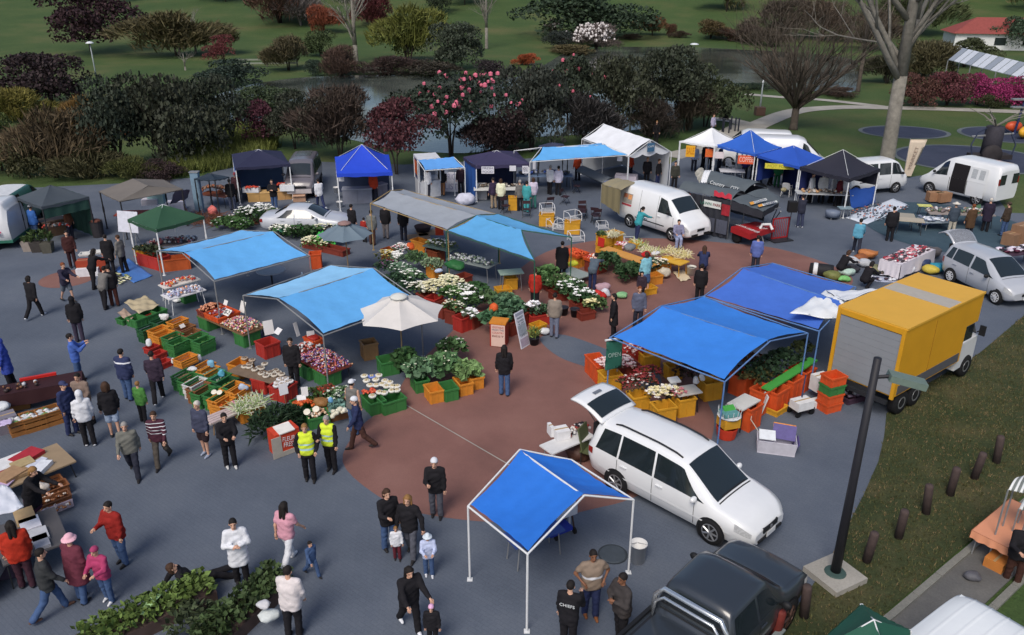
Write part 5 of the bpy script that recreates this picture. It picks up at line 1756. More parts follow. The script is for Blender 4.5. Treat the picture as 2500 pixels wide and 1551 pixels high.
# vehicles
def veh_at(p_rear,p_front,xr,xf,hw,side,w=.5):
 """pose of a vehicle from the ground contacts of the two wheels on one side; w weighs front against rear"""
 a,b=V3(p_rear),V3(p_front)
 h=math.atan2(b.y-a.y,b.x-a.x)
 off=Matrix.Rotation(h,3,'Z')@Vec((xr+(xf-xr)*w,side*hw,0))
 l=a.lerp(b,w)-off
 return(l.x,l.y,0),math.degrees(h)
MPV=[(-2.40,.45,.95,1.02,.70,.78,.60),(-2.36,.36,.98,1.45,.80,.84,.62),(-2.2,.28,1.0,1.66,.84,.87,.63),(-1.5,.22,1.0,1.74,.87,.89,.66),(-.4,.22,.98,1.75,.87,.89,.68),(.45,.22,.97,1.67,.87,.89,.68),(.75,.22,.97,1.47,.87,.89,.70),(1.3,.22,.97,1.10,.87,.88,.76),(1.45,.22,.96,1.02,.87,.88,.76),(1.95,.24,.88,.93,.83,.85,.70),(2.2,.26,.78,.83,.76,.79,.62),(2.36,.30,.66,.70,.66,.68,.5),(2.42,.36,.56,.60,.56,.58,.42)]
l,h=veh_at((2.71,17.41,0),(4.55,15.53,0),-1.38,1.42,.88,-1,.4)
c=Car('white people carrier parked with its tailgate raised',l,h,MPV,(226,228,230),name='people_carrier',cat='car')
std_car(c,[(-2.12,-1.42,-1.98,-1.42),(-1.36,-.32,-1.36,-.36),(-.26,1.18,-.30,.48)],0,0,screen=(.50,1.40))
for sg in(-1,1):
 for x in(-1.40,-.30,.92):c.seam(x,sg)
 c.handle(-1.18,sg,.88);c.handle(-.08,sg,.86)
 c.patch('side_trim','low',-2.0,1.9,.34,.40,sg,c.col,.02,nu=20,nv=2)
 pts=[c.P('top',x,.86,1)for x in np.linspace(-1.75,.3,12)]
 pts=[(p.x,sg*abs(p.y),p.z+(.05 if 0<i<11 else .01))for i,p in enumerate(pts)]
 MB().path(pts,.022,6).mk('roof_rail',BLK,c.t)
 c.patch('headlight','low',1.98,2.34,.62,.98,sg,LAMP,.012)
 c.patch('tail_light','low',-2.37,-2.2,.7,1.0,sg,REDL,.012)
c.patch('bonnet_seam','top',1.44,1.47,-.95,.95,1,SEAM,.006,nu=1)
c.patch('wiper','top',1.36,1.40,-.6,.75,1,BLK,.02,nu=1)
c.mirror(.95,1.05,.86)
c.wheels(-1.38,1.42,.33,.21)
MB().box((2.42,0,.60),(.05,.62,.13)).mk('grille',BLK,c.t)
MB().box((2.42,0,.40),(.08,1.02,.06)).mk('air_intake',BLK,c.t)
mb=MB();mb.lathe([(.05,0),(.05,.012)],(2.45,0,.61),10,'x');mb.mk('emblem',RIM,c.t)
c.plate(2.465,.46)
MB().box((-2.34,0,1.12),(.06,1.36,.92)).mk('load_opening',M('boot_dark',(24,24,26),.9),c.t)
tg=MB()
tg.grid(lambda u,v:(-2.08-1.12*u,(v-.5)*(1.42-.1*u),1.74+.16*u+.16*sin(pi*u*.8)-.05*(2*v-1)**2),12,10,.05)
tail=tg.mk('tailgate',c.col,c.t,True)
MB().grid(lambda u,v:(-2.16-.52*u,(v-.5)*1.22,1.765+.16*(.08+.46*u)+.16*sin(pi*(.08+.46*u)*.8)-.045*(2*v-1)**2+.006),6,8).mk('tailgate_window',
 GLASS,tail,True)
MB().grid(lambda u,v:(-2.80-.10*u,(v-.5)*.3,1.765+.16*(.66+.09*u)+.16*sin(pi*(.66+.09*u)*.8)+.008),3,3).mk('badge',RIM,tail,True)
MB().bar((-2.15,.62,1.35),(-2.65,.6,1.82),.012).bar((-2.15,-.62,1.35),(-2.65,-.6,1.82),.012).mk('gas_strut',DARKM,tail)
VAN=[(-2.4,.5,1.15,1.75,.86,.9,.72),(-2.36,.4,1.2,2.02,.9,.94,.74),(-2.2,.34,1.2,2.08,.92,.95,.76),(-.6,.3,1.2,2.12,.93,.96,.78),(.6,.3,1.2,2.1,.93,.96,.78),(1.05,.3,1.2,1.98,.93,.95,.77),(1.75,.3,1.18,1.36,.92,.93,.8),(1.9,.3,1.14,1.2,.91,.92,.8),(2.3,.32,.98,1.02,.86,.87,.72),(2.46,.36,.8,.84,.78,.79,.62),(2.52,.42,.62,.66,.7,.7,.5)]
l,h=veh_at((6,40.49,0),(7.84,38.01,0),-1.35,1.55,.94,-1)
c=Car('white delivery van with a colourful printed panel on its side',l,h,VAN,(228,230,232),name='delivery_van',cat='van')
std_car(c,[(.52,1.5,.58,1.0)],0,0,screen=(1.1,1.72))
for sg in(-1,1):
 for x in(.46,1.55):c.seam(x,sg,.05,1.0)
 for x in(.46,-.75):c.seam(x,sg,.02,1.0,'side')
 c.seam(-.75,sg)
 c.patch('side_trim','low',-1.0,1.0,.28,.34,sg,BLK,.012,nu=10,nv=1)
 c.patch('headlight','low',2.1,2.46,.5,.86,sg,LAMP,.012)
 c.handle(.62,sg,1.05)
c.mirror(1.3,1.4,.95,BLK)
c.wheels(-1.35,1.55,.33,.2,spokes=5)
MB().box((2.5,0,.42),(.08,1.3,.14)).mk('bumper',BLK,c.t)
MB().box((2.535,0,.66),(.02,.5,.12)).mk('grille',BLK,c.t)
c.plate(2.55,.46)
def decal(c,kind,xa,xb,t0,t1,sg,m,off=.012,name='printed_panel'):return c.patch(name,kind,xa,xb,t0,t1,sg,m,off,nu=6,nv=4)
decal(c,'side',-1.98,-1.3,.02,.62,-1,M('print_grey_panel',(156,152,146),.6,.35,7))
decal(c,'side',-1.92,-1.66,.34,.58,-1,M('print_tan',(178,112,84),.6,.3,9),.016)
decal(c,'side',-1.6,-1.34,.28,.56,-1,M('print_peach',(224,160,108),.6,.2,6),.016)
decal(c,'low',-1.98,-1.3,.86,.99,-1,M('print_pink',(182,74,84),.6,.4,14),.012)
MB().box((-.55,-.985,.72),(.18,.006,.05)).box((-.25,-.985,.72),(.22,.006,.05)).mk('small_print',M('print_teal',(54,96,120)),c.t)
vl=c.t
A0,A1,B0,B1=(4.67,41.81,1.9),(5.48,40.1,2.05),(5.59,42.91,1.95),(6.57,41.4,2.1)
t=thg('van_awning','tan canvas awning hung from the back of the white van','awning',A0[:2]+(0,))
rfb(t,'top_cloth',A0,A1,B0,B1,fab((148,138,110)),.06,6)
strp(t,'side_cloth',A0,A1,.95,1.9,fab((132,122,92)),.03,12,.75,2.05)
for p in(A0,B0):MB().bar((p[0]-A0[0],p[1]-A0[1],0),(p[0]-A0[0],p[1]-A0[1],1.9),.02).mk('pole',STEEL,t)
CMP=[(-1.92,.45,.95,1.0,.68,.74,.58),(-1.88,.36,.98,1.42,.76,.8,.6),(-1.7,.28,.98,1.55,.8,.83,.6),(-.6,.22,.96,1.6,.83,.85,.62),(.2,.22,.94,1.56,.83,.85,.63),(.55,.22,.94,1.40,.83,.85,.65),(1.1,.22,.94,1.06,.82,.84,.72),(1.25,.24,.92,.98,.82,.83,.72),(1.65,.26,.82,.86,.76,.78,.64),(1.86,.32,.68,.72,.66,.68,.5),(1.93,.38,.58,.62,.56,.58,.42)]
l,h=veh_at((18.55,32.8,0),(19.27,29.82,0),-1.22,1.28,.84,-1)
c=Car('silver compact people carrier with its hatch open at the right',l,h,CMP,(176,180,188),name='hatchback_car',cat='car')
std_car(c,[(-1.72,-1.36,-1.6,-1.36),(-1.3,-.36,-1.3,-.38),(-.26,.98,-.28,.26)],0,0,screen=(.26,1.12))
for sg in(-1,1):
 for x in(-.34,.8):c.seam(x,sg)
 c.handle(-1.1,sg,.86);c.handle(-.1,sg,.84)
 c.patch('headlight','low',1.55,1.86,.6,.98,sg,LAMP,.012)
 c.patch('tail_light','low',-1.9,-1.76,.6,1.0,sg,REDL,.012)
c.patch('bonnet_seam','top',1.2,1.22,-.95,.95,1,SEAM,.006,nu=1)
c.mirror(.72,1.0,.82,BLK)
c.wheels(-1.22,1.28,.3,.19,M('hubcap',(196,198,202),.35),9)
MB().box((1.93,0,.56),(.05,.5,.1)).mk('grille',BLK,c.t)
c.plate(1.965,.44)
MB().box((-1.86,0,1.1),(.06,1.2,.8)).mk('load_opening',M('boot_dark',(24,24,26),.9),c.t)
tg=MB();tg.grid(lambda u,v:(-1.66-1.0*u,(v-.5)*1.2,1.57+.12*u+.3*sin(pi*u*.9)-.05*(2*v-1)**2),10,8,.04)
tail=tg.mk('tailgate',c.col,c.t,True)
MB().grid(lambda u,v:(-1.7-.5*u,(v-.5)*1.05,1.58+.12*(.04+.5*u)+.3*sin(pi*(.04+.5*u)*.9)-.05*(2*v-1)**2+.012),8,8).mk('jewellery_net',M('net',(120,124,132),.7,.6,30),
 tail,True)
MB().grid(lambda u,v:(-2.26-.4*u,(v-.5)*1.05,1.58+.12*(.6+.4*u)+.3*sin(pi*(.6+.4*u)*.9)-.05*(2*v-1)**2+.012),8,8).mk('lace_cover',M('lace',(186,190,196),.7,.5,24),
 tail,True)
SED=[(-2.2,.42,.8,.86,.62,.66,.5),(-2.12,.34,.88,.94,.76,.78,.6),(-1.65,.26,.9,.98,.82,.84,.64),(-1.5,.24,.9,1.0,.82,.84,.62),(-.85,.22,.9,1.34,.84,.85,.55),(-.5,.22,.9,1.38,.84,.85,.56),(.15,.22,.9,1.36,.84,.85,.57),(.4,.22,.9,1.28,.84,.85,.58),(1.02,.22,.9,.98,.84,.84,.68),(1.2,.23,.88,.92,.83,.84,.68),(1.8,.26,.8,.84,.78,.8,.62),(2.1,.32,.68,.72,.68,.7,.5),(2.2,.38,.58,.62,.58,.6,.42)]
l,h=veh_at((-11.35,38.67,0),(-8.84,39.06,0),-1.35,1.35,.84,-1,1.0)
c=Car('silver saloon car parked behind the potted white flowers',l,-4,SED,(186,190,198),name='saloon_car',cat='car')
std_car(c,[(-1.3,-.42,-.8,-.42),(-.34,.88,-.34,.2)],0,0,screen=(.24,1.02),rear=(-1.45,-.85))
for sg in(-1,1):
 for x in(-.4,.75):c.seam(x,sg)
 c.handle(-1.0,sg,.8);c.handle(-.15,sg,.8)
 c.patch('headlight','low',1.85,2.12,.6,.95,sg,LAMP,.012)
 c.patch('tail_light','low',-2.18,-2.02,.6,.95,sg,REDL,.012)
c.patch('bonnet_seam','top',1.1,1.13,-.95,.95,1,SEAM,.006,nu=1)
c.mirror(.72,.95,.82)
c.wheels(-1.35,1.35,.3,.19)
c.plate(2.23,.45)
GV=[(-2.3,.5,1.1,1.5,.74,.78,.62),(-2.25,.4,1.15,1.85,.8,.84,.66),(-1.8,.3,1.15,1.95,.83,.85,.68),(.6,.28,1.15,1.97,.83,.85,.68),(.95,.28,1.13,1.85,.83,.85,.68),(1.6,.28,1.12,1.3,.83,.84,.72),(1.75,.28,1.08,1.14,.82,.83,.72),(2.1,.32,.95,1.0,.78,.8,.66),(2.22,.38,.78,.82,.7,.72,.56),(2.26,.44,.66,.7,.64,.66,.5)]
a,b=V3((-12.78,48.95,1.95)),V3((-11.88,46.23,1.95))
c=Car('dark grey van facing the square beside the navy gazebo',(-12.39,47.93,0),-84,GV,(104,100,106),name='grey_van',cat='van')
std_car(c,[(-2.0,-.8,-1.95,-.8),(-.72,.5,-.72,.5),(.6,1.35,.6,.95)],0,0,screen=(1.0,1.62))
c.patch('sunroof','top',-1.6,-.3,-.7,.7,1,M('van_glass',(86,92,92),.15,spec=.7),.01)
c.patch('bonnet_seam','top',1.72,1.75,-.95,.95,1,SEAM,.006,nu=1)
for sg in(-1,1):c.patch('headlight','low',1.95,2.22,.62,.98,sg,LAMP,.012)
MB().box((2.26,0,.5),(.1,1.36,.24)).mk('bumper',M('bumper_pale',(186,180,182),.5),c.t)
MB().box((2.29,0,.74),(.03,.8,.1)).mk('grille',BLK,c.t)
c.mirror(1.2,1.25,.84)
c.wheels(-1.4,1.4,.33,.2)
UT=[(-2.5,.5,1.02,1.04,.8,.84,.82),(-2.4,.42,1.05,1.07,.84,.88,.86),(-.72,.4,1.05,1.07,.86,.88,.86),(-.66,.38,1.05,1.60,.86,.88,.66),(-.5,.36,1.05,1.72,.86,.88,.67),(.5,.36,1.04,1.74,.86,.88,.68),(.75,.36,1.04,1.66,.86,.88,.69),(1.25,.38,1.04,1.2,.86,.87,.76),(1.4,.38,1.02,1.12,.86,.87,.78),(2.0,.4,.98,1.06,.86,.87,.78),(2.4,.44,.9,.96,.82,.83,.7),(2.52,.5,.74,.78,.72,.74,.58)]
l,h=veh_at((3.49,11.65,0),(5.24,13.47,0),-1.45,1.55,.9,-1,1.0)
c=Car('charcoal black pickup with a chrome sports bar in the foreground',(l[0]+.35,l[1]-.75,0),h,UT,(48,54,62),name='pickup',cat='pickup')
std_car(c,[(-.58,.22,-.5,.2),(.3,1.12,.28,.72)],0,0,belt_t=.1,top_t=.92,screen=(.78,1.28))
c.patch('rear_window','top',-.71,-.6,-.8,.8,1,GLASS,.012,nu=3)
for sg in(-1,1):
 for x in(-.62,.26,1.0):c.seam(x,sg)
 c.handle(.4,sg,.95)
 c.patch('headlight','low',2.15,2.5,.62,.98,sg,LAMP,.012)
 MB().box((.25,sg*.95,.34),(1.9,.14,.04)).mk('side_step',M('step_grey',(122,130,130),.5),c.t)
 mb=MB();mb.box((-1.58,sg*.84,1.1),(1.72,.07,.07));mb.mk('bed_rail',M('bed_black',(28,29,32),.6),c.t)
MB().box((-1.58,0,1.062),(1.62,1.5,.012)).mk('bed_liner',M('liner',(34,36,42),.7,.25,6),c.t)
mb=MB();mb.path([(-.86,-.8,1.1),(-.84,-.76,1.5),(-.8,-.6,1.68),(-.8,.6,1.68),(-.84,.76,1.5),(-.86,.8,1.1)],.05,10)
mb.path([(-.98,-.72,1.1),(-.96,-.68,1.46),(-.93,-.52,1.6),(-.93,.52,1.6),(-.96,.68,1.46),(-.98,.72,1.1)],.032,8)
mb.mk('sports_bar',M('chrome',(210,214,218),.15,.03,metal=.8),c.t,True)
for z in(1.22,1.36,1.48):MB().bar((-.8,-.66,z),(-.8,.66,z),.014).mk('window_bar',M('bed_black',(28,29,32),.6),c.t)
c.mirror(1.0,1.12,.9,BLK)
c.wheels(-1.45,1.55,.38,.26,M('dark_alloy',(84,62,54),.4,metal=.4),6)
c.patch('bonnet_seam','top',1.36,1.39,-.95,.95,1,SEAM,.006,nu=1)
c.patch('wiper','top',1.26,1.34,-.8,.85,1,BLK,.02,nu=1)
MBUS=[(-2.2,.5,1.1,1.5,.74,.78,.62),(-2.15,.4,1.1,1.86,.8,.84,.66),(-1.8,.3,1.1,1.92,.83,.85,.68),(1.3,.28,1.1,1.92,.83,.85,.68),(1.6,.28,1.08,1.78,.83,.85,.67),(2.1,.3,1.06,1.2,.82,.83,.7),(2.25,.34,.92,1.0,.78,.8,.66),(2.34,.4,.7,.74,.7,.72,.56)]
a=V3((22.49,47.42,0))
c=Car('white minibus parked behind the black gazebo',(a.x-1.55,a.y+.2,0),17,MBUS,(222,224,226),name='minibus',cat='van')
std_car(c,[(-2.0,-1.1,-1.95,-1.1),(-1.0,.1,-1.0,.1),(.22,1.0,.22,1.0),(1.1,1.95,1.1,1.6)],0,0,screen=(1.6,2.08))
for sg in(-1,1):
 for x in(.15,1.05):c.seam(x,sg)
 c.handle(.3,sg,.95)
 MB().box((-.7,sg*.872,.78),(.8,.006,.05)).mk('small_print',M('print_dark',(60,60,70)),c.t)
c.mirror(1.75,1.2,.84,BLK)
c.wheels(-1.3,1.5,.31,.2)
TV=[(-2.4,.5,1.2,1.9,.86,.9,.76),(-2.36,.4,1.25,2.25,.9,.94,.78),(-2.1,.34,1.25,2.32,.92,.95,.8),(.4,.3,1.25,2.34,.93,.96,.8),(.8,.3,1.22,2.2,.93,.95,.78),(1.75,.3,1.16,1.32,.91,.92,.8),(1.95,.32,1.06,1.12,.88,.9,.76),(2.3,.36,.88,.92,.8,.82,.66),(2.4,.44,.7,.74,.72,.74,.56)]
l,h=veh_at((26.07,44.34,0),(24.45,47.29,0),-1.4,1.55,.94,1)
c=Car('white high roofed van with its side door open and goods laid out',l,h,TV,(224,226,228),name='high_roof_van',cat='van')
std_car(c,[(.62,1.5,.66,.98)],0,0,screen=(.86,1.72))
c.patch('side_opening','low',-.62,.34,.1,1.0,1,M('van_inside',(30,27,30),.9),.012,nu=4)
c.patch('side_opening','side',-.62,.34,.0,.8,1,M('van_inside',(30,27,30),.9),.012,nu=4)
for x in(-.66,.4):c.seam(x,1,.05,1,'low',.03)
c.patch('open_door','low',-1.75,-.7,.08,1.0,1,c.col,.07,nu=6)
c.patch('open_door','side',-1.75,-.7,0,.8,1,c.col,.07,nu=6)
for x in(-1.6,-1.15):c.patch('louvre','side',x,x+.3,.2,.7,1,M('louvre',(176,180,184),.6,.35,40),.08,nu=3)
MB().box((-2.41,.55,1.6),(.02,.5,.55)).box((-2.41,-.55,1.6),(.02,.5,.55)).mk('rear_window',GLASS,c.t)
for sg in(-1,1):MB().box((-2.4,sg*.84,1.5),(.04,.1,.36)).mk('tail_light',REDL,c.t)
c.mirror(1.35,1.4,.95,BLK)
c.wheels(-1.4,1.55,.33,.2)
c=Car('white van behind the white peaked gazebo',(16.08,54.43,2.1)[:2]+(0,),168,TV,(226,228,230),name='white_van',cat='van')
std_car(c,[(.62,1.5,.66,.98)],0,0,screen=(.86,1.72));c.wheels(-1.4,1.55,.33,.2)
c=Car('white van facing right behind the blue gazebos',(17.84,52.26,2.1)[:2]+(0,),-14,TV,(222,224,228),name='white_van',cat='van')
std_car(c,[(.62,1.5,.66,.98)],0,0,screen=(.86,1.72));c.wheels(-1.4,1.55,.33,.2)
c=Car('silver grey car poking in at the lower left edge',(-13.2,13.6,0),10,SED,(150,154,160),name='hatchback_car',cat='car')
std_car(c,[(-1.3,-.42,-.8,-.42),(-.34,.88,-.34,.2)],0,0,screen=(.24,1.02));c.wheels(-1.35,1.35,.3,.19)
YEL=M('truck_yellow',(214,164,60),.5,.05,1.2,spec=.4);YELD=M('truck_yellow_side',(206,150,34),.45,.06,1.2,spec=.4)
tl=V3((9.87,22.64,3.05));tr=V3((11.13,20.92,3.05));te=V3((14.81,23.75,3.05))
hd=(te-tr).normalized();a=math.degrees(math.atan2(hd.y,hd.x))
W_=(tr-tl).length;L_=(te-tr).length
lf=Vec((-hd.y,hd.x,0))
t=thg('box_truck','yellow box truck with a grey roller door facing the square','truck',tuple((tr+lf*W_/2)[:2])+(0,),a)
LB_=L_-.75
MB().box((LB_/2,0,1.95),(LB_,W_,2.2)).mk('box_body',YELD,t)
MB().box((LB_+.37,0,2.55),(.75,W_-.004,.99)).mk('cab_overhang',YELD,t)
MB().box((L_/2,0,3.055),(L_-.02,W_-.02,.012)).mk('roof',YEL,t)
MB().box((L_*.6,0,3.066),(.75,W_-.04,.008)).mk('roof_light_panel',M('translucent_panel',(172,166,156),.6,.05),t)
mb=MB()
for sy in(-1,1):mb.box((L_/2,sy*(W_/2+.004),3.03),(L_+.02,.05,.07))
mb.box((-.004,0,3.032),(.05,W_+.04,.068))
mb.mk('roof_edging',YEL,t)
for sy in(-1,1):MB().box((-.02,sy*(W_/2-.05),1.9),(.07,.11,2.24)).mk('door_post',YELD,t)
MB().box((-.022,0,2.93),(.06,W_-.22,.16)).mk('door_header',YELD,t)
mb=MB()
for k in range(9):mb.box((-.014,0,.9+k*.214+.1),(.03,W_-.22,.209))
mb.mk('roller_door',M('roller_grey',(136,140,146),.45,.06,1.5),t)
MB().box((LB_*.5,-W_/2-.006,1.04),(LB_*.94,.012,.30)).mk('side_stripe',M('stripe_grey',(86,86,90),.6,.1),t)
MB().box((LB_*.5,W_/2+.006,1.04),(LB_*.94,.012,.30)).mk('side_stripe',M('stripe_grey',(86,86,90),.6,.1),t)
MB().box((LB_*.45,-W_/2-.004,2.0),(.02,.008,1.7)).mk('panel_joint',M('joint_dark_yellow',(150,108,28)),t)
MB().box((LB_/2+.3,0,.72),(LB_+.6,.9,.22)).mk('chassis',DARKM,t)
MB().box((-.03,0,.62),(.12,W_-.3,.12)).mk('rear_bumper',DARKM,t)
cab=MB().poly([(LB_+.03,-W_*.46),(LB_+1.35,-W_*.44),(LB_+1.5,-W_*.3),(LB_+1.5,W_*.3),(LB_+1.35,W_*.44),(LB_+.03,W_*.46)],.45,1.35)
cab.poly([(LB_+.03,-W_*.44),(LB_+.95,-W_*.42),(LB_+.95,W_*.42),(LB_+.03,W_*.44)],1.35,2.0)
cabo=cab.mk('cab',M('cab_white',(216,218,220),.3,.03,coat=.4),t)
for sy in(-1,1):MB().box((LB_+.55,sy*W_*.437,1.65),(.66,.02,.5)).mk('cab_window',GLASS,cabo)
mb=MB();mb.qm([(LB_+1.42,-W_*.4,1.36),(LB_+1.42,W_*.4,1.36),(LB_+.96,W_*.4,1.98),(LB_+.96,-W_*.4,1.98)],[(0,1,2,3)]);mb.mk('windscreen',GLASS,cabo)
for sy in(-1,1):
 mb=MB();mb.box((LB_+1.2,sy*(W_*.44+.16),1.6),(.06,.18,.34));mb.bar((LB_+1.2,sy*W_*.44,1.5),(LB_+1.2,sy*(W_*.44+.12),1.6),.02);mb.mk('mirror',BLK,cabo)
for x in(.75,1.55,LB_+.85):
 for sy in(-1,1):
  mb=MB();mb.lathe([(.2,-.13),(.36,-.13),(.39,-.07),(.39,.07),(.36,.13),(.2,.134)],(0,0,0),20,'y')
  w_=mb.mk('wheel',TYRE,t,True,loc=(x,sy*(W_/2-.2),.39))
  mb=MB();mb.lathe([(.21,.1*sy),(.2,.136*sy),(.08,.12*sy)],(0,0,0),16,'y');mb.mk('rim',RIM,w_)
c=Car('dark green van with a white roof behind the printed trailer',(-25.67,40.9,0),97,GV,(38,92,74),name='green_van',cat='van')
std_car(c,[(-2.0,-.8,-1.95,-.8),(.6,1.35,.6,.95)],0,0,screen=(1.0,1.62),rear=None)
c.patch('roof_panel','top',-2.1,.5,-.95,.95,1,M('van_roof_white',(206,208,210),.4),.012,nu=10)
c.wheels(-1.4,1.4,.33,.2)
FT=[(-1.6,.42,1.2,1.8,.95,1.0,.8),(-1.5,.36,1.25,2.2,1.0,1.02,.82),(1.3,.36,1.25,2.2,1.0,1.02,.82),(1.5,.4,1.25,1.8,.95,1.0,.8)]
c=Car('white food trailer printed with pink letters at the left edge',(-25.25,37.62,0),8,FT,(212,214,218),name='food_trailer',cat='trailer')
c.patch('serving_hatch','side',-1.2,.6,.1,.8,-1,M('hatch_grey',(150,152,158),.5,.2),.012)
words('o.',.7,M('print_magenta',(196,50,96)),c.t,(.9,-1.045,1.05),(R(90),0,0))
words('COFFEE',.24,M('print_greyblue',(120,124,140)),c.t,(.55,-1.045,.72),(R(90),0,0),1.3)
MB().box((0,0,.4),(3.1,2.06,.12)).mk('skirt',M('skirt_green',(44,100,84)),c.t)
c.wheels(-.3,.5,.3,.18)
q0,q1,q2=V3((6.59,10.55,2.15)),V3((8.19,11.68,2.15)),V3((8.87,10.92,2.15))
d1=(q1-q0).normalized();a=math.degrees(math.atan2(d1.y,d1.x))
n_=Vec((d1.y,-d1.x,0))
cen=(q0+q1)/2+n_*1.0
t=thg('caravan','white ribbed roof of a caravan in the lower right corner','caravan',(cen.x-d1.x*.45,cen.y-d1.y*.45,-.1),a)
LL=(q1-q0).length+.9
mb=MB();mb.box((0,0,1.2),(LL-.08,1.92,1.7));mb.mk('body',M('caravan_white',(214,218,220),.45,.04),t)
mb=MB();mb.grid(lambda u,v:((u-.5)*LL,(v-.5)*2.0,2.2-.10*abs(2*u-1)**6-.12*abs(2*v-1)**5+.012*(abs(sin(v*pi*7))<.16)),24,84,.08);mb.mk('roof',
 M('caravan_roof',(226,230,232),.4,.02),t,True)
for x in(-LL*.2,LL*.2):
 mb=MB();mb.lathe([(.2,-.08),(.31,-.08),(.31,.08),(.2,.08)],(x,.97,.31),18,'y');mb.lathe([(.2,-.08),(.31,-.08),(.31,.08),(.2,.08)],(x,-.97,.31),18,'y');mb.mk('wheels',
  TYRE,t)
gazebo('dark green gazebo cut off by the bottom edge',[(4.64,9.76,2.4),(5.86,9.11,2.4),(6.56,10.29,2.4),(6,10.88,2.4)],2.4,2.9,(30,82,66),WHITEM,.12)
def striped(lb,pts,n):
 A,B,C_,D=[V3(p)for p in pts]
 c=(A+B+C_+D)/4;c.z=0
 t=thg('striped_awning',lb,'awning',c)
 for k in range(n):
  f=lambda u,v:A.lerp(B,(k+u)/n).lerp(D.lerp(C_,(k+u)/n),v)-c+Vec((0,0,.1*sin(pi*v)+.02*sin(pi*u)))
  mb=MB();mb.grid(f,3,6,.01)
  mb.mk('stripe',fab((220,222,222)if k%2==0 else(112,118,116)),t,True)
 for p in(A,B,C_,D):MB().bar((p.x-c.x,p.y-c.y,-.1),(p.x-c.x,p.y-c.y,p.z),.02).mk('pole',STEEL,t)
striped('grey and white striped awning at the right edge above the footpath',[(10.87,14.9,1.9),(11.31,14.7,1.9),(11.97,15.52,2),(11.21,15.21,2)],9)
striped('second striped awning corner at the right edge by the orange table',[(11.33,15.03,1.3),(11.64,14.68,1.3),(12.01,15.23,1.35),(11.62,15.32,1.35)],
 7)
# produce display nearest the crates of the left (green, orange and red crates)
BAGW=M('bag_white',(214,216,218),.4,.05,spec=.5)
ax_=58.7
S1=(.66,.40,.26)
def row(g_,items):
 for loc,col,lb,fill in items:
  crt((loc[0],loc[1],.0),(.62,.36,.24),col,'support '+lb,ax_,gp=g_+' underneath',style='bin')
  crt((loc[0],loc[1],.245),S1,col,lb,ax_,gp=g_)
  if fill:
   nm,cols,n,r=fill
   hep(nm,'%s lying in the %s'%(nm.replace('_',' '),lb),(loc[0],loc[1],.27),.58,.32,.1,ax_,rmat(nm,cols),n,r,seed=int(loc[0]*7+90))
GA='crates of display one'
BEET=('red_onions',[(122,44,56),(150,60,66),(104,40,60)],50,.035)
POT=('potatoes',[(150,120,84),(132,104,74),(166,138,100)],45,.04)
MIX=('mixed_vegetables',[(170,172,150),(120,96,66),(196,190,176),(84,70,56)],40,.04)
GRN=('limes',[(70,116,54),(90,134,66),(56,96,50)],45,.035)
row(GA,[((-13.09,26.74,.3),'dg','dark green crate at the near left corner of display one',GRN),((-12.88,27.39,.3),'dg','dark green crate at the far corner of display one',None),((-12.64,26.6,.3),'o','empty orange crate behind the near white bag',None),((-12.33,26.23,.3),'o','orange crate beside the small red crates',None),((-12.24,27.35,.3),'o','orange crate at the back of the first display, with a price card',None),((-11.75,26.74,.3),'br','brown crate holding red onions',BEET),((-11.41,26.31,.3),'br','brown crate of mixed vegetables on the aisle side',MIX),((-11.91,26,.3),'g','mid green crate in the middle of the near row',POT),((-11.55,25.55,.3),'g','mid green crate next to the slatted orange stack',GRN),((-11.04,26,.3),'g','green crate of pale goods on the aisle side',('spring_onions',[(200,206,190),(150,170,120),(96,130,76)],40,.03)),((-10.71,25.7,.3),'g','green crate at the aisle corner nearest the second display',GRN)])
crt((-11.05,24.8,0),(.66,.44,.26),'o','slatted orange crate on ground under another one',ax_,gp=GA)
crt((-10.82,24.27,.265)[:2]+(.265,),(.66,.44,.26),'o','slatted orange crate on top of its stack, with a white bag on each side',ax_,gp=GA)
for k,(p,l)in enumerate((((-12.58,25.73,0),'farthest'),((-12.16,25.26,0),'middle'),((-11.72,24.59,0),'nearest'))):
 crt(p,(.42,.32,.22),'r','small red crate on ground, %s of the three by the white bags'%l,ax_,'bin','small red crates')
soft('plastic_bag','white plastic bag tied to the crate above the small red crates',(-12.58,25.59,.35)[:2]+(.3,),.42,(214,216,220),3,gp='white bags on the crates',
 sq=(.6,.5,1),m=BAGW)
soft('plastic_bag','white plastic bag hanging left of the slatted orange stack',(-11.36,24.58,.2)[:2]+(.12,),.38,(214,216,220),4,gp='white bags on the crates',
 sq=(.55,.5,1),m=BAGW)
soft('plastic_bag','white plastic bag hanging right of the slatted orange stack',(-10.59,24.78,.2)[:2]+(.14,),.38,(214,216,220),5,gp='white bags on the crates',
 sq=(.6,.5,1),m=BAGW)
soft('paper_bag','white paper bag slumped on the farthest dark green crate',(-12.72,27.4,.5)[:2]+(.5,),.42,(212,212,212),6,sq=(1,.6,.9))
card('white price card on the far orange crate of the first display',(-11.78,26.7,.5)[:2]+(.5,),.2,.14,ax_,-40,(224,220,214))
b0=(-13.83,28.39,.35)
for k,(dx,col)in enumerate(((-.45,'g'),(.02,'g'),(.46,'g'))):
 crt((b0[0]+dx*cos(R(ax_)),b0[1]+dx*sin(R(ax_)),0),(.44,.6,.34),col,'green bin under the sacking, %s from the left'%['first','second','third'][k],
  ax_,'bin','bins under the sacking')
cloth2('hessian sacking laid over the green bins',[(-13.99,28.14,.42),(-13.53,29,.42),(-14.5,29.94,.42),(-15.05,29.27,.42)],(178,164,134),'sacking',.04,
 'sacking',18,3)
crt((-14,28.54,0),(.5,.34,.24),'r','red crate standing in front of the sacking table',ax_,'bin','small red crates')
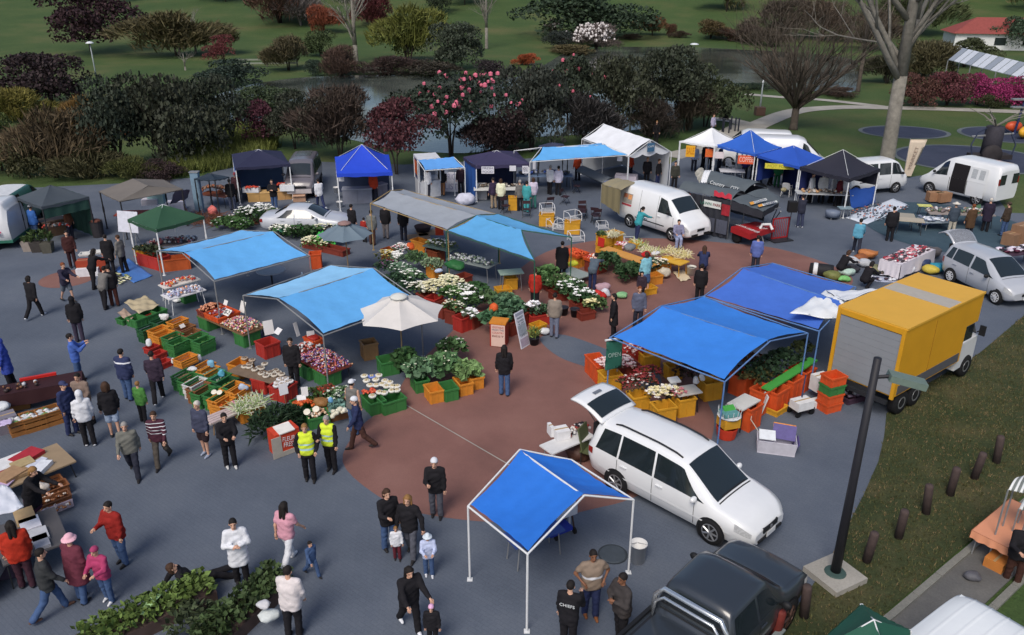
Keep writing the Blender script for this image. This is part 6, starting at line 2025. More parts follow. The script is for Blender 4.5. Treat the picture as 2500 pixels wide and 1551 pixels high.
crt((-14.61,28.28,0),(.5,.4,.22),'g','low green crate with sacking on it, at the left of the display',ax_,'bin','bins under the sacking')
cloth2('small piece of sacking on the low green crate',[(-14.27,27.8,.25),(-14.23,28.19,.25),(-14.96,29.08,.25),(-15.05,28.63,.25)],(168,146,128),'sacking',
 .03,'sacking',10,9)
r2=45.8
tbl('trestle table of red and white goods behind the seated shoppers',(-13.39,30.73,.7)[:2]+(0,),1.5,.62,.7,r2,(214,210,206),WHITEM)
tbl('trestle table of bagged goods on green bins',(-12.82,29.62,.7)[:2]+(0,),1.5,.75,.7,r2,(216,216,220),WHITEM)
hep('toys','red and white goods spread on the back trestle table',(-13.39,30.73,.7)[:2]+(.71,),1.3,.5,.1,r2,rmat('toys',[(196,60,50),(216,208,204),(220,150,80),(200,196,210),(208,80,60)]),
 70,.05)
hep('bagged_goods','white bagged goods spread on the front trestle table',(-12.82,29.62,.7)[:2]+(.71,),1.35,.66,.1,r2,rmat('bagged',[(206,208,220),(170,176,204),(226,226,230),(140,140,170),(214,150,110)]),
 90,.055)
crt((-13.04,30.42,0),(.5,.5,.5),'g','tall green bin under the front trestle table',r2,'bin','green bins')
soft('plastic_bag','white plastic bag on ground by the tall green bin',(-13.43,30.27,0),.4,(212,214,218),8,m=BAGW)
r3=-38.4
tb=(-10.25,27.24,.55)
tbl('long produce board on green bins under the first awning',tb[:2]+(0,),2.9,.95,.52,r3,(120,96,70),DARKM)
def along(c,rz,dx,dy=0,z=0):
 return(c[0]+dx*cos(R(rz))-dy*sin(R(rz)),c[1]+dx*sin(R(rz))+dy*cos(R(rz)),z)
for k,(dx,col,l)in enumerate(((-1.2,'rb','dark red bin at the far end of the long produce board'),(-.72,'or','orange crate of bottles on the long produce board'),(-.28,'or','orange crate with a white price card on the long produce board'))):
 crt(along(tb,r3,dx,0,.545),(.44,.9,.2),col,l,r3,'bin','crates on the long produce board')
hep('onions','brown onions at the far end of the long produce board',along(tb,r3,-1.3,0,.6),.5,.8,.22,r3,rmat('onions',[(196,130,96),(214,150,120),(180,116,84)]),
 60,.05)
hep('bottled_goods','purple and grey packs in the orange crates',along(tb,r3,-.6,0,.62),.7,.8,.12,r3,rmat('packs',[(150,84,100),(110,130,150),(196,190,196),(160,70,80)]),
 46,.05)
hep('bagged_fruit','small bags of pink and cream fruit heaped on the long board',along(tb,r3,.72,0,.545),1.4,.95,.16,r3,rmat('bagfruit',[(196,126,158),(224,206,160),(206,110,90),(172,116,164),(230,222,196),(120,140,130),(206,150,110)]),
 330,.035)
for dx,dy,l in((-1.15,-.1,'far'),(1.1,-.1,'near')):
 crt(along(tb,r3,dx,dy,0),(.6,.7,.48),'g','green bin holding up the %s end of the long produce board'%l,r3,'bin','green bins')
card('white price card lying on the orange crates of the long board',along(tb,r3,-.15,-.1,.74),.36,.26,r3,-52,(222,220,216),'$2',(60,60,64))
card('white price card standing behind the long produce board',along(tb,r3,-.2,.62,.6),.3,.42,r3,-20,(218,218,216))
card('white price card beside the brown onions',along(tb,r3,-1.0,.42,.66),.22,.28,r3,-28,(222,222,220))
r4=-44.5
tb=(-6.47,24.24,.55)
tbl('produce board of candy coloured bags by the awning pole',along(tb,r4,0,0),2.6,1.0,.52,r4,(120,60,50),DARKM)
hep('bagged_sweets','heap of purple, pink and white bags on the board by the awning pole',along(tb,r4,.45,0,.545),1.75,1.1,.12,r4,rmat('sweets',[(160,96,150),(206,130,150),(226,220,226),(196,100,80),(120,90,150),(214,160,120),(86,86,140)]),
 520,.03)
hep('wrapped_goods','white wrapped goods between the red bin and the candy coloured bags',along(tb,r4,-.78,.1,.56),.6,.9,.12,r4,rmat('wrapped',[(214,216,220),(180,186,190),(200,120,110),(226,226,226)]),
 60,.05)
crt((-8.45,25.52,0),(.62,.6,.52),'r','tall red bin at the end of the candy coloured display',r4,'bin','red bins')
crt(along(tb,r4,-1.0,.55,.545),(.6,.4,.2),'or','orange crate of red peppers behind the tall red bin',r4,'bin','crates on the candy board')
crt(along(tb,r4,.9,-.2,0),(.7,.6,.48),'g','green bin under the near end of the candy coloured display',r4,'bin','green bins')
crt(along(tb,r4,.1,-.3,0),(.6,.6,.48),'g','green bin behind the legs of the man in black',r4,'bin','green bins')
soft('peppers','red peppers in the orange crate behind the red bin',along(tb,r4,-1.0,.55,.6),.5,(176,50,40),5,'peppers',sq=(1,.7,.5))
for k,(x,y,l)in enumerate(((370,150,'white folding sign board standing at the back of the red bin'),(640,195,'white leaning price board behind the wrapped goods'),(760,240,'square white price card behind the candy coloured bags'))):
 card(l,[(-8.45,25.89,.6),(-7.41,25.75,.6),(-6.91,25.48,.6)][k][:2]+(.6,),[.34,.16,.26][k],[.5,.5,.3][k],[30,60,20][k],-14,(220,220,222))
card('white price card on the wrapped goods of the red bin',(-8.16,25.67,.7)[:2]+(.72,),.3,.24,r4,-50,(222,222,226))
r5=-25.4
crt((-8.94,24.07,0),(.6,.6,.44),'o','orange bin under the far mushroom trays',r5,'bin','bins under the mushroom trays')
crt((-7.87,23.02,0),(.55,.6,.46),'r','red bin in the middle under the mushroom trays',r5,'bin','bins under the mushroom trays')
crt((-7.14,22.48,0),(.62,.6,.48),'r','red bin with white printing under the nearest trays',r5,'bin','bins under the mushroom trays')
tb=(-8.08,23.14,.47)
MB_=MB();MB_.box((0,0,.455),(2.1,.62,.02));tag(MB_.mk('board',M('board_wood',(118,100,84),.8,.2),None,loc=(tb[0],tb[1],0),rot=(0,0,R(r5))),'thin board carrying the mushroom trays',
 'board')
for k in range(17):
 q=[(-8.83,24.19,.5),(-8.54,24.06,.5),(-8.54,23.78,.5),(-8.65,23.59,.5),(-8.49,23.56,.5),(-8.26,23.38,.5),(-8.16,23.53,.5),(-8.05,23.78,.5),(-8.07,23.47,.5),(-7.97,23.11,.5),(-7.77,22.93,.5),(-7.72,23.14,.5),(-7.53,22.99,.5),(-7.57,23.32,.5),(-7.31,23.05,.5),(-7.68,23.2,.5),(-7.45,23.17,.5)][k]
 w_=['farthest of all, alone on the orange bin','second in the back row','in front of the second in the back row','at the left edge near the far end','just right of the left edge one',
  'near the left edge of the middle','left of the green gap','standing highest on the right','behind the green gap','on the near left of the red bin',
  'at the left corner of the middle red bin','in the middle of the middle red bin','at the front of the middle red bin','at the right back of the middle red bin',
  'at the right corner of the middle red bin','squeezed behind the middle one','between the right hand pair'][k]
 pnt('wrapped tray of mushrooms %s'%w_,q[:2]+(.468,),.24,(k*37)%60,(200,192,178)if k>2 else(176,158,138),gp='mushroom trays')
for k in range(9):
 q=[(-7.28,22.43,.55),(-7.25,22.23,.55),(-7.16,22.54,.55),(-7.11,22.32,.55),(-7.1,22.69,.55),(-6.99,22.46,.55),(-6.91,22.52,.55),(-7.01,22.29,.55),(-7.26,22.66,.55)][k]
 pnt('white tray pack on the nearest red bin, %s'%['left front one','frontmost one','middle of the left side','middle front one','back one on the left','right of the middle','rightmost one','front right one','back left one'][k],
  q[:2]+(.50,),.24,(k*41)%60,(222,222,224),(170,160,150),gp='white tray packs')
ax_=63.9
GB='crates of the second produce display'
CARR=('carrots',[(206,100,44),(190,84,36)],40,.035)
row(GB,[((-10.47,23.13,.3),'g','green crate at the far left corner of display two',POT),((-10.18,22.84,.3),'g','green crate, second along the left side of display two',POT),((-9.91,22.58,.3),'w','grey white crate lined with plastic',('grapes',[(120,116,124),(90,92,104)],40,.03)),((-9.7,22.3,.3),'br','brown crate lying behind the paper covered one',None),((-9.48,22.05,.3),'g','green crate with a folded newspaper across it',None),((-10.01,23.71,.3),'o','orange crate at the far end beside the blue bag',POT),((-9.78,23.42,.3),'o','orange crate, second along the right side of display two',MIX),((-9.52,23.16,.3),(74,140,112),'sea green crate with a blue bag tied to it',GRN),((-9.25,22.93,.3),'g','green crate holding white bunches',('white_radishes',[(214,214,206),(190,196,180)],30,.035)),((-8.92,22.61,.3),'dg','dark green crate in the middle of the right side',GRN),((-8.66,22.3,.3),'o','orange crate behind the leek bin',None),((-8.41,22.11,.3),'o','orange crate touching the leek bin',None),((-9.04,21.89,.3),'g','green crate with two round white labels',('cucumbers',[(50,92,48),(64,110,58)],30,.04)),((-8.81,21.62,.3),'o','orange crate of brown roots next to the two round labels',POT),((-8.63,21.36,.3),'o','orange crate at the near end by the man in the dark sweater',CARR)])
soft('plastic_bag','pale blue plastic bag at the far end of display two',(-9.78,23.72,.5)[:2]+(.42,),.4,(120,176,206),13,gp='blue bags on the crates',
 sq=(.8,.35,1.2))
soft('plastic_bag','turquoise blue plastic bag tied to the sea green crate',(-9.23,23.08,.5)[:2]+(.42,),.36,(96,170,200),14,gp='blue bags on the crates',
 sq=(.7,.4,1.1))
soft('plastic_bag','grey white plastic bag behind the orange crates',(-8.26,22.16,.5)[:2]+(.42,),.38,(170,184,204),15,sq=(1,.4,.8))
soft('plastic_bag','white and black plastic bag on the far left crate',(-10.28,23.44,.5)[:2]+(.42,),.36,(206,208,212),16)
for x,l in((0,'left'),(1,'right')):
 mb=MB();mb.lathe([(.0,.01),(.085,.01),(.085,0)],(0,0,0),14);tag(mb.mk('price_label',M('label_cream',(222,216,200)),None,loc=([(-9.03,21.79,.55),(-8.86,21.77,.55)][x][:2]+(.56,)),rot=(R(30),0,0)),
  '%s one of the two round white labels on the cucumbers'%l,'label','round white labels')
r6=47.4
tbl('low pallet table with pink lined boards at the near end of the crates',(-8.39,20.73,.4)[:2]+(0,),1.15,.5,.42,r6,(196,180,172),M('leg_wood',(150,118,74),.7))
for k in range(4):
 MB().box((0,0,0),(1.1,.1,.02)).mk('slat',M('slat_pink',(190,172,170),.7,.15),None,loc=along((-8.39,20.73,.4),r6,0,-.19+k*.125,.432),rot=(0,0,R(r6)))
for o in[o for o in COL.objects if o.name.startswith('slat')and o.parent is None]:
 p=[t_ for t_ in COL.objects if t_.get('label','').startswith('low pallet table')][0]
 mw=Matrix.Translation(o.location)@Euler(o.rotation_euler).to_matrix().to_4x4()
 o.parent=p;o.matrix_local=Matrix.Rotation(-R(r6),4,'Z')@Matrix.Translation(-Vec(p.location))@mw
crt((-7.84,21.28,0),(.75,.55,.5),'o','big orange bin of leeks at the end of display two',r6-8,'bin','big orange bins')
stk('leeks','pale leeks and spring onions heaped across the big orange bin',(-7.72,20.96,.5)[:2]+(.48,),.9,.5,.1,r6,[(214,216,190),(186,200,150),(150,176,110),(226,226,210)],
 190,.42,.012,'vegetables',2,.7)
hep('radishes','pink radishes at the end of the leek heap',(-8.2,21.11,.5)[:2]+(.5,),.2,.3,.08,r6,rmat('radish',[(206,110,140),(214,150,160)]),30,.03)
r7=27.8
def bed(px_,lx,ly,rz,col,lb,z=.36,gp='green crates of the greens stall',st='bin'):
 return crt((px_[0],px_[1],0),(lx,ly,z),col,lb,rz,st,gp)
bed((-6.24,21.38,.2),.6,.9,r7,'g','green crate of carrots nearest the wardens')
bed((-5.73,21.61,.2),.6,.9,r7,'g','green crate in the middle of the greens stall')
bed((-5.2,21.38,.2),.7,.6,r7,'br','brown crate of white bunches beside the man in the navy coat')
hep('carrots','orange carrots heaped in the crate nearest the wardens',(-6.23,21.42,.4)[:2]+(.3,),.55,.55,.16,r7,rmat('carrots2',[(206,92,40),(188,76,34),(214,112,56)]),
 70,.045,sq=(1,1.4,.8))
grn('herbs','dark green herbs behind the carrots',(-6.02,21.82,.4)[:2]+(.3,),.6,.7,.3,r7,(66,88,46),160,.1)
grn('red_lettuce','reddish lettuce at the back of the greens stall',(-5.75,22.1,.4)[:2]+(.3,),.65,.6,.26,r7,(120,66,46),140,.12,fw=[((190,60,44),20,.03)])
soft('sacking','brown sacking over a crate in the middle of the greens stall',(-5.7,21.39,.4)[:2]+(.3,),.62,(140,100,58),21,'sacking',sq=(1,.8,.5))
grn('leafy_greens','leafy greens in front of the two shoppers in caps',(-5.26,21.79,.4)[:2]+(.3,),.8,.8,.3,r7,(84,112,76),200,.12,fw=[((214,220,206),26,.05)])
grn('cabbages','blue green cabbages beside the turquoise bag',(-5.18,21.23,.4)[:2]+(.3,),.5,.5,.24,r7,(96,128,120),110,.13,long=1.4)
soft('plastic_bag','small blue plastic bag among the greens',(-5.39,21.28,.5)[:2]+(.48,),.3,(110,168,212),22,sq=(.6,.5,1))
hep('cauliflowers','white cauliflowers in the greens stall',(-5.08,20.88,.4)[:2]+(.32,),.5,.3,.12,r7,rmat('cauli',[(226,222,206),(210,206,186)]),18,.07)
hep('brown_mushrooms','cream and brown mushrooms behind the wardens',(-5.75,20.88,.4)[:2]+(.3,),.55,.5,.14,r7,rmat('mush',[(206,180,150),(228,214,196),(180,140,110)]),
 40,.05)
bed((-5.74,20.91,.2),.6,.6,r7,'g','green crate of mushrooms behind the taller warden')
card('white price card on a stake over the carrots',(-6.64,21.04,.1)[:2]+(.1,),.26,.34,35,-8,(224,224,228),stake=.75)
card('white price card at the back of the carrots',(-6.21,21.54,.5)[:2]+(.5,),.2,.3,15,-8,(222,222,224),stake=.05)
card('oval white price card on the carrots',(-6.3,21.44,.5)[:2]+(.48,),.26,.16,15,-40,(222,222,224))
for k,(p,l)in enumerate((((-5.96,20.67,.5),'left'),((-5.73,20.83,.5),'right'))):
 mb=MB();mb.lathe([(0,.012),(.1,.012),(.1,0)],(0,0,0),14);tag(mb.mk('price_label',M('label_cream',(222,216,200)),None,loc=p[:2]+(.52,),rot=(R(36),0,0)),
  '%s round label standing in the mushrooms'%l,'label','round labels in the greens stall')
bed((-3.74,21.85,.1),.75,.8,r7+6,'g','green bin under the white trays, right one',.42)
bed((-4.2,21.72,.1),.5,.7,r7+6,'g','green bin with white printing under the white trays, left one',.42)
for k in range(18):
 q=[(-4.68,23,.45),(-4.44,22.97,.45),(-4.23,23.04,.45),(-4.56,22.68,.45),(-4.28,22.75,.45),(-4.4,22.39,.45),(-4.21,22.39,.45),(-4.04,22.46,.45),(-3.98,22.68,.45),(-3.82,22.57,.45),(-3.88,22.32,.45),(-3.7,22.32,.45),(-3.56,22.32,.45),(-4.04,21.94,.45),(-3.89,21.9,.45),(-3.68,22.04,.45),(-4.22,21.7,.45),(-3.53,22.07,.45)][k]
 pnt('white tray pack on the green bins, %s'%['back left corner','blue tinged at the back','back right','left, second row','middle, second row','left, third row','middle, third row','right of the third row','behind the right group','back of the right group','centre of the right group','right side of the right group','far right corner','front left of the near group','front middle','front of the right group','near the red goods','front right corner'][k],
  q[:2]+(.43,),.25,(k*29)%50,(224,222,214)if k!=1 else(110,130,200),(190,176,140),gp='trays on the green bins')
hep('tomatoes','red tomatoes in front of the white trays',(-4.37,22.01,.45)[:2]+(.43,),.4,.3,.08,r7,rmat('tom',[(190,70,50),(206,96,66)]),24,.05)
for k,(p,w_,h_)in enumerate((((-7.02,20.09,0),.9,.85),((-6.7,20.37,0),.9,.9),((-6.44,20.66,0),.7,.7))):
 grn('potted_palm','dark feathery palm, %s of the three by the orange printed box'%['left','middle','right'][k],p,w_,w_,h_,0,(44,64,44),420,.2,'plant',
  k+3,up=.7,long=7).pop('kind')
t=thg('printed_box','orange box with white print and a white lid by the palms','box',(-6.2,19.3,0),39.9)
MB().box((0,.2,.36),(.72,.5,.72)).mk('box_body',M('carton_orange',(196,66,40),.6,.15,5),t)
MB().box((-.33,-.058,.33),(.28,.02,.64)).box((.08,-.062,.08),(.56,.02,.14)).mk('grey_margin',M('carton_grey',(168,162,152),.7,.12),t)
words('FLEUR',.2,M('white_print',(214,218,220)),t,(.02,-.075,.5),(R(90),R(8),0),.36)
words('FRESH',.2,M('white_print',(214,218,220)),t,(.04,-.075,.32),(R(90),R(8),0),.36)
MB().box((0,.12,.745),(.46,.42,.03),rx=8).mk('lid',M('lid_white',(222,218,212)),t)
r8=25.2
for k,(p,col,l)in enumerate((((-2.43,22.37,0),'o','orange crate at the corner of the leafy greens'),((-1.98,22.5,0),'g','green crate in the middle of the leafy greens'),((-1.54,22.86,0),'o','orange crate at the right of the leafy greens'),((-2.94,23.05,0),'g','green crate at the left of the leafy greens'),((-1.22,23.25,0),'o','small orange crate at the far right of the leafy greens'))):
 crt(p,(.44,.6,.42),col,l,r8,'bin','crates of leafy greens')
for k,(p,lx,ly,h_,col,n,lf,fl,l)in enumerate((((-2.94,23.3,.4),.9,.9,.5,(96,128,96),260,.2,[((216,220,200),12,.05)],'pale green leafy vegetables at the left of the leafy stall'),((-2.16,23.59,.4),.9,1.0,.55,(84,118,78),280,.2,[((226,226,206),14,.05)],'bushy green leaves in the middle of the leafy stall'),((-1.46,23.3,.4),.8,.8,.45,(112,140,90),220,.22,None,'light green leaves with white stems at the right of the leafy stall'),((-3.49,23.89,.4),.7,.8,.6,(58,88,52),240,.2,None,'dark green leaves behind the cream parasol pole'),((-2.04,24.9,.4),.9,.6,.55,(70,98,60),220,.16,[((216,214,206),22,.045)],'green bunches with white flowers at the back of the leafy stall'))):
 grn('leafy_greens',l,p[:2]+(.34,),lx,ly,h_,r8,col,n,lf,'vegetables',k+40,fl,long=1.8)
crt((-4.11,24.22,0),(.6,.6,.5),'g','tall green bin in the shade of the cream parasol',r8,'bin','green bins')
crt((-4.91,25.33,0),(.5,.5,.6),(140,110,76),'brown sacking covered bin in the shade of the cream parasol',r8,'bin','brown bins')
# the long flower stall
r9=-40.9
FB=[(300,400,.8,.7,.35,(96,106,62),70,.1,[((222,200,110),40,.06),((236,232,214),14,.07)],'yellow flowers in a rust brown basket at the far end of the flower stall'),(490,330,.8,.6,.4,(96,116,86),70,.1,[((234,232,230),60,.07),((206,120,130),16,.05)],'white and pink flowers near the far end of the flower stall'),(440,430,.7,.5,.36,(110,130,110),60,.14,[((236,236,232),14,.13)],'large white daisies in the far part of the flower stall'),(660,430,1.0,.8,.42,(78,104,70),260,.14,None,'green foliage in the far part of the flower stall'),(860,500,.9,.7,.4,(120,140,110),260,.12,None,'grey green foliage mid flower stall'),(480,570,1.1,.8,.4,(92,120,98),300,.15,[((230,232,226),22,.06)],'blue green leaves with scattered white flowers by the awning'),(300,520,.8,.8,.34,(54,76,60),200,.13,[((170,110,160),14,.04)],'dark leaves with mauve flowers by the grey parasol'),(420,680,.9,.7,.36,(50,74,54),240,.14,None,'dark green leaves along the awning edge'),(620,660,1.0,.8,.4,(84,112,80),280,.14,[((236,236,230),20,.08)],'green leaves with white lilies mid flower stall'),(560,770,.8,.6,.34,(46,74,50),190,.13,[((232,232,226),8,.08)],'dark green leaves at the awning corner of the flower stall'),(720,800,.9,.6,.4,(104,120,76),90,.11,[((236,234,220),70,.075)],'white lilies at the near edge of the flower stall'),(870,800,.9,.9,.46,(120,124,80),90,.11,[((232,226,190),140,.07)],'dense cream flowers mid flower stall'),(1070,730,1.1,.7,.42,(104,124,78),120,.12,[((236,232,200),100,.08)],'cream lilies behind the dense cream flowers'),(1080,850,.9,.8,.4,(72,104,56),280,.15,[((230,232,210),18,.07)],'bright green leaves beside the cream flowers'),(1240,830,.8,.7,.4,(84,110,66),160,.14,[((238,238,232),34,.08)],'white lilies over green leaves right of the cream flowers'),(1380,800,.9,.7,.42,(58,92,54),280,.14,None,'deep green leaves at the back right of the flower stall'),(1320,930,.9,.7,.38,(70,98,60),230,.14,[((240,240,236),16,.12)],'green leaves with a few big white blooms'),(1120,1000,.9,.45,.34,(82,106,66),130,.12,[((228,226,206),36,.05),((206,130,90),8,.05)],'small cream flowers along the near edge of the stall'),(1300,1090,.6,.45,.3,(110,124,104),60,.14,[((238,238,238),16,.1)],'white blooms at the near corner of the flower stall'),(1600,1150,.95,.8,.42,(72,108,78),240,.24,None,'big round cabbage leaves over the printed orange bin'),(1520,900,.8,.7,.4,(72,96,62),220,.16,None,'green leaves behind the orange wrapped bunch'),(1780,1030,1.0,.9,.46,(84,116,88),300,.22,None,'broad green leaves behind the sign board'),(1740,940,.9,.7,.42,(84,112,84),240,.18,None,'silvery green leaves at the right end of the flower stall')]
FBP=[(-5.56,34.08,.7),(-4.96,34.88,.7),(-5,33.74,.7),(-4.2,33.74,.7),(-3.4,32.98,.7),(-4.67,32.25,.7),(-5.38,32.77,.7),(-4.74,31.16,.7),(-4.08,31.35,.7),(-4.16,30.31,.7),(-3.6,30.04,.7),(-3.1,30.04,.7),(-2.48,30.68,.7),(-2.37,29.59,.7),(-1.86,29.77,.7),(-1.41,30.04,.7),(-1.56,28.9,.7),(-2.16,28.31,.7),(-1.56,27.59,.7),(-.62,27.13,.7),(-.92,29.15,.7),(-.08,28.07,.7),(-.21,28.81,.7)]
for k,(x,y,lx,ly,h_,col,n,lf,fl,l)in enumerate(FB):
 p=FBP[k]
 grn('flower_bed' if fl else 'foliage_bunches',l,p[:2]+(.5,),lx,ly,h_,r9,col,n,lf,'flowers' if fl else 'foliage',k+60,fl,long=1.9)
for k,(p,col,l)in enumerate((((-3.41,29.91,0),'rb','dark red bin at the awning end of the near flower row'),((-3.04,29.48,0),'r','red bin with a pale mark, second in the near flower row'),((-2.61,28.9,0),'rb','dark red bin, third in the near flower row'),((-2.18,28.34,0),'rb','dark red bin in shadow, fourth in the near flower row'),((-1.82,27.64,0),'r','orange red bin with a white badge in the near flower row'),((-1.46,27.95,0),'rb','dark red bin at the corner of the near flower row'),((-.01,27.34,0),'rb','dark red bin right of the printed orange bin'),((.24,27.87,0),'rb','dark red bin behind the sign board'),((-2.02,31.92,0),'rb','dark red bin under the green cloth bundle'),((.82,28.5,0),'r','red bin under the white flowers by the man in the grey jumper'))):
 crt(p,(.5,.55,.56),col,l,r9+(6 if k%2 else-4),'bin','red bins of the flower stall')
t=thg('printed_bin','tall orange bin with a white printed sign under the cabbage leaves','bin',(-.51,26.13,0),-13.4)
MB().box((0,.25,.44),(.56,.5,.88)).mk('bin_body',M('bin_brick',(160,52,40),.6,.12,4),t)
MB().box((0,.25,.90),(.6,.54,.06)).mk('bin_rim',M('bin_orange',(206,130,44),.6),t)
for z in(.3,.58):MB().box((-.283,.25,z),(.01,.46,.02)).mk('rib',M('bin_rib',(196,110,90),.6),t)
MB().box((.02,-.012,.44),(.5,.02,.82)).mk('sign_board',M('sign_paper',(218,190,178),.7,.05),t)
for k,(l,z,c_)in enumerate((('VEGETABLES',.76,(170,60,60)),('FROM THE',.66,(90,84,110)),('COUNTRY',.55,(176,52,44)),('BEST',.42,(120,66,60)))):
 words(l,.1,M('ink_%d_%d_%d'%c_,c_),t,(.02,-.026,z),(R(90),0,0),.42)
t=thg('sign_board','tall white leaning sign board with grey printing by the flower stall','sign',(.48,26.14,0),54.6)
MB().box((0,0,.66),(.52,.03,1.32)).mk('board',M('sign_white',(208,210,220),.6,.04),t,rot=(R(-14),0,0))
for z,h_,c_ in((.66,.36,(150,158,168)),(.2,.3,(168,156,172)),(1.24,.1,(150,154,170))):
 MB().box((0,-.018,z),(.46,.006,h_)).mk('printed_block',M('block_%d_%d_%d'%c_,c_,.7,.25,22),t,rot=(R(-14),0,0))
for k,(l,z)in enumerate((('MARKET',1.1),('FLOWERS',.98),('4.00',.88),('OPEN',.45))):
 q_=Matrix.Rotation(R(-14),3,'X')@Vec((0,-.022,z));words(l,.1,M('print_slate',(96,110,120)),t,q_,(R(76),0,0),.36)
t=thg('pot_plant','spiky grass plant in a black pot beside the sign board','plant',(.79,26.34,0))
mb=MB();mb.lathe([(.14,0),(.19,.3),(.2,.3),(.2,.27),(.17,.25)],(0,0,0),16);mb.mk('pot',M('pot_black',(38,38,46),.6),t,True)
o=grn('leaves','',(0,0,.26),.34,.34,.36,0,(110,124,66),70,.26,'x',5,up=1.0,long=9);o.parent=t
for k in('category','label','kind'):o.pop(k,None)
soft('plastic_bag','white plastic bag on a green tray by the black pot',(1.18,27.13,0)[:2]+(.04,),.5,(214,216,220),31,sq=(1,.7,.6),m=BAGW)
crt((.96,27.51,.1)[:2]+(0,),(.5,.4,.3),'y','yellow crate tipped beside the sign board',40,'bin','yellow crates')
soft('wrapped_bunch','orange wrapped bunch with a white card on the cabbage leaves',(-.67,27.36,.9)[:2]+(.86,),.5,(216,96,46),32,'flowers',sq=(.8,.7,.9))
soft('wrapped_bunch','yellow paper wrapped bunch at the awning corner',(-3.54,27.99,.8)[:2]+(.6,),.55,(206,170,84),33,'flowers',sq=(.9,.7,1))
soft('pumpkin','orange wrapped pumpkin at the far end of the flower stall',(-4.55,34.82,.9)[:2]+(.7,),.5,(206,92,40),34,'pumpkin',sq=(.8,.8,.9))
crt((-3.37,33.21,0),(.5,.5,.62),'o','orange box with white paper mid flower stall',r9,'bin','orange boxes of the flower stall')
soft('paper_bundle','bluish white paper spilling from the orange box',(-3.07,32.12,.75)[:2]+(.56,),.45,(176,190,214),35,'paper',sq=(1,.6,.5))
soft('cloth_bundle','green cloth bundle mid flower stall',(-2.4,32.53,.6)[:2]+(.5,),1.15,(44,100,56),36,'cloth',sq=(1,.75,.42),rz=r9)
r10=-31.9
tbl('grey table of plastic wrapped bunches at the back of the flower stall',(-1.71,33.17,.75)[:2]+(0,),2.2,.8,.74,r10,(140,150,150),STEEL)
hep('wrapped_bunches','plastic wrapped white bunches on the grey table',(-1.71,33.17,.75)[:2]+(.75,),2.1,.7,.16,r10,rmat('wrapbunch',[(196,200,204),(150,164,150),(214,214,216),(120,140,110),(60,60,70)]),
 120,.06)
tbl('second grey table with white flowers under the grey awning',(-3.2,35.09,.75)[:2]+(0,),1.6,.7,.74,r10,(80,100,100),STEEL)
grn('flower_bunches','white flowers and leaves on the table under the grey awning',(-3.21,35.21,.75)[:2]+(.75,),1.4,.6,.2,r10,(110,124,80),120,.14,'flowers',
 77,[((222,226,230),22,.1)])
tbl('green topped table with white edge by the woman in black',(-.05,31.68,.8)[:2]+(0,),1.0,.6,.8,12,(150,172,160),STEEL)
crt((-.05,31.82,.3)[:2]+(0,),(.5,.4,.5),'y','yellow bin under the green topped table',12,'bin','yellow crates')
crt((-.36,31.16,0),(.62,.46,.3),'y','upturned yellow crate on the dark concrete inside the stall',20,'bin','yellow crates')
for k,(a_,l)in enumerate(((0,'left'),(1,'right'))):
 MBb=MB();MBb.box((0,0,.01),(1.2,.9,.02));tag(MBb.mk('cardboard_sheet',M('cardboard',(128,108,88),.85,.1),None,loc=([(-4.69,38.77,0),(-4.17,39.46,0)][k]),rot=(0,0,R(18))),
  'flattened cardboard sheet on ground under the grey awning, %s one'%l,'cardboard','flattened cardboard')
mb=MB();mb.lathe([(.0,.05),(.3,.05),(.42,.3),(.44,.3),(.32,0)],(0,0,0),18);tag(mb.mk('basket',M('basket_black',(40,32,38),.8),None,True,loc=(-4.51,39.67,0)),
 'round black basket on the cardboard under the grey awning','basket')
MB().box((0,0,.55),(.4,.03,.7)).mk('orange_panel',M('panel_orange',(196,66,40),.6),None,loc=(-3.56,38.43,0));tag(bpy.data.objects['orange_panel'],'orange panel standing under the edge of the grey awning',
 'panel')
crt((-4.25,36.46,0),(.9,.5,.6),'o','long orange bin behind the far flowers',r9,'bin','orange boxes of the flower stall')
crt((-3.51,35.28,0),(.8,.5,.55),(120,60,36),'rust brown bin behind the grey green foliage',r9,'bin','orange boxes of the flower stall')
crt((-5.57,35.17,0),(.6,.5,.6),(150,76,36),'rust brown basket under the yellow flowers',r9,'slat','orange boxes of the flower stall')
# plants, tables and bins right of the flower stall
FR=[((1.47,31.78,.4),.9,.8,.6,(84,116,70),200,.2,None,'tall green leaves behind the shopper in red'),((1.93,31.17,.3),1.0,.9,.5,(80,108,66),230,.18,[((226,220,190),10,.05)],'green leaves on the near right plant table'),((2.37,30.52,.3),1.1,.8,.5,(72,100,66),220,.2,[((240,240,238),24,.1)],'white flowers over dark leaves on the right plant table'),((2.81,29.72,.3),.9,.7,.42,(62,92,60),200,.18,[((240,240,238),22,.1)],'white flowers near the red carrier bag'),((3.24,29.26,.1),.7,.7,.55,(66,90,54),240,.14,None,'small leaved bush beside the low red crate'),((3.05,29.04,.3),.6,.4,.3,(130,140,90),40,.12,[((236,228,180),30,.08)],'cream lilies laid on the low red crate'),((4.17,33.75,.2),1.0,.9,.7,(66,92,62),320,.2,None,'large dark green bunch beside the kneeling shopper'),((4.96,32.66,.1),1.1,.9,.7,(58,84,54),340,.2,None,'large dark green bunch next to the woman in pale blue'),((1.07,28.23,.4),.8,.6,.35,(74,100,74),160,.16,None,'grey green leaves in the red bin by the sign board'),((.77,28,.6),.4,.3,.3,(150,160,150),20,.1,[((240,238,240),14,.12)],'white blooms above the sign board'),((6.21,33.03,.5),1.0,.6,.3,(96,110,84),80,.12,[((228,220,200),30,.08)],'cream and white flowers on the crate by the yellow planks'),((5.94,33.1,.4),.7,.6,.45,(62,84,66),160,.18,None,'blue green leaves beside the cream and white flowers')]
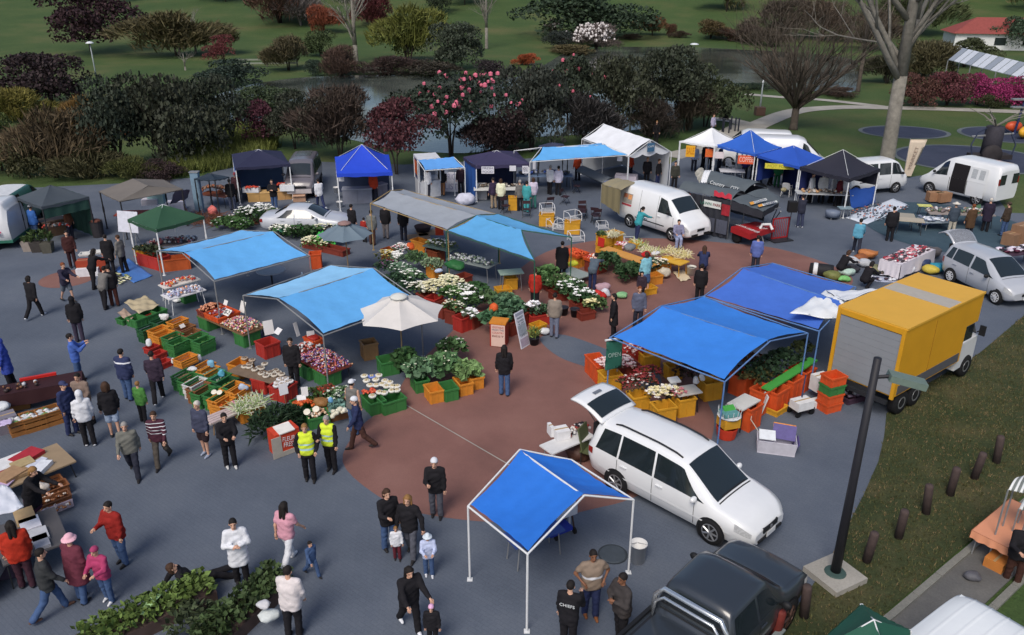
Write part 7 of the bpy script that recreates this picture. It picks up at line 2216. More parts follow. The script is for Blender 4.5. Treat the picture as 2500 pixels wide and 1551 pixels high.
for k,(p,lx,ly,h_,col,n,lf,fl,l)in enumerate(FR):
 grn('flower_bed' if fl else 'foliage_bunches',l,p[:2]+(p[2],),lx,ly,h_,24,col,n,lf,'flowers' if fl else 'foliage',k+120,fl,long=2.2)
for k,(p,s,col,l)in enumerate((((2.05,30.72,0),(1.0,.6,.34),'rb','dark red bin under the white flowers of the right plant table'),((2.72,29.75,0),(.8,.5,.3),'rb','dark red bin near the black plant pots'),((2.83,28.67,0),(.6,.4,.32),'rb','low red crate with cream lilies'),((1.05,28.19,0),(.9,.5,.45),'r','red bin behind the sign board'),((1.69,31.84,0),(.8,.6,.36),'rb','dark red bin under the tall green leaves'),((5.97,32.42,0),(.7,.5,.4),'o','orange bin beside the woman in pale blue'),((5.61,31.27,0),(.56,.44,.3),'y','yellow crate behind the boy in the dark coat'),((6.36,33.76,0),(1.1,.6,.5),'o','long orange crate under the cream and white flowers'))):
 crt(p,s,col,l,24,'bin','bins of the right plant table')
for k,(p,l)in enumerate((((2,29,0),'left'),((2.41,28.83,0),'right'))):
 mb=MB();mb.lathe([(.13,0),(.18,.34),(.19,.34),(.19,.31),(.15,.3)],(0,0,0),14);tag(mb.mk('plant_pot',M('pot_black',(38,38,46),.6),None,True,loc=p),'tall black plant pot in front of the white flowers, %s one'%l,
  'plant pot','black plant pots')
r11=-49.9
t_=tbl('long timber plank table of pale vegetables',(5.11,33.85,.75)[:2]+(0,),3.0,.62,.72,r11,(206,148,74),M('leg_yellow',(206,152,44),.6))
stk('white_roots','pale roots and leeks heaped on the plank table',(6.07,34.15,.8)[:2]+(.74,),.9,.5,.1,r11,[(232,226,196),(214,206,160),(180,190,120)],
 120,.36,.014,'vegetables',6,.7)
stk('spring_onions','spring onions in the yellow box on the plank table',(5.63,35.03,.9)[:2]+(.8,),.6,.4,.1,r11,[(232,230,206),(170,190,110),(200,206,150)],
 80,.34,.011,'vegetables',7,.7)
hep('pink_packs','pink and red packs at the far end of the plank table',(4.97,35.09,.8)[:2]+(.74,),.5,.5,.2,r11,rmat('pinkp',[(216,170,176),(176,50,56),(226,216,216)]),
 40,.06)
soft('plastic_bag','grey plastic bag of goods on the plank table',(5.23,34.5,.8)[:2]+(.74,),.6,(110,116,120),41,sq=(1,.7,.8))
soft('peppers','red peppers in a bag on the plank table',(5.84,33.7,.8)[:2]+(.74,),.46,(186,34,40),42,'peppers',sq=(1,.8,.7))
soft('plastic_bag','white and black wrapped goods at the right end of the plank table',(6.28,33.82,.8)[:2]+(.74,),.5,(206,206,212),43,sq=(1,.7,.5))
crt((5.58,35.09,.7)[:2]+(.73,),(.5,.4,.24),'y','yellow box of spring onions on the plank table',r11,'bin','yellow crates')
for k,(p,z,l)in enumerate((((4.29,36.25,0),0,'lower left'),((4.81,36.55,0),0,'lower right'),((4.29,36.25,0),.5,'upper left'),((4.81,36.55,0),.5,'upper right'))):
 crt(p[:2]+(z,),(.6,.5,.48),'y','large yellow bin in the stack at the end of the plank table, %s'%l,r11,'bin','stacked yellow bins')
stk('leeks','pale leeks in the top right yellow bin of the stack',(4.65,36.07,1)[:2]+(.9,),.6,.5,.1,0,[(226,222,196),(206,204,170)],90,.34,.014,'vegetables',
 8,.8)
grn('herbs','green herbs in the top left yellow bin of the stack',(4.12,36.2,1)[:2]+(.9,),.4,.4,.2,0,(84,104,66),90,.14,'herbs',9)
card('red sign with a white disc on the yellow bin stack',(4.06,35.63,.7)[:2]+(.55,),.4,.42,r11,-6,(186,44,36),gp='signs')
for k,(p,col,l)in enumerate((((2.86,34.68,.5),'or','orange tray of radishes on the crates'),((3.69,33.9,.5),'or','orange tray of red and white radishes'))):
 crt(p[:2]+(0,),(.8,.6,.5),'rb' if k else 'o','bin under the %s'%l,r11,'bin','bins under the radish trays')
 crt(p[:2]+(.505,),(.95,.7,.14),col,l,r11,'bin','radish trays')
 hep('radishes',['bright orange red radishes heaped in the far tray','red and white radishes heaped in the near tray'][k],p[:2]+(.54,),.85,.6,.16,r11,rmat('rad%d'%k,[[(214,84,40),(196,64,36),(226,110,60)],[(206,70,56),(230,214,200),(190,50,44),(236,226,220),(214,120,80)]][k]),
  150,.045)
tbl('yellow plank stand heaped with pale roots at the right',(7.03,33.61,.6)[:2]+(0,),1.2,.7,.62,r11+6,(214,166,60),M('leg_yellow',(206,152,44),.6))
stk('parsnips','cream coloured roots heaped on the yellow plank stand',(7.27,34.14,.65)[:2]+(.64,),1.2,.6,.1,r11,[(232,224,190),(220,206,150),(206,196,140)],
 150,.4,.016,'vegetables',10,.7)
MBb=MB();MBb.box((0,0,.35),(.9,.04,.2));tag(MBb.mk('yellow_plank',M('leg_yellow',(206,152,44),.6),None,loc=(6.9,33.97,.2)[:2]+(.1,),rot=(0,0,R(r11-10))),
 'yellow plank on edge beside the cream and white flowers','plank')
soft('cloth_bundle','pale cloth bundle hanging off the long orange crate',(6.52,32.97,.1)[:2]+(.1,),.7,(196,188,170),44,'cloth',sq=(1,.7,.8))
cloth2('flattened cream sack on the red concrete',[(7.19,32.49,.05),(7.68,32.8,.05),(7.58,33.95,.05),(7.05,33.62,.05)],(206,190,160),'sack',.03,'sack',
 10,12)
bkt('white bucket on the red concrete beside the cream sack',(7.8,33.39,0),.2,.4,(206,204,196),fill=(190,176,150))
soft('carrier_bag','red carrier bag standing by the right plant table',(3.46,30.54,0),.75,(186,40,36),45,sq=(1,.6,.7))
soft('carrier_bag','white carrier bag beside the red one',(3.81,30.9,0),.6,(206,206,214),46,sq=(.8,.6,.8))
soft('backpack','patterned pink and grey bag among the shoppers at the plants',(3.73,31.21,.1),.7,(170,140,150),47,sq=(1,.6,.8))
soft('carrier_bag','green and white net bag on ground by the seated man',(4.47,30.72,0),.6,(130,180,130),48)
tbl('light metal rack of seedlings by the woman in the black coat',(2.71,32.91,.2)[:2]+(0,),1.3,.8,.3,r11,(150,160,156),STEEL)
soft('plastic_bag','yellow plastic bag behind the metal rack',(2.65,33.64,.2)[:2]+(.3,),.6,(206,206,60),49,sq=(1,.6,.5))
def wire_rack(lb,loc,rz,tip=0):
 t=thg('wire_rack',lb,'wire rack',loc,rz,'white wire racks')
 for x in(-.34,.34):
  MB().path([(x,-.3,0),(x,-.3,.34),(x,-.1,.46),(x,.3,.46),(x,.3,0)],.016).mk('side_loop',WHITEM,t)
 for k in range(5):MB().bar((-.34,-.3+.15*k,.1),(.34,-.3+.15*k,.1),.012).mk('rod',WHITEM,t)
 MB().bar((-.34,-.3,.34),(.34,-.3,.34),.014).bar((-.34,.3,.46),(.34,.3,.46),.014).mk('rail',WHITEM,t)
 t.rotation_euler[0]=R(tip)
 return t
for k,(p,l)in enumerate((((1.81,40.8,0),'left'),((3.04,39.48,0),'right'))):
 crt(p,(.75,.6,.62),'y','large yellow bin under white wire racks, %s one by the awning'%l,-8,'bin','yellow bins with wire racks')
 wire_rack('white wire rack on the %s yellow bin by the awning'%l,p[:2]+(.64,),10+20*k)
for k,(p,l,r_)in enumerate((((2.2,40.26,0),'white wire rack lying between the two yellow bins',30),((2.53,40,0),'white wire rack lying left of the right yellow bin',-20),((3.12,38.11,0),'white wire rack lying at the corner of the pale blue awning',15))):
 wire_rack(l,p,r_)
for k,(p,l,r_)in enumerate((((4.25,37.04,.9),'small white wire rack on the yellow bin stack',10),((5.39,35.76,.9),'small white wire rack behind the plank table',0))):
 w_=wire_rack(l,p[:2]+([.98,.6][k],),r_);w_.scale=(.7,.7,.7)
# bins and flowers by the mid blue awning
r12=17.9
for k,(p,s,col,l)in enumerate((((2.81,23.88,0),(.5,1.0,.62),'or','orange red bin at the left corner by the mid blue awning'),((3.11,23.02,0),(.62,.5,.6),'y','yellow bin with a white mark, nearest on the left of the mid blue awning'),((3.78,23.88,0),(.5,.9,.6),'rb','dark red bin right of the pinkish white flowers'),((3.97,24.71,0),(.7,.5,.7),'r','red bin under the green hanging sign'),((4.58,24.46,0),(.6,.5,.6),'y','yellow bin in shadow by the mid blue awning'),((3.81,21.65,0),(.55,.5,.6),'y','yellow bin under the dark red flowers'),((4.45,20.98,0),(.62,.5,.6),'y','yellow bin under the cream and white flowers behind the white car'),((5.16,21.51,0),(.55,.5,.6),'y','yellow bin beside the small white table'),((6.17,22.5,0),(.6,.5,.62),'y','yellow bin in the shade by the front pole'),((5.27,23.8,0),(.5,.4,.5),'y','yellow bin at the back by the mid blue awning'),((6.91,20.75,0),(.6,.5,.75),'or','tall orange red bin beside the basket stack'),((7.56,21.72,0),(.6,.5,.75),'or','orange red bin with a white board leaning on it'),((7.98,21.86,0),(.7,.6,.7),'or','orange red bin, third along the green shelf'),((8.66,22.57,0),(.6,.6,.7),'or','orange red bin, fourth along the green shelf'),((9.25,23.17,0),(.6,.6,.7),'or','orange red bin at the truck end of the green shelf'),((7.29,22.79,0),(.7,.6,.7),'or','orange red bin behind the front pole'),((8.01,21.58,0),(.6,.4,.2),'y','low yellow crate under the green shelf'))):
 crt(p,s,col,l,r12 if k<10 else 41.3,'bin','bins by the mid blue awning')
for k,(p,lx,ly,h_,col,n,lf,fl,l)in enumerate((((3.33,23.44,.6),1.1,.8,.3,(150,130,120),40,.1,[((226,206,206),90,.08),((206,140,150),40,.07)],'pinkish white flowers in the left bins'),((3.84,22.13,.6),1.2,.7,.36,(78,66,46),200,.1,[((150,60,62),150,.04),((220,214,210),20,.05)],'dark red flowers in the bins by the raised tailgate'),((4.28,22.73,.6),.8,.5,.36,(84,60,48),80,.1,[((166,66,68),60,.06)],'tall dark red flowers behind the yellow bins'),((4.53,21.49,.6),1.0,.6,.3,(70,78,56),80,.1,[((232,222,180),50,.08),((236,232,230),40,.07)],'cream and white flowers behind the white car'),((4.97,21.49,.6),.5,.4,.26,(110,90,80),30,.1,[((206,130,140),34,.05)],'small pink flowers beside the white table'),((5.55,23,.5),.8,.6,.4,(66,56,46),120,.12,[((120,50,56),30,.05)],'dark foliage in the shade at the back of the stall'),((8.23,23.01,.7),2.4,.9,.5,(46,66,46),560,.14,None,'dark green seedlings in a long mass behind the green shelf'),((7.59,22.39,.7),1.0,.7,.35,(104,100,62),160,.12,None,'yellowish seedlings at the near end of the green shelf'),((7.82,23.44,.6),1.0,.8,.4,(96,60,36),150,.14,None,'brown stems in the shade of the mid blue awning'),((9.56,24.32,.7),.9,.6,.4,(62,72,46),150,.14,None,'dark foliage at the truck end of the green shelf'),((4.09,24.5,.7),.7,.5,.2,(170,150,140),30,.08,[((220,200,196),50,.05)],'pale pink flowers beside the green hanging sign'))):
 grn('flowers' if fl else 'foliage',l,p[:2]+(p[2]-.06,),lx,ly,h_,r12 if k<6 else 41.3,col,n,lf,'flowers' if fl else 'foliage',k+160,fl,long=2)
a,b=V3((7.61,21.6,.75)),V3((9.73,23.63,.75))
t=thg('green_shelf','long green board along the top of the orange red bins','shelf',((a.x+b.x)/2,(a.y+b.y)/2,0),math.degrees(math.atan2(b.y-a.y,b.x-a.x)))
MB().box((0,0,.76),((b-a).length,.3,.05)).mk('board',M('board_green',(72,158,70),.55,.08),t)
for x in(-.42,0,.42):MB().box((x*(b-a).length,.03,.37),(.06,.2,.74)).mk('bracket',M('board_green_dark',(48,110,52),.6),t)
t=thg('hanging_sign','dark green cloth sign hanging from the left corner of the mid blue awning','sign',(3.12,22.46,2.1)[:2]+(0,),r12)
MB().grid(lambda u,v:((u-.5)*.55,.02*sin(v*7+u*3),1.0+v*1.0),6,8,.008).mk('cloth',fab((40,98,84)),t,True)
MB().bar((-.32,0,2.02),(.32,0,2.02),.035).mk('rail',WHITEM,t)
words('OPEN',.2,M('print_palegreen',(150,176,170)),t,(0,-.04,1.5),(R(90),0,0),.42)
tbl('small white folding table by the mid blue awning',(5.24,21.64,.4)[:2]+(0,),.8,.55,.72,r12,(206,202,194),DARKM)
t=thg('scales','white kitchen scales on a stand beside the dark red flowers','scales',(4.9,21.88,.5)[:2]+(.62,),r12)
MB().box((0,0,.14),(.12,.12,.28)).mk('stand',WHITEM,t);MB().box((0,0,.31),(.34,.26,.05),rx=10).mk('pan',WHITEM,t);MB().box((0,0,-.31),(.3,.3,.62)).mk('plinth',
 DARKM,t)
for k,(p,l)in enumerate((((5.6,22.06,.6),'white plastic bag hanging left of the bent pole'),((5.79,22.09,.7),'white plastic bag hanging right of the bent pole'))):
 soft('plastic_bag',l,p[:2]+(p[2]+.1,),.36,(200,204,210),60+k,sq=(.6,.5,1.1),m=BAGW)
t=thg('basket_stack','white wire basket on a yellow and a red bin at the front pole','basket stack',(6.15,20.15,0),r12)
MB().lathe([(.24,0),(.3,.36),(.31,.36),(.31,.33),(.26,.02)],(0,0,0),12).mk('red_tub',M('tub_red',(196,62,40),.55),t)
MB().box((.02,0,.52),(.5,.46,.28)).mk('yellow_box',M('crate_206_152_44',CC['y'],.6,.16,3,.2,20),t)
mb=MB();mb.lathe([(.31,.68),(.34,.72),(.3,.72)],(.02,0,0),14)
for k in range(14):
 a=6.28*k/14;mb.bar((.02+.3*cos(a),.3*sin(a),.7),(.02+.33*cos(a),.33*sin(a),.92+.06*sin(a*3)),.009,n=4)
mb.mk('wire_basket',WHITEM,t)
MB().box((.05,.05,.86),(.36,.3,.02),rx=28).mk('green_tray',M('board_green',(72,158,70),.55),t)
MB().box((0,0,.8),(.48,.4,.1)).mk('net',M('net_teal',(96,150,150),.7,.3,20),t)
tbl('white topped bench between the basket stack and the red bins',(6.74,20.79,.8)[:2]+(0,),.9,.55,.8,41.3,(206,206,202),DARKM)
MB().box((0,0,.36),(.04,.34,.72),ry=14).mk('white_board',M('white_plastic',(206,206,206),.4),None,loc=(7.5,21.38,0));tag(bpy.data.objects['white_board'],
 'white board leaning against the orange red bin','board')
for k,(z,col,l)in enumerate(((0,'or','orange red crate at the bottom of the tall stack by the truck'),(.3,'or','orange red crate, second from the bottom of the tall stack'),(.6,'g','green crate in the tall stack by the truck'),(.9,'or','empty orange red crate on top of the tall stack'))):
 crt((9.65,21.74,0)[:2]+(z,),(.58,.46,.29),col,l,24,'bin','stack of crates by the truck')
for k,(p,s,l)in enumerate((((8.65,21.32,.4),(.6,.4,.26),'white polystyrene box on the trolley'),((9.19,21.89,.2),(.9,.3,.2),'long white polystyrene box behind the trolley'),((9.57,22.47,.4),(.5,.36,.5),'white box behind the stack of crates'))):
 carton(l,p[:2]+([.3,.0,.3][k],),*s,24,(216,216,216),'white boxes by the truck')
crt((10.55,22.33,0),(.7,.5,.2),(70,50,66),'dark tray of goods on ground behind the stack of crates',24,'bin','trays')
hep('packs','white and dark packs in the tray behind the stack',(10.57,22.41,.1)[:2]+(.08,),.6,.4,.14,24,rmat('packs2',[(206,206,214),(90,60,80),(150,130,150),(60,56,64)]),
 30,.06)
t=thg('trolley','small dark wheeled trolley with bottles in front of the white boxes','trolley',(8.72,21.49,0),24)
MB().box((0,0,.2),(.7,.4,.04)).mk('platform',DARKM,t);MB().bar((-.05,0,.2),(-.03,0,1.3),.022).mk('handle',M('pole_blue_dark',(56,66,96)),t)
for x in(-.26,.26):
 for y in(-.18,.18):MB().lathe([(.05,-.03),(.1,-.02),(.1,.02),(.05,.03)],(x,y,.1),12,'y').mk('wheel',TYRE,t)
for x in(-.25,.2):MB().lathe([(.05,.22),(.055,.38),(.02,.44),(.02,.48)],(x,0,0),10).mk('bottle',M('bottle_white',(210,204,200),.3),t)
t=thg('open_carton','torn white and purple printed carton lying on the asphalt','carton',(7.37,19.5,0),-14)
mb=MB();mb.box((0,0,.01),(1.0,.6,.02));mb.box((0,-.3,.2),(1.0,.02,.4),rx=6);mb.box((0,.3,.16),(1.0,.02,.32),rx=-8);mb.box((-.5,0,.18),(.02,.58,.36),ry=-6);mb.box((.5,0,.18),(.02,.58,.36),
 ry=8)
mb.mk('carton',M('carton_white',(196,194,204),.7,.1,6),t)
MB().box((.2,.2,.46),(.62,.02,.44),rx=-48,rz=-6).mk('purple_flap',M('carton_purple',(92,84,136),.65,.15,6),t)
MB().box((.2,.345,.58),(.6,.012,.13),rx=-48,rz=-6).mk('orange_print',M('print_orange',(206,130,50),.6,.4,12),t)
MB().box((.52,.02,.22),(.02,.5,.34),ry=24).mk('purple_flap',M('carton_purple',(92,84,136),.65,.15,6),t)
MB().box((-.26,0,.43),(.44,.4,.02),rx=12).mk('white_lid',M('lid_white2',(222,226,230)),t)
mb=MB();mb.path([(-.5,.2,.4),(-.62,.32,.52),(-.72,.45,.6),(-.7,.6,.62)],.012,4);mb.mk('string',M('string',(190,186,170)),t)
t_=tbl('folding table of hair goods behind the raised tailgate',(1.49,18.81,.72)[:2]+(0,),1.5,.55,.72,37,(210,210,210),STEEL)
for k,(p,s,l)in enumerate((((1.33,18.98,.72),(.4,.35,.26),'white box with a red strap on the near end of the folding table'),((1.05,19.1,.72),(.1,.3,.3),'narrow white box at the end of the folding table'))):
 carton(l,p[:2]+(.725,),*s,20,(222,222,224),'white boxes on the folding table')
hep('small_goods','brown and black small goods on the folding table',(1.71,19.28,.75)[:2]+(.725,),.9,.36,.1,37,rmat('smallg',[(120,70,60),(40,36,40),(214,206,200),(160,50,44),(216,216,216)]),
 50,.05)
t=thg('camp_chair','olive green cloth chair behind the raised tailgate','chair',(2.16,18.81,0),60)
MB().box((0,0,.42),(.5,.5,.04)).mk('seat',fab((84,92,62)),t);MB().box((0,.25,.75),(.5,.04,.7),rx=-12).mk('backrest',fab((84,92,62)),t)
for x in(-.22,.22):
 for y in(-.22,.22):MB().bar((x,y,0),(x,y,.42),.014).mk('leg',DARKM,t)
soft('bag','dark brown bag on ground behind the raised tailgate',(1.84,19.03,0),.8,(74,52,44),70,sq=(1,.8,.9))
bkt('tall white bucket beside the leg of the blue tent',(2.86,14.85,0),.19,.5)
t=thg('wheeled_stand','dark wheeled stand with a white tub under the blue tent','stand',(1.26,15.7,0),30)
MB().box((0,.2,.72),(.62,.46,.3)).mk('tub',M('tub_white',(196,200,208),.5),t);MB().box((-.3,-.05,.45),(.6,.5,.1)).mk('shelf',M('shelf_blue',(34,52,150),.6),
 t)
mb=MB()
for x in(-.26,.26):mb.bar((x,0,.1),(x,.2,.72),.022);mb.bar((x,.4,.1),(x,.2,.6),.022)
mb.mk('legs',M('leg_brown',(66,50,46)),t)
for x in(-.26,.26):MB().lathe([(.04,-.03),(.09,-.02),(.09,.02),(.04,.03)],(x,0,.09),12,'x').mk('wheel',TYRE,t)
tbl('table in the shade of the blue tent',(.5,15,.7)[:2]+(0,),1.3,.6,.7,30,(60,84,150),STEEL)
# potted flowers and green cloth behind the pale blue awnings
for k,(p,lx,ly,h_,col,n,lf,fl,l)in enumerate((((-14.19,39.81,.2),1.9,1.0,.6,(70,100,58),420,.18,[((232,232,226),16,.07)],'leafy pot plants left of the white flowers'),((-13.55,40.92,.2),1.6,1.0,.8,(60,86,54),380,.16,[((240,240,236),60,.09)],'bushy plants topped with white flowers'),((-13.03,41.48,.3),1.2,.7,.8,(84,100,76),140,.12,[((242,242,238),70,.1)],'mass of white flowers in front of the saloon car'),((-12.08,40.92,.2),1.8,.8,.7,(66,92,54),360,.16,[((240,238,226),34,.07)],'dark plants with white blooms beside the saloon car'),((-10.61,41.04,.2),.9,.8,1.0,(92,104,52),260,.14,[((236,232,206),14,.06)],'tall olive shrub in a pot against the saloon car'),((-11.24,38.75,.2),1.5,.9,.5,(72,108,62),200,.14,[((244,242,230),60,.09)],'white flowered plants over the awning edge'),((-10.22,38.41,.2),1.7,1.0,.6,(52,76,46),460,.14,None,'dark bush between the two green cloths'),((-9.24,36.78,.2),1.4,.8,.5,(96,130,70),140,.12,[((244,238,206),60,.08)],'cream flowered plants on the near green cloth'),((-9.09,38.64,.2),1.5,.8,.6,(90,126,66),60,.12,[((246,240,210),34,.08)],'round white flowers on the far green cloth'))):
 grn('flower_bed',l,p[:2]+(.1,),lx,ly,h_,-18,col,n,lf,'flowers' if fl else 'foliage',k+200,fl,long=2)
cloth2('bright green cloth wrapped round the far potted flowers',[(-10.96,38.49,.5),(-10.27,38.6,.5),(-10.37,39.22,.6),(-10.87,38.98,.6)],(62,168,70),
 'green_cloth',.06,'cloth',10,5)
cloth2('bright green cloth under the cream flowered plants',[(-9.42,37.22,.3),(-8.33,36.79,.3),(-8.79,37.71,.6),(-9.33,37.71,.6)],(60,172,70),'green_cloth',
 .06,'cloth',12,6)
cloth2('bright green cloth hanging towards the grey parasol',[(-8.62,36.81,.4),(-7.85,37.36,.5),(-7.98,37.71,.6),(-8.79,37.71,.6)],(60,172,70),'green_cloth',
 .05,'cloth',12,7)
cloth2('teal green cloth among the potted flowers',[(-11.63,38.46,.4),(-11.11,38.46,.4),(-11.36,39.07,.5),(-11.74,39.07,.5)],(70,140,110),'green_cloth',
 .06,'cloth',10,8)
stk('dry_fronds','brown dry fern fronds strewn on the asphalt by the green gazebo',(-15.28,41.33,0),4.2,1.8,.12,-10,[(112,70,50),(96,58,42),(130,84,60)],
 420,.7,.012,'fronds',11,1.4)
soft('red_bundle','red and white bundle on ground by the fronds',(-16.13,42.63,0),.8,(206,110,104),80,'bundle',sq=(.8,.7,1))
soft('paper_bundle','pink paper among the potted flowers',(-12.34,39.25,.3),.5,(206,120,120),81,'paper')
crt((-8.74,34.37,0),(.5,.5,.7),'or','orange bin between the two pale blue awnings',10,'bin','orange boxes of the flower stall')
crt((-8.79,36.64,0),(2.6,.5,.3),'rb','long brown planter box under the cream flowered plants',-32,'bin','planters')
t=thg('round_table','round grey table with a bottle between the pale blue awnings','table',(-10.08,32.07,0),0)
MB().lathe([(.0,.72),(.6,.72),(.6,.69),(.0,.69)],(0,0,0),22).mk('tabletop',M('tabletop_150',(150,154,162),.5),t);MB().lathe([(.04,0),(.04,.7)],(0,0,0),
 8).mk('leg',DARKM,t)
MB().lathe([(.1,0),(.1,.26),(.03,.36),(.03,.42)],(0,0,0),12).mk('water_bottle',M('bottle_clear',(176,196,216),.2),None,True,loc=(-8.72,31.81,.5)[:2]+(.3,
 ));tag(bpy.data.objects['water_bottle'],'large clear water bottle standing between the pale blue awnings','bottle')
# stalls along the back edge
GC='counters of the back stalls'
def ctr(lb,p0,p1,h,dpt,col,m=None,cat='counter'):
 a,b=V3(p0,0),V3(p1,0)
 d=b-a
 t=thg('counter',lb,cat,a+d/2,math.degrees(math.atan2(d.y,d.x)),GC)
 MB().box((0,dpt/2,h-.03),(d.length+.06,dpt+.06,.06)).mk('counter_top',M('ctop_%d_%d_%d'%col,tuple(min(255,c+24)for c in col),.55,.1),t)
 n=max(2,int(d.length/.6))
 for k in range(n):MB().box((-d.length/2+(k+.5)*d.length/n,.01,(h-.06)/2),(d.length/n-.012,.025,h-.06)).mk('front_panel',m or M('cfront_%d_%d_%d'%col,col,.65,.16,2.2),
  t)
 for s in(-1,1):MB().box((s*(d.length/2-.015),dpt/2,(h-.06)/2),(.03,dpt-.04,h-.07)).mk('side_panel',m or M('cfront_%d_%d_%d'%col,col,.65,.16,2.2),t)
 return t
ctr('low timber counter of the navy gazebo, left part',(-14.98,45.17,0),(-13.7,45.32,0),.55,.6,(186,148,92))
ctr('low timber counter of the navy gazebo, right part',(-13.41,45.62,0),(-12.58,45.85,0),.55,.6,(188,146,96))
carton('white polystyrene tray of orange fish on the timber counter',(-14.78,45.38,.6)[:2]+(.56,),.9,.45,.26,2,(214,216,220),'white trays on the timber counter')
carton('white polystyrene tray beside the man in the black shirt',(-12.8,45.69,.6)[:2]+(.56,),.8,.45,.34,2,(220,222,226),'white trays on the timber counter')
for k,(p,l)in enumerate((((-14.69,45.24,.8),'left'),((-13.11,46.03,.8),'right'))):hep('fish_packs','orange red packs on the timber counter, %s heap'%l,
 p[:2]+(.82,),.7,.4,.06,2,rmat('fish',[(214,84,60),(196,70,54)]),26,.06)
soft('white_bag','white bag on the right of the timber counter',(-12.74,45.87,.8)[:2]+(.8,),.4,(206,208,214),82)
carton('open cardboard box in front of the grey van',(-12.13,45.47,0),.7,.5,.36,10,(176,140,116),open_=True)
carton('white carton with a pointed hole in front of the grey van',(-12.38,46.7,0),.7,.4,.7,4,(206,200,204),'cartons')
ctr('silver metal counter under the bright royal blue gazebo',(-9.52,44.81,0),(-7.9,45.01,0),.85,.6,(120,124,138))
ctr('second metal counter with red trays under the royal blue gazebo',(-7.68,45.74,0),(-7.18,46.16,0),.85,.6,(130,126,136))
for k,(p,l)in enumerate((((-10.09,45.91,.3),'white bucket hanging on the left leg of the royal blue gazebo'),((-9.58,44.11,0),'white bucket on ground at the left leg of the royal blue gazebo'))):bkt(l,
 p[:2]+([.35,0][k],),.17,.34)
card('white paper notice on the left leg of the royal blue gazebo',(-9.38,44.21,1.6)[:2]+(1.45,),.3,.34,0,0,(214,214,220),gp='paper notices')
tbl('white table at the front of the navy gazebo with paper signs',(-.67,45.41,.75)[:2]+(0,),3.0,.7,.75,3,(206,206,202),WHITEM)
hep('food_trays','grey and brown food trays on the white table',(-.68,45.8,.8)[:2]+(.76,),2.7,.5,.1,3,rmat('foodt',[(130,124,116),(170,166,158),(96,84,74),(200,196,190)]),
 60,.09)
for k,(p,l)in enumerate((((-1.74,45.75,0),'white board with black feet leaning at the end of the white table'),)):card(l,p,.6,.95,0,-10,(206,206,208),
 gp='signs')
for k,(p,w_,h_,tx,l)in enumerate((((-1.35,44.96,1.9),.7,.4,'FRESH|FOOD','white paper sign hung at the left of the navy gazebo'),((.04,45.38,1.9),.36,.3,None,'curled white paper hung in the middle of the navy gazebo'),((.74,45.07,1.9),.34,.42,'MENU','square white paper sign hung at the right of the navy gazebo'),((1.26,45.8,2),.16,.5,None,'white cloth strip hanging from the long pale blue awning'),((-3.67,45.08,1.8),.2,.24,None,'small white notice on the kiosk awning'),((6.28,47.32,2),.3,.26,None,'small white notice hung by the white marquee'))):
 card(l,p[:2]+(p[2]-h_/2,),w_,h_,0,0,(212,212,220),tx,(90,90,110),'paper notices')
card('large white board with grey print standing at the kiosk',(-3.62,47.5,0),.9,1.15,-6,-16,(206,206,216),'PRICE|LIST',(140,140,170),'signs')
soft('white_sacks','white and blue sacks piled behind the grey awning',(-2.62,44.66,0),1.3,(196,198,214),83,'sacks',sq=(1,.7,.7))
tbl('long trestle table under the long pale blue awning',(1.95,48.59,.75)[:2]+(0,),3.4,.8,.75,0,(110,130,160),STEEL)
hep('kitchen_goods','dark and blue goods on the table under the long awning',(1.96,48.79,.8)[:2]+(.76,),3.0,.6,.16,0,rmat('kit',[(60,66,90),(120,116,110),(70,96,170),(40,36,40),(170,176,190)]),
 70,.1)
t=thg('folded_tarp','grey tarpaulin covered stand with a striped blue and white end','stand',(5.07,48.81,0),40)
MB().grid(lambda u,v:((u-.5)*1.0,(v-.5)*2.4,.5+.25*sin(pi*u)+.3*v),8,8,.04).mk('grey_cover',fab((112,118,124)),t,True)
MB().box((0,-1.22,.32),(1.0,.03,.62)).mk('striped_end',M('stripe_cloth',(150,160,196),.7,.5,18),t)
clo('white patterned cloth over a table at the end of the white marquee',(6.89,48.56,.75)[:2]+(0,),1.3,.7,.76,-14,(206,196,204),.6)
carton('white upright board at the right leg of the white marquee',(9.34,49.47,0),.36,.06,1.0,-10,(206,208,212),'boards')
for k,(x,l)in enumerate(((1160,'yellow poster hanging under the white peaked gazebo'),(1352,'orange poster hanging beside the leg of the white peaked gazebo'),(1445,'white poster with a red spot hanging under the blue peaked gazebo'))):
 p=[(10.97,50.13,1.8),(12.15,50.1,1.9),(12.64,49.72,1.9)][k]
 card(l,p[:2]+(1.5,),[.55,.5,.6][k],[.7,.5,.4][k],-10,0,[(226,166,44),(222,104,56),(222,210,214)][k],['SALE','SALE',None][k],(190,110,30),'coloured posters')
card('orange box sign reading COFFEE under the blue peaked gazebo',(13.78,47.77,1.9)[:2]+(1.6,),.95,.5,-12,0,(214,92,60),'COFFEE',(236,200,190),'signs')
card('yellow banner under the second blue gazebo',(15.16,45.83,1.9)[:2]+(1.75,),1.6,.3,-14,0,(206,196,70),'HOT FOOD',(150,140,50),'signs')
card('white sign with black letters on the leg of the black gazebo',(16.69,45.75,1.6)[:2]+(1.5,),.9,.4,-10,0,(206,210,220),'BURGERS',(70,74,90),'signs')
t_=tbl('white plastic table between the gazebos with chairs on it',(13.6,49.93,.72)[:2]+(0,),1.5,.9,.72,-8,(206,206,212),WHITEM)
for k,(p,rz,l)in enumerate((((15.99,46.58,0),150,'white plastic chair with a tan cushion behind the display tent'),((14.14,52.46,0),20,'white plastic chair tipped against the white table'),((14.38,51.61,0),200,'white plastic chair in front of the white table'),((17.08,45.34,0),120,'white plastic chair beside the cooks in white'))):
 pch(l,p,rz)
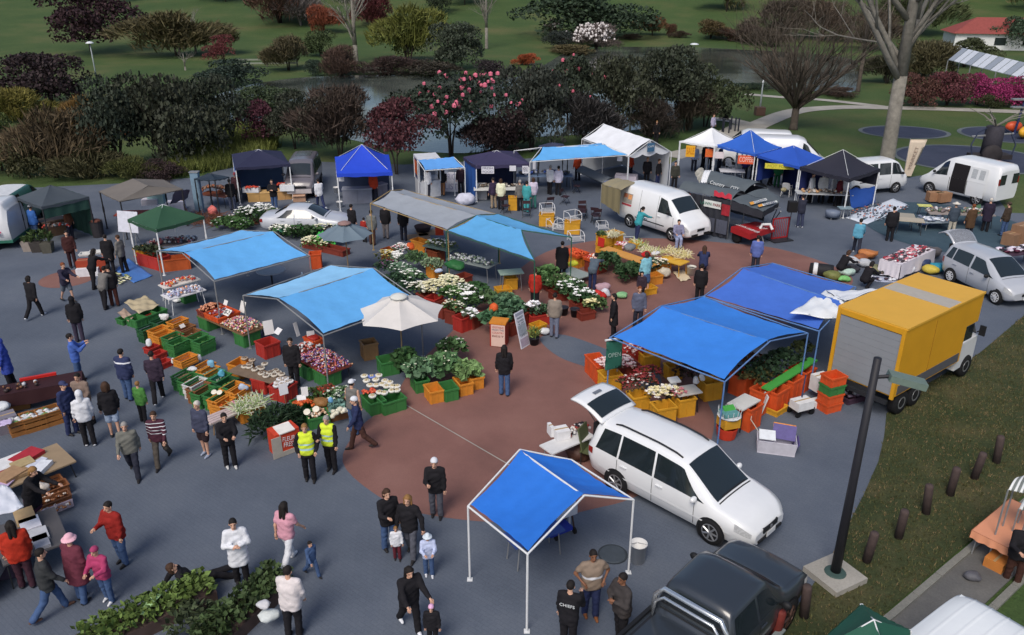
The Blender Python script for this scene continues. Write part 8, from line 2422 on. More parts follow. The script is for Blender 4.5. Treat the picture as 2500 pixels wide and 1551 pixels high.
soft('cushion','tan cushion on the white plastic chair',(15.57,45.85,.6)[:2]+(.44,),.5,(150,142,112),84,'cushion',sq=(.8,.7,.6))
for k,(p,rz,l)in enumerate((((3.79,42.2,0),10,'dark folding chair alone right of the stacked yellow bins'),((4.37,41.35,0),160,'dark folding chair at the left of the tan van awning'),((2.99,44.8,0),60,'folding chair with a pale seat near the diners in white'),((-.35,42.94,0),30,'low folding stool near the woman in cream'),((2.02,43.39,0),200,'dark folding chair under the shopper in green'),((.77,42.2,0),0,'dark folding stool under the woman in turquoise'),((3.71,41.79,0),170,'dark folding chair left of the white delivery van'),((4.39,41.06,0),190,'dark folding chair beside the rear wheel of the white delivery van'),((3.82,47.2,0),90,'dark folding chair in the shade of the long awning'))):
 fch(l,p,rz)
crt((.07,43.67,.4)[:2]+(0,),(.5,.4,.75),'y','tall yellow bin between the shoppers at the food table',0,'bin','yellow bins')
cloth2('blue tarpaulin windbreak hanging beside the black gazebo',[(18.66,43.59,.05),(20.47,44.75,.05),(20.03,44.21,1.15),(18.41,43.66,1.15)],(48,92,176),
 'windbreak',.05,'windbreak',14,3)
tbl('cooking bench under the black gazebo',(17.28,44.27,.8)[:2]+(0,),3.0,.8,.8,-8,(176,180,184),STEEL)
hep('cooking_goods','food and pans on the cooking bench',(17.29,44.32,.85)[:2]+(.81,),2.6,.6,.1,-8,rmat('cook',[(150,140,130),(200,196,190),(90,70,60),(190,150,110)]),
 50,.08)
tbl('small side table at the right of the black gazebo',(17.66,41.99,.6)[:2]+(0,),.7,.5,.6,0,(130,150,160),STEEL)
t=thg('barbecue','grey metal drum with a lid on the asphalt by the black gazebo','barbecue',(17,41.91,0),0)
MB().lathe([(.05,.12),(.34,.14),(.38,.34),(.36,.46),(.05,.5)],(0,0,0),16).mk('drum',M('drum_grey',(112,122,140),.45),t,True)
for a in(0,2.1,4.2):MB().bar((.3*cos(a),.3*sin(a),0),(.26*cos(a),.26*sin(a),.16),.016).mk('leg',STEEL,t)
for k,(p,s,col,l)in enumerate((((-17.01,35.83,0),(.6,.5,.35),'y','yellow crate on the red crate beside the green gazebo leg'),((-16.65,34.96,0),(.6,.5,.36),'r','red crate at the left corner of the green gazebo'),((-16.01,34.51,0),(1.5,.6,.6),'r','long red bin under the green gazebo'),((-14.97,34.19,0),(1.3,.6,.55),(180,84,40),'long orange brown bin under the green gazebo'))):
 crt(p[:2]+([.37,0,0,0][k],)if k else(-16.65,34.96,0)[:2]+(.37,),s,col,l,[-30,-30,-32,22][k],'bin','bins under the green gazebo')
grn('vegetables','dark leafy vegetables in the crates under the green gazebo',(-16.12,34.63,.9)[:2]+(.6,),1.6,.7,.3,-32,(56,66,48),240,.16,'vegetables',
 300)
tbl('table of mixed goods under the green gazebo',(-15.59,35.7,.8)[:2]+(0,),2.2,.9,.75,18,(120,110,110),DARKM)
hep('mixed_goods','grey, pink and white goods under the green gazebo',(-15.59,35.7,.8)[:2]+(.76,),2.0,.8,.14,18,rmat('mixg',[(110,110,124),(150,80,84),(180,186,196),(80,60,60),(206,200,190)]),
 90,.08)
cloth2('blue tarpaulin spread flat on the asphalt',[(-16.06,32.36,.03),(-15.6,33.25,.03),(-17.64,35.51,.03),(-17.51,33.9,.03)],(72,118,186),'ground_sheet',
 .012,'ground sheet',12,3)
hep('corn_husks','pale husks lying beside the blue ground sheet',(-16.89,32.82,.03),1.3,.9,.05,-30,rmat('husk',[(206,206,160),(170,176,110),(226,222,190)]),
 40,.07,sq=(1.6,.8,.3),flat=True)
t=thg('easel_board','white easel board standing left of the green gazebo','board',(-18.17,37.22,0),-14)
MB().box((0,0,1.25),(1.1,.03,1.0),rx=-10).mk('board',M('easel_white',(206,208,220),.6),t)
for x in(-.35,.3):MB().bar((x,-.1,0),(x,.08,1.7),.02).mk('leg',STEEL,t)
MB().bar((0,.6,0),(0,.08,1.6),.02).mk('leg',STEEL,t)
for k,(p,s,l)in enumerate((((-18.37,33.72,.5),(1.2,.5,.6),'rust red box table with white trays'),((-18.45,33.44,.2),(.9,.5,.34),'white carton in front of the rust red box table'))):
 carton(l,p[:2]+(0,),*s,12,[(150,60,40),(214,214,220)][k],'boxes by the easel')
for k,(p,l)in enumerate((((-18.87,34.3,.7),'left'),((-18.56,34.54,.7),'right'))):crt(p[:2]+(.61,),(.5,.36,.1),'w','white tray on the rust red box table, %s one'%l,
 12,'bin','white trays')
ctr('work bench with a yellow edge by the slate gazebo',(-23.03,38.57,0),(-22.29,39.41,0),.8,.8,(96,76,62))
hep('garden_goods','red and brown goods on the work bench',(-22,37.99,.8)[:2]+(.81,),1.2,.6,.1,14,rmat('gard',[(170,60,50),(110,90,80),(60,56,56),(120,130,140)]),
 40,.07)
for k,(p,col,l)in enumerate((((-22.83,36.71,0),(150,140,132),'square concrete planter, leftmost of three at the slate grey gazebo'),((-22.36,36.58,0),(66,62,60),'dark planter in the middle of three at the slate grey gazebo'),((-21.8,36.46,0),(84,82,74),'grey planter on the right of three at the slate grey gazebo'))):
 t=thg('planter',l,'planter',p,10,'planters')
 MB().box((0,0,.24),(.5,.5,.48),taper=.8).mk('tub',M('tub_%d_%d_%d'%col,col,.85,.15),t)
 o=grn('plant','',(0,0,.44),.5,.5,[.2,.6,.65][k],0,(66,84,48),130,.22,'plant',310+k,up=.9,long=6);o.parent=t
 for q_ in('kind','category','label'):o.pop(q_,None)
tbl('rust red stall table under the taupe canopy',(-19.13,40.73,.7)[:2]+(0,),2.4,.9,.7,8,(150,62,44),DARKM)
for k,(p,s,l)in enumerate((((-19.2,42.21,.7),(.8,.5,.3),'white box on the stall under the taupe canopy'),((-18.96,42.51,.9),(.8,.6,.5),'pale green cool box under the taupe canopy'),((-18.46,43.64,.3),(.9,.5,.5),'white box right of the taupe canopy'))):
 carton(l,p[:2]+([.71,.71,0][k],),*s,8,[(206,204,216),(170,206,206),(190,190,206)][k],'boxes under the taupe canopy')
cloth2('grey plastic sheet hanging from the end of the taupe canopy',[(-18.03,41.85,.8),(-17.55,43.06,.8),(-16.84,41.82,1.6),(-17.19,40.85,1.9)],(120,120,146),
 'plastic_sheet',.05,'sheet',8,2)
tbl('dark stall table under the small dark blue canopy',(-16.43,44.4,.7)[:2]+(0,),1.8,.9,.7,-20,(110,60,40),DARKM)
hep('brown_wares','brown wares heaped under the small dark blue canopy',(-16.63,44.87,.8)[:2]+(.71,),1.6,.8,.3,-20,rmat('brown',[(110,76,60),(140,110,90),(80,60,54),(150,90,60)]),
 70,.09)
t=thg('info_pillar','tall pale blue grey pillar board behind the green gazebo','pillar',(-17,43.15,0),0)
MB().box((0,0,1.1),(.42,.3,2.2)).mk('pillar',M('pillar_blue',(120,146,166),.6),t);MB().box((0,0,2.23),(.5,.36,.05)).mk('cap',STEEL,t)
t=thg('bin_bollard','dark metal litter bin with a rusty top at the left','litter bin',(-20.54,38.84,0),0)
MB().lathe([(.26,0),(.3,.8),(.32,.8),(.28,.78)],(0,0,0),14).mk('bin',M('bin_dark',(50,48,52),.7),t);MB().ball((0,0,.8),.24,8,5,(1,1,.5)).mk('rubbish',
 M('rust',(112,70,60),.9,.3),t)
# record and book tables at the left edge
r13=26.2
tt=(-14.75,21.95,.7)
tbl('dark trestle table with dark red goods at the left edge',tt[:2]+(0,),3.0,.7,.68,r13,(50,26,30),M('leg_wood',(150,118,74),.7))
clo('very dark red cloth over the trestle table at the left edge',tt[:2]+(0,),3.02,.74,.69,r13,(52,24,28),.4)
MB().box((0,0,.05),(1.0,.1,.08)).mk('red_box',M('box_red',(190,40,34),.4),None,loc=(-14.66,22.44,.75)[:2]+(.7,),rot=(0,0,R(r13)));tag(bpy.data.objects['red_box'],
 'long bright red box at the far edge of the dark table','box')
hep('trinkets','white and brown trinkets on the dark table',(-14.88,21.8,.72)[:2]+(.7,),.9,.4,.05,r13,rmat('trink',[(196,196,200),(120,84,60),(60,50,50)]),
 16,.06,flat=True)
carton('brown carton under the dark table at the left edge',(-15.13,21.83,0),.7,.45,.3,r13,(140,100,60),'cartons',True)
r14=40.9
for k,(p,l)in enumerate((((-14.24,20.45,0),'nearest the left edge'),((-13.95,20.65,0),'in the middle'),((-13.65,20.92,0),'at the right, holding one plastic bag'))):
 crt(p,(.6,.5,.46),(150,100,52),'slatted wooden crate of records, %s of the three'%l,r14,gp='wooden record crates')
 hep('records','white record sleeves in the slatted crate %s'%l,(p[0],p[1],.3),.5,.4,.12,r14,rmat('sleeves',[(206,208,212),(190,196,200),(96,140,84),(214,214,216)]),
  12,.1,sq=(1.3,.3,.9))
carton('grey crate with a pink lid at the left edge',(-14.78,20.45,0),.8,.5,.5,r14,(120,116,128),'cartons')
cloth2('pale mauve cloth on the grey crate',[(-14.37,19.8,.55),(-14.15,20,.55),(-14.31,20.26,.55),(-14.56,20.13,.55)],(196,180,214),'cloth',.02,'cloth',
 6,2)
soft('white_bag','white papers in the box at the left edge',(-15.11,21.06,.3),.7,(206,210,214),86,'paper')
r15=47.7
t_=tbl('low table of books and papers at the left edge',(-12.66,17.78,.5)[:2]+(0,),2.2,1.3,.5,r15,(150,130,104),DARKM)
for k,(x,y,w_,h_,col,l)in enumerate(((70,160,.8,.6,(214,214,214),'white envelope box'),(210,110,.7,.5,(166,44,54),'red book box'),(80,205,.6,.4,(156,44,58),'crimson folder'),(180,175,.5,.4,(170,150,110),'tan box'),(280,160,.5,.2,(196,200,214),'silver record player'),(320,205,.6,.3,(216,218,224),'white and black box'),(190,225,.8,.4,(150,124,92),'brown paper parcel'),(80,265,.6,.5,(160,128,96),'open tan carton'),(20,310,.4,.5,(190,170,206),'mauve and white booklet'))):
 p=[(-13.1,18,.55),(-12.8,18.3,.55),(-12.92,17.74,.55),(-12.69,17.91,.55),(-12.34,17.94,.55),(-12.13,17.74,.55),(-12.5,17.62,.55),(-12.73,17.4,.55),(-12.78,17.15,.55)][k]
 o=MB().box((0,0,.05),(w_,h_,[.06,.1,.03,.14,.1,.12,.08,.16,.02][k])).mk('boxed_goods',M('goodsbox_%d'%k,col,.6,.15,8),None,loc=p[:2]+(.505,),rot=(0,0,R(r15+20*(k%3))))
 tag(o,l+' on the low table at the left edge','box')
for k in range(3):
 crt([(-11.93,17.51,0),(-11.68,17.3,0),(-11.39,16.84,0)][k],(.7,.34,.3),(128,82,52),'brown box of eggs on ground, %s of three'%['farthest','middle','nearest'][k],
  43.2,gp='brown egg boxes')
 hep('eggs','brown eggs in the %s brown box'%['farthest','middle','nearest'][k],[(-11.74,17.23,.2),(-11.5,17.02,.2),(-11.21,16.57,.2)][k][:2]+(.16,),.62,
  .28,.06,43.2,rmat('eggs',[(140,92,62),(150,104,74),(214,206,198)]),30,.035)
MB().box((0,0,.14),(.78,.02,.24),rx=10).mk('printed_label',M('label_print',(206,186,194),.7,.35,16),None,loc=(-11.24,16.59,0),rot=(0,0,R(43.2)));tag(bpy.data.objects['printed_label'],
 'white and purple printed board in front of the brown egg boxes','board')
soft('egg_trays','white egg trays at the far end of the brown boxes',(-11.83,17.12,.3),.5,(200,190,180),87,'egg tray')
t_=tbl('table with black rails and goods at the left edge',(-10.82,14.87,.75)[:2]+(0,),1.6,1.3,.72,127.9,(84,82,84),DARKM)
for k,(p,w_,h_,col,l)in enumerate((((-10.98,15.19,.75),.5,.4,(214,214,222),'white flat box'),((-11.26,15.48,.75),.6,.4,(176,150,112),'open tan box'),((-10.59,14.79,.75),.5,.4,(180,182,188),'grey folded magazines'),((-10.4,14.57,.75),.5,.3,(150,152,160),'stack of dark edged frames'))):
 o=MB().box((0,0,.03),(w_,h_,.08)).mk('boxed_goods',M('goodsbk_%d'%k,col,.6,.12,8),None,loc=p[:2]+(.73,),rot=(0,0,R(127.9)));tag(o,l+' on the table with black rails',
  'box')
cloth2('white awning corner at the left edge above the railed table',[(-11.23,14.46,1.5),(-10.74,14.82,1.5),(-11.4,15.47,1.6),(-11.83,15.54,1.6)],(206,210,220),
 'awning_sheet',.03,'awning',8,4)
crt((-11.36,14.43,0)[:2]+(0,),(.6,.5,.5),(70,60,80),'dark bin behind the shopper in the orange red jacket',20,'bin','dark bins')
for k,(p,rz,L_,l)in enumerate((((-7.45,12.93,0),42.3,2.6,'long planter of green shrubs at the bottom left'),((-5.54,13.09,0),64.4,2.3,'long planter of darker shrubs at the bottom centre left'))):
 t=thg('long_planter',l,'planter',p,rz)
 MB().box((0,0,.15),(L_,.7,.3)).mk('planter_box',M('planter_brick',(76,62,58),.85,.2),t)
 o=grn('shrubs','',(0,0,.24),L_*1.0,.75,.3,0,[(92,112,58),(60,76,46)][k],900,.13,'x',320+k,up=.7,long=2.4,dome=False);o.parent=t
 for q_ in('kind','category','label'):o.pop(q_,None)
 o['kind']='stuff'
cloth2('pale green board lying beside the long planter',[(-7.62,12.71,.45),(-7.41,12.71,.45),(-7.25,13.23,.5),(-7.44,13.25,.5)],(170,206,150),'green_board',
 .004,'board',4,2)
soft('plastic_bag','white plastic bag caught on the right of the darker planter',(-4.91,12.72,.3),.5,(200,206,206),88)
soft('plastic_bag','small black and white bag on the darker planter',(-4.99,12.74,.5)[:2]+(.6,),.34,(196,196,200),89)
grn('potted_palm','small dark shrub at the very bottom left of the planters',(-6.47,12.69,0),.9,.9,.6,0,(62,72,50),300,.14,'plant',330,long=3).pop('kind')
# flea market at the right
a_=41.8
cloth2('pale sheet of goods laid out on ground left of the round tables',[(17.77,42.06,.02),(18.45,40.86,.02),(22.26,44.5,.02),(21.99,45.95,.02)],(206,214,226),
 'ground_sheet',.01,'ground sheet',16,4)
hep('tools','dark tools and small goods scattered on the pale ground sheet',(19.95,43.21,.03),3.9,1.9,.04,a_,rmat('tools',[(70,80,96),(110,120,134),(50,54,60),(190,110,80),(150,160,176)]),
 190,.05,sq=(1.6,.7,.4),flat=True)
for k,(p,lx,ly,h_,rz,col,l)in enumerate((((19.9,39.4,.75),1.3,.7,.72,-18,(178,168,150),'wooden table with iron frames on it'),((19.85,40.2,.75),1.2,.8,.72,-18,(160,154,140),'second wooden table behind the one with iron frames'),((22.08,42.44,.6),.7,.4,.6,-10,(206,206,120),'small yellow bench behind the round pictures'))):
 tbl(l,p[:2]+(0,),lx,ly,h_,rz,col,M('leg_iron',(56,54,56)))
cloth2('blue cloth of glassware on ground by the wooden table',[(21.15,40.62,.02),(22.71,41.22,.02),(23.18,42.7,.02),(21.84,42.06,.02)],(120,140,176),
 'ground_sheet',.01,'ground sheet',10,5)
tbl('round topped glass table of white crockery',(21.6,40.24,.5)[:2]+(0,),1.4,1.0,.45,0,(150,162,170),STEEL)
hep('crockery','white crockery and glass on the glass table',(21.54,40.24,.5)[:2]+(.46,),1.3,.9,.06,0,rmat('crock',[(206,212,222),(170,180,196),(226,228,232),(110,120,140)]),
 50,.09,sq=(1.3,1,.5),flat=True)
tbl('long table of bric-a-brac behind the shoppers',(23.01,40.61,.75)[:2]+(0,),3.2,.8,.72,-6,(150,140,134),DARKM)
hep('bric_a_brac','mixed bric-a-brac on the long table',(22.89,40.86,.8)[:2]+(.73,),3.0,.7,.1,-6,rmat('bric',[(190,180,176),(120,110,110),(206,206,210),(90,110,90),(150,120,100)]),
 90,.08)
cloth2('dark green cloth at the right end of the long table',[(23.07,39.6,.75),(24.12,40.61,.75),(24.84,42.09,.76),(24.07,41.65,.76)],(74,112,80),'cloth',
 .01,'cloth',8,6)
for k,(p,rz,l)in enumerate((((23.96,45.17,.1),0,'brown carton under the open van door'),((24.36,45.05,.1),20,'second brown carton under the open van door'))):carton(l,
 p,.8,.5,.5,rz,(150,112,84))
t=thg('flag_banner','cream feather flag with faint print beside the bare trunk','flag',(24.77,50.77,0),0)
MB().grid(lambda u,v:(-.1+u*(.5+.55*v),.03*sin(v*6),.15+v*2.3),5,10,.008).mk('cloth',M('flag_cream',(206,190,170),.7,.08),t,True);MB().bar((-.1,0,0),(-.1,0,2.5),
 .02).mk('pole',STEEL,t)
words('MARKET',.3,M('print_taupe',(150,130,116)),t,(.3,-.05,1.3),(R(90),R(-80),0),1.4)
r16=39.8
tt=(17.39,33.98,.75)
tbl('long table of clothes and shoes behind the silver car',tt[:2]+(0,),3.1,.9,.74,r16,(206,206,206),STEEL)
clo('white tablecloth on the long table behind the silver car',tt[:2]+(0,),3.14,.94,.75,r16,(214,208,216),.62)
hep('shoes_and_clothes','pink, dark and white clothes and shoes on the white tablecloth',(tt[0],tt[1],.77),2.9,.8,.08,r16,rmat('shoes',[(206,120,130),(60,50,56),(220,212,216),(150,44,60),(210,150,156),(90,80,84)]),
 120,.08,sq=(1.4,.9,.6))
for k,(x,y,s,col,l)in enumerate(((600,290,.9,(190,192,196),'grey white bundle of linen by the kneeling woman'),(690,255,.8,(140,84,50),'brown basket of goods'),(750,225,1.0,(176,112,64),'orange brown basket beside the brown one'),(620,345,.8,(60,60,66),'black bag among the goods on ground'),(570,365,.8,(176,200,190),'white net bag with green straps'),(550,420,.6,(120,186,110),'lime green toy on ground'),(440,400,.9,(112,116,66),'olive green bag at the edge of the awning'),(720,300,.8,(176,180,186),'grey box of papers'),(820,350,.9,(120,120,90),'khaki bag in front of the white tablecloth'),(900,370,.9,(66,66,60),'dark heap of cloth on ground'),(1070,350,.9,(206,208,216),'white plastic bag by the truck roof'),(1190,300,1.1,(50,62,96),'navy backpack under the table'),(1270,340,.9,(190,170,70),'yellow toy beside the silver car'),(1320,320,1.0,(50,136,160),'turquoise toy beside the silver car'),(1270,200,1.2,(96,90,90),'dark bundle at the end of the white tablecloth'))):
 p=[(15.21,34.68,0),(15.88,35.16,0),(16.37,35.57,0),(14.97,33.75,0),(14.54,33.31,0),(14.16,32.58,0),(13.73,32.8,0),(15.76,34.44,0),(15.92,33.53,0),(16.25,33.31,0),(17.23,33.53,0),(18.17,34.21,0),(18.3,33.53,0),(18.65,33.68,0),(19.27,35.65,0)][k]
 soft(['bundle','basket','basket','bag','bag','toy','bag','bundle','bag','bundle','plastic_bag','backpack','toy','toy','bundle'][k],l,p,s,col,100+k,['bundle','basket','basket','bag','bag','toy','bag','bundle','bag','bundle','bag','bag','toy','toy','bundle'][k])
t=thg('rolled_bag','black sports bag with a white band by the darker blue awning','bag',(13.42,33.31,0),-20)
MB().lathe([(.05,-.5),(.26,-.48),(.28,-.2),(.28,.3),(.26,.48),(.05,.5)],(0,0,.27),14,'x').mk('bag_body',M('bag_black',(34,34,38),.7),t,True);MB().lathe([(.285,-.34),(.29,-.3),(.29,-.2),(.285,-.16)],(0,0,.27),
 14,'x').mk('white_band',WHITEM,t,True)
cloth2('patterned cloth of small white goods on ground by the truck',[(15.16,32.67,.02),(16.37,32.39,.02),(16.82,33.33,.02),(15.65,33.25,.02)],(170,176,196),
 'ground_sheet',.012,'ground sheet',10,7)
hep('caps','white and dark caps on the patterned cloth',(16,32.86,.03),1.6,.6,.05,0,rmat('caps',[(222,224,228),(70,50,56),(206,208,216),(50,54,70)]),24,
 .1,sq=(1,.8,.5),flat=True)
r17=17.8
tbl('table of black, white and maroon clothes behind the silver car bonnet',(21.84,34.33,.72)[:2]+(0,),3.4,.8,.7,r17,(70,50,64),DARKM)
hep('folded_clothes','black, white and maroon folded clothes on the table',(21.84,34.33,.75)[:2]+(.71,),3.2,.8,.06,r17,rmat('clothes',[(216,206,220),(40,34,42),(86,34,56),(226,220,230),(50,44,54)]),
 70,.13,sq=(1.5,.8,.4),flat=True)
for k,(p,l,s)in enumerate((((24.1,37.58,0),'small brown carton at the right edge',(.8,.6,.6)),((24.69,37.78,0),'large brown carton at the right edge',(1.0,.7,.95)))):carton(l,
 p,*s,30,(140,108,84),'cartons at the right edge')
# lamps, posts, rails and playground
t=thg('street_lamp','tall black street lamp leaning over the edge of the paving at the right','street lamp',(7.14,14.3,0),0,'street lamps')
zt=5.42
MB().lathe([(.11,.1),(.085,zt*.5),(.075,zt)],(0,0,0),14).mk('post',M('post_black',(40,40,46),.55,.08),t,True)
MB().lathe([(.26,.12),(.22,.17),(.12,.19)],(0,0,0),16).mk('base_flange',M('flange_green',(62,82,78),.6),t)
MB().box((0,0,.03),(.95,.95,.24),rz=28).mk('concrete_footing',conc_m,t)
MB().box((.62,-.08,zt-.45),(.72,.3,.14),rz=-10,ry=12).mk('lamp_head',M('lamp_green',(104,120,112),.5),t);MB().bar((0,0,zt-.42),(.34,-.03,zt-.38),.04).mk('arm',
 M('post_black',(40,40,46),.55),t)
def lamp(lb,p,h,r=.5,kind='disc'):
 t=thg('street_lamp',lb,'street lamp',p,0,'street lamps')
 MB().lathe([(.09,0),(.055,h)],(0,0,0),8).mk('post',M('post_grey',(150,158,160),.5),t,True)
 MB().lathe([(.06,h-.1),(r,h-.04),(r*.96,h+.03),(r*.5,h+.14),(.02,h+.18)],(0,0,0),18).mk('lamp_head',M('lamp_white',(216,220,224),.4),t,True)
 return t
lamp('pale grey street lamp with a white disc head behind the white marquee',(9.31,65.06,0),3.59,.62)
t_=[o for o in COL.objects if o.get('label','').startswith('pale grey street lamp')][0]
MB().box((.15,-.08,2.36),(1.1,.05,.34)).mk('name_plate',M('plate_white',(206,210,214),.5),t_)
lamp('white lamp standing on the left lawn in front of the dark purple tree',(-46.23,93.96,0),4.41,.42)
lamp('pale lamp with a disc head standing in front of the pond',(25.6,120.37,0),1.97,.62)
lamp('park lamp on the far slope, leftmost of three',(30.56,208.29,0),2.73,.4)
lamp('park lamp on the far slope, middle of three',(40.68,194.45,0),4.07,.5)
lamp('park lamp on the far slope, rightmost of three',(43.47,183.33,0),3.08,.5)
lamp('thin grey lamp post on a brown base beside the pale path',(22.19,74.46,0),2.8,.08)
t=thg('post_base','brown box round the foot of the thin lamp post','base',(22.1,74.15,0));MB().box((0,0,.35),(.8,.8,.7)).mk('box',M('box_brown',(92,70,60),.8),
 t)
BP=[((8.06,14.82,0),'by the lamp footing'),((9.15,15.66,0),'second from the lamp footing'),((10.24,16.6,0),'third from the lamp footing'),((11.2,17.36,0),'fourth from the lamp footing'),((12.2,18.08,0),'fifth, at the middle of the verge'),((13.19,18.83,0),'farthest one in view'),((6.08,13.12,0),'at the near end above the green gazebo'),((5.26,12.45,0),'reddish one cut off at the bottom edge')]
for k,(p,l)in enumerate(BP):
 t=thg('bollard','short round timber bollard in the verge, '+l,'bollard',p,0,'timber bollards in the verge')
 MB().lathe([(.1,-.05),(.098,.78),(.08,.82),(.02,.83)],(0,0,0),12).mk('post',M('bollard_red',(110,46,40),.7,.2)if k==7 else M('bollard_wood',(74,62,60),.85,.25,6,.4,30),
  t,True,rot=(R(3*sin(k*2.1)),R(4*cos(k*1.7)),0))
for k,x in enumerate((0,1,2,3,4,5)):
 p=[(16.92,66.26,0),(16.95,66.05,0),(17.29,65.63,0),(17.82,67.13,0),(17.99,66.48,0),(18.2,66.26,0)][k]
 t=thg('iron_bollard','thin dark iron bollard near the pale path, number %s from the left'%['one','two','three','four','five','six'][k],'bollard',p,0,
  'iron bollards by the path');MB().lathe([(.06,0),(.06,1.0),(.08,1.02),(.05,1.1)],(0,0,0),10).mk('post',M('iron_navy',(40,44,56),.5),t)
def rail(lb,p,L_,rz,h=.9,n=3):
 t=thg('park_rail',lb,'rail',p,rz)
 for k in range(n):MB().box((-L_/2+.1+k*(L_-.2)/(n-1),0,h/2),(.16,.16,h)).mk('post',M('rail_wood',(96,98,90),.8),t)
 for z in(h,h*.5):MB().box((0,-.1,z),(L_,.08,.2)).mk('rail',M('rail_pale',(130,136,124),.8),t)
rail('grey timber rail on the far bank at the left of the pond',(-32.01,111.01,0),8,4)
rail('small pale timber rail at the edge of the pond',(-16.31,101.81,0),3.2,0,.9,2)
t=thg('platform','low dark timber platform on the far lawn','platform',(-4.38,183.33,0),-4)
MB().box((0,0,.3),(16,5,.6)).mk('deck',M('deck_brown',(74,66,66),.85),t)
gp=[V3((48.51,94.72,2.6)),V3((47.75,78.46,2.6)),V3((50.49,80.82,3.4)),V3((52.35,99.51,3.4))]
c=sum(gp,Vec())/4;c.z=0
t=thg('glasshouse','long shelter with white glazed roof panels behind the magenta hedge','shelter',c)
for k in range(12):
 A,B,C_,D=gp[0].lerp(gp[1],k/12+.004),gp[0].lerp(gp[1],(k+1)/12-.004),gp[3].lerp(gp[2],(k+1)/12-.004),gp[3].lerp(gp[2],k/12+.004)
 mb=MB();mb.grid(lambda u,v:A.lerp(B,u).lerp(D.lerp(C_,u),v)-c,2,2,.06);mb.mk('roof_panel',M('panel_white',(206,210,216),.4)if k%3 else M('panel_grey',(150,156,164),.4),
  t)
for k in(0,.33,.66,1):
 for a,b in((gp[0],gp[1]),(gp[3],gp[2])):q_=a.lerp(b,k)-c;MB().bar((q_.x,q_.y,0),(q_.x,q_.y,q_.z-.08),.06).mk('post',STEEL,t)
hp=V3((75.53,133.21,0));t=thg('house','white house with a red hipped roof at the top right','house',hp,-12)
MB().box((0,3,1.2),(13,7,2.4)).mk('wall',M('house_white',(214,216,216),.7),t)
mb=MB();mb.qm([(-7,-1,2.4),(7,-1,2.4),(7,7,2.4),(-7,7,2.4),(-3,3,4.6),(4,3,4.6)],[(0,1,5,4),(1,2,5),(2,3,4,5),(3,0,4),(0,3,2,1)]);mb.mk('roof',M('roof_red',(140,72,66),.8,.15,3),
 t)
for x in(-4,0,4):MB().box((x,-.53,1.3),(1.6,.06,1.1)).mk('window',GLASS,t)
t=thg('climbing_stump','stout timber play post with a rope wheel and steel handles on the rubber surface','play equipment',(32.53,55.45,0),0)
zt=2.42
MB().lathe([(.62,.3),(.58,zt*.98),(.5,zt)],(0,0,0),16).mk('drum',M('stump_dark',(56,54,62),.8,.2),t,True)
MB().lathe([(.2,-.2),(.62,-.2),(.66,0),(.62,.2),(.2,.2)],(-.3,-.75,.66),20,'y').mk('wheel',M('stump_wheel',(50,46,48),.8),t,True)
MB().box((0,0,.4),(2.6,1.0,.3)).mk('base',M('stump_wheel',(50,46,48),.8),t)
mb=MB()
for s in(-1,1):mb.path([(s*1.3,-.3,.3),(s*1.5,-.2,1.2),(s*1.1,0,2.0),(s*.5,0,2.3)],.05)
mb.mk('side_rails',M('rail_navy',(46,54,76),.5),t)
MB().bar((-1.5,0,zt-.7),(1.3,0,zt-.5),.07).mk('crossbar',STEEL,t)
q=random.Random(3)
mb=MB()
for k in range(9):
 a=q.uniform(0,6.28);mb.path([(0,0,zt),(cos(a)*.9,sin(a)*.9,zt+.6),(cos(a)*2.0,sin(a)*1.6,zt+q.uniform(.5,1.3))],[.06,.04,.02],4)
tag(mb.mk('branches',BARKP,t),'pale cut branches on top of the play post')
t=thg('jungle_gym','blue and yellow climbing frame at the right edge','play equipment',(40.12,64.88,0),0)
zt=2.76
for x in(-.5,.5):MB().bar((x,0,0),(x*.6,0,zt),.09).mk('post',M('play_navy',(44,52,90),.5),t)
MB().box((-.3,0,zt),(2.0,.4,.12)).box((-.3,0,zt-.6),(1.8,.4,.12)).mk('top_bar',STEEL,t)
MB().ball((1.2,0,1.4),.9,12,8,(1,.6,1)).mk('blue_panel',M('play_blue',(50,64,130),.5),t,True)
for k,(p,s,col,l)in enumerate((((39.89,65.58,0),.7,(206,86,50),'orange rocking toy on the rubber surface'),((39.4,63.29,0),.7,(222,166,50),'yellow rocking toy on the rubber surface'))):
 t=thg('rocking_toy',l,'play equipment',p,40*k,'rocking toys');MB().ball((0,0,.55),s,10,7,(1,.5,.6)).mk('body',M('toy_%d'%k,col,.4),t,True);MB().lathe([(.12,0),(.12,.4)],(0,0,0),
  10).mk('spring',DARKM,t);MB().bar((.2,-.3,1.0),(.2,.3,1.0),.04).mk('handle',DARKM,t)
r18=37.9
tbl('table with an orange cloth at the right edge',(11.52,15.25,.75)[:2]+(-.1,),1.9,1.0,.78,r18,(206,140,110),STEEL)
clo('salmon orange cloth on the table at the right edge',(11.52,15.25,.75)[:2]+(-.1,),1.94,1.04,.79,r18,(214,146,112),.18)
carton('orange brown box on the street at the right edge',(10.92,14.66,-.1),.45,.4,.36,r18,(196,124,60),'boxes at the right edge')
soft('bag','dark and white bag on the kerb by the caravan roof',(10.16,14.23,0),.45,(90,90,96),130)
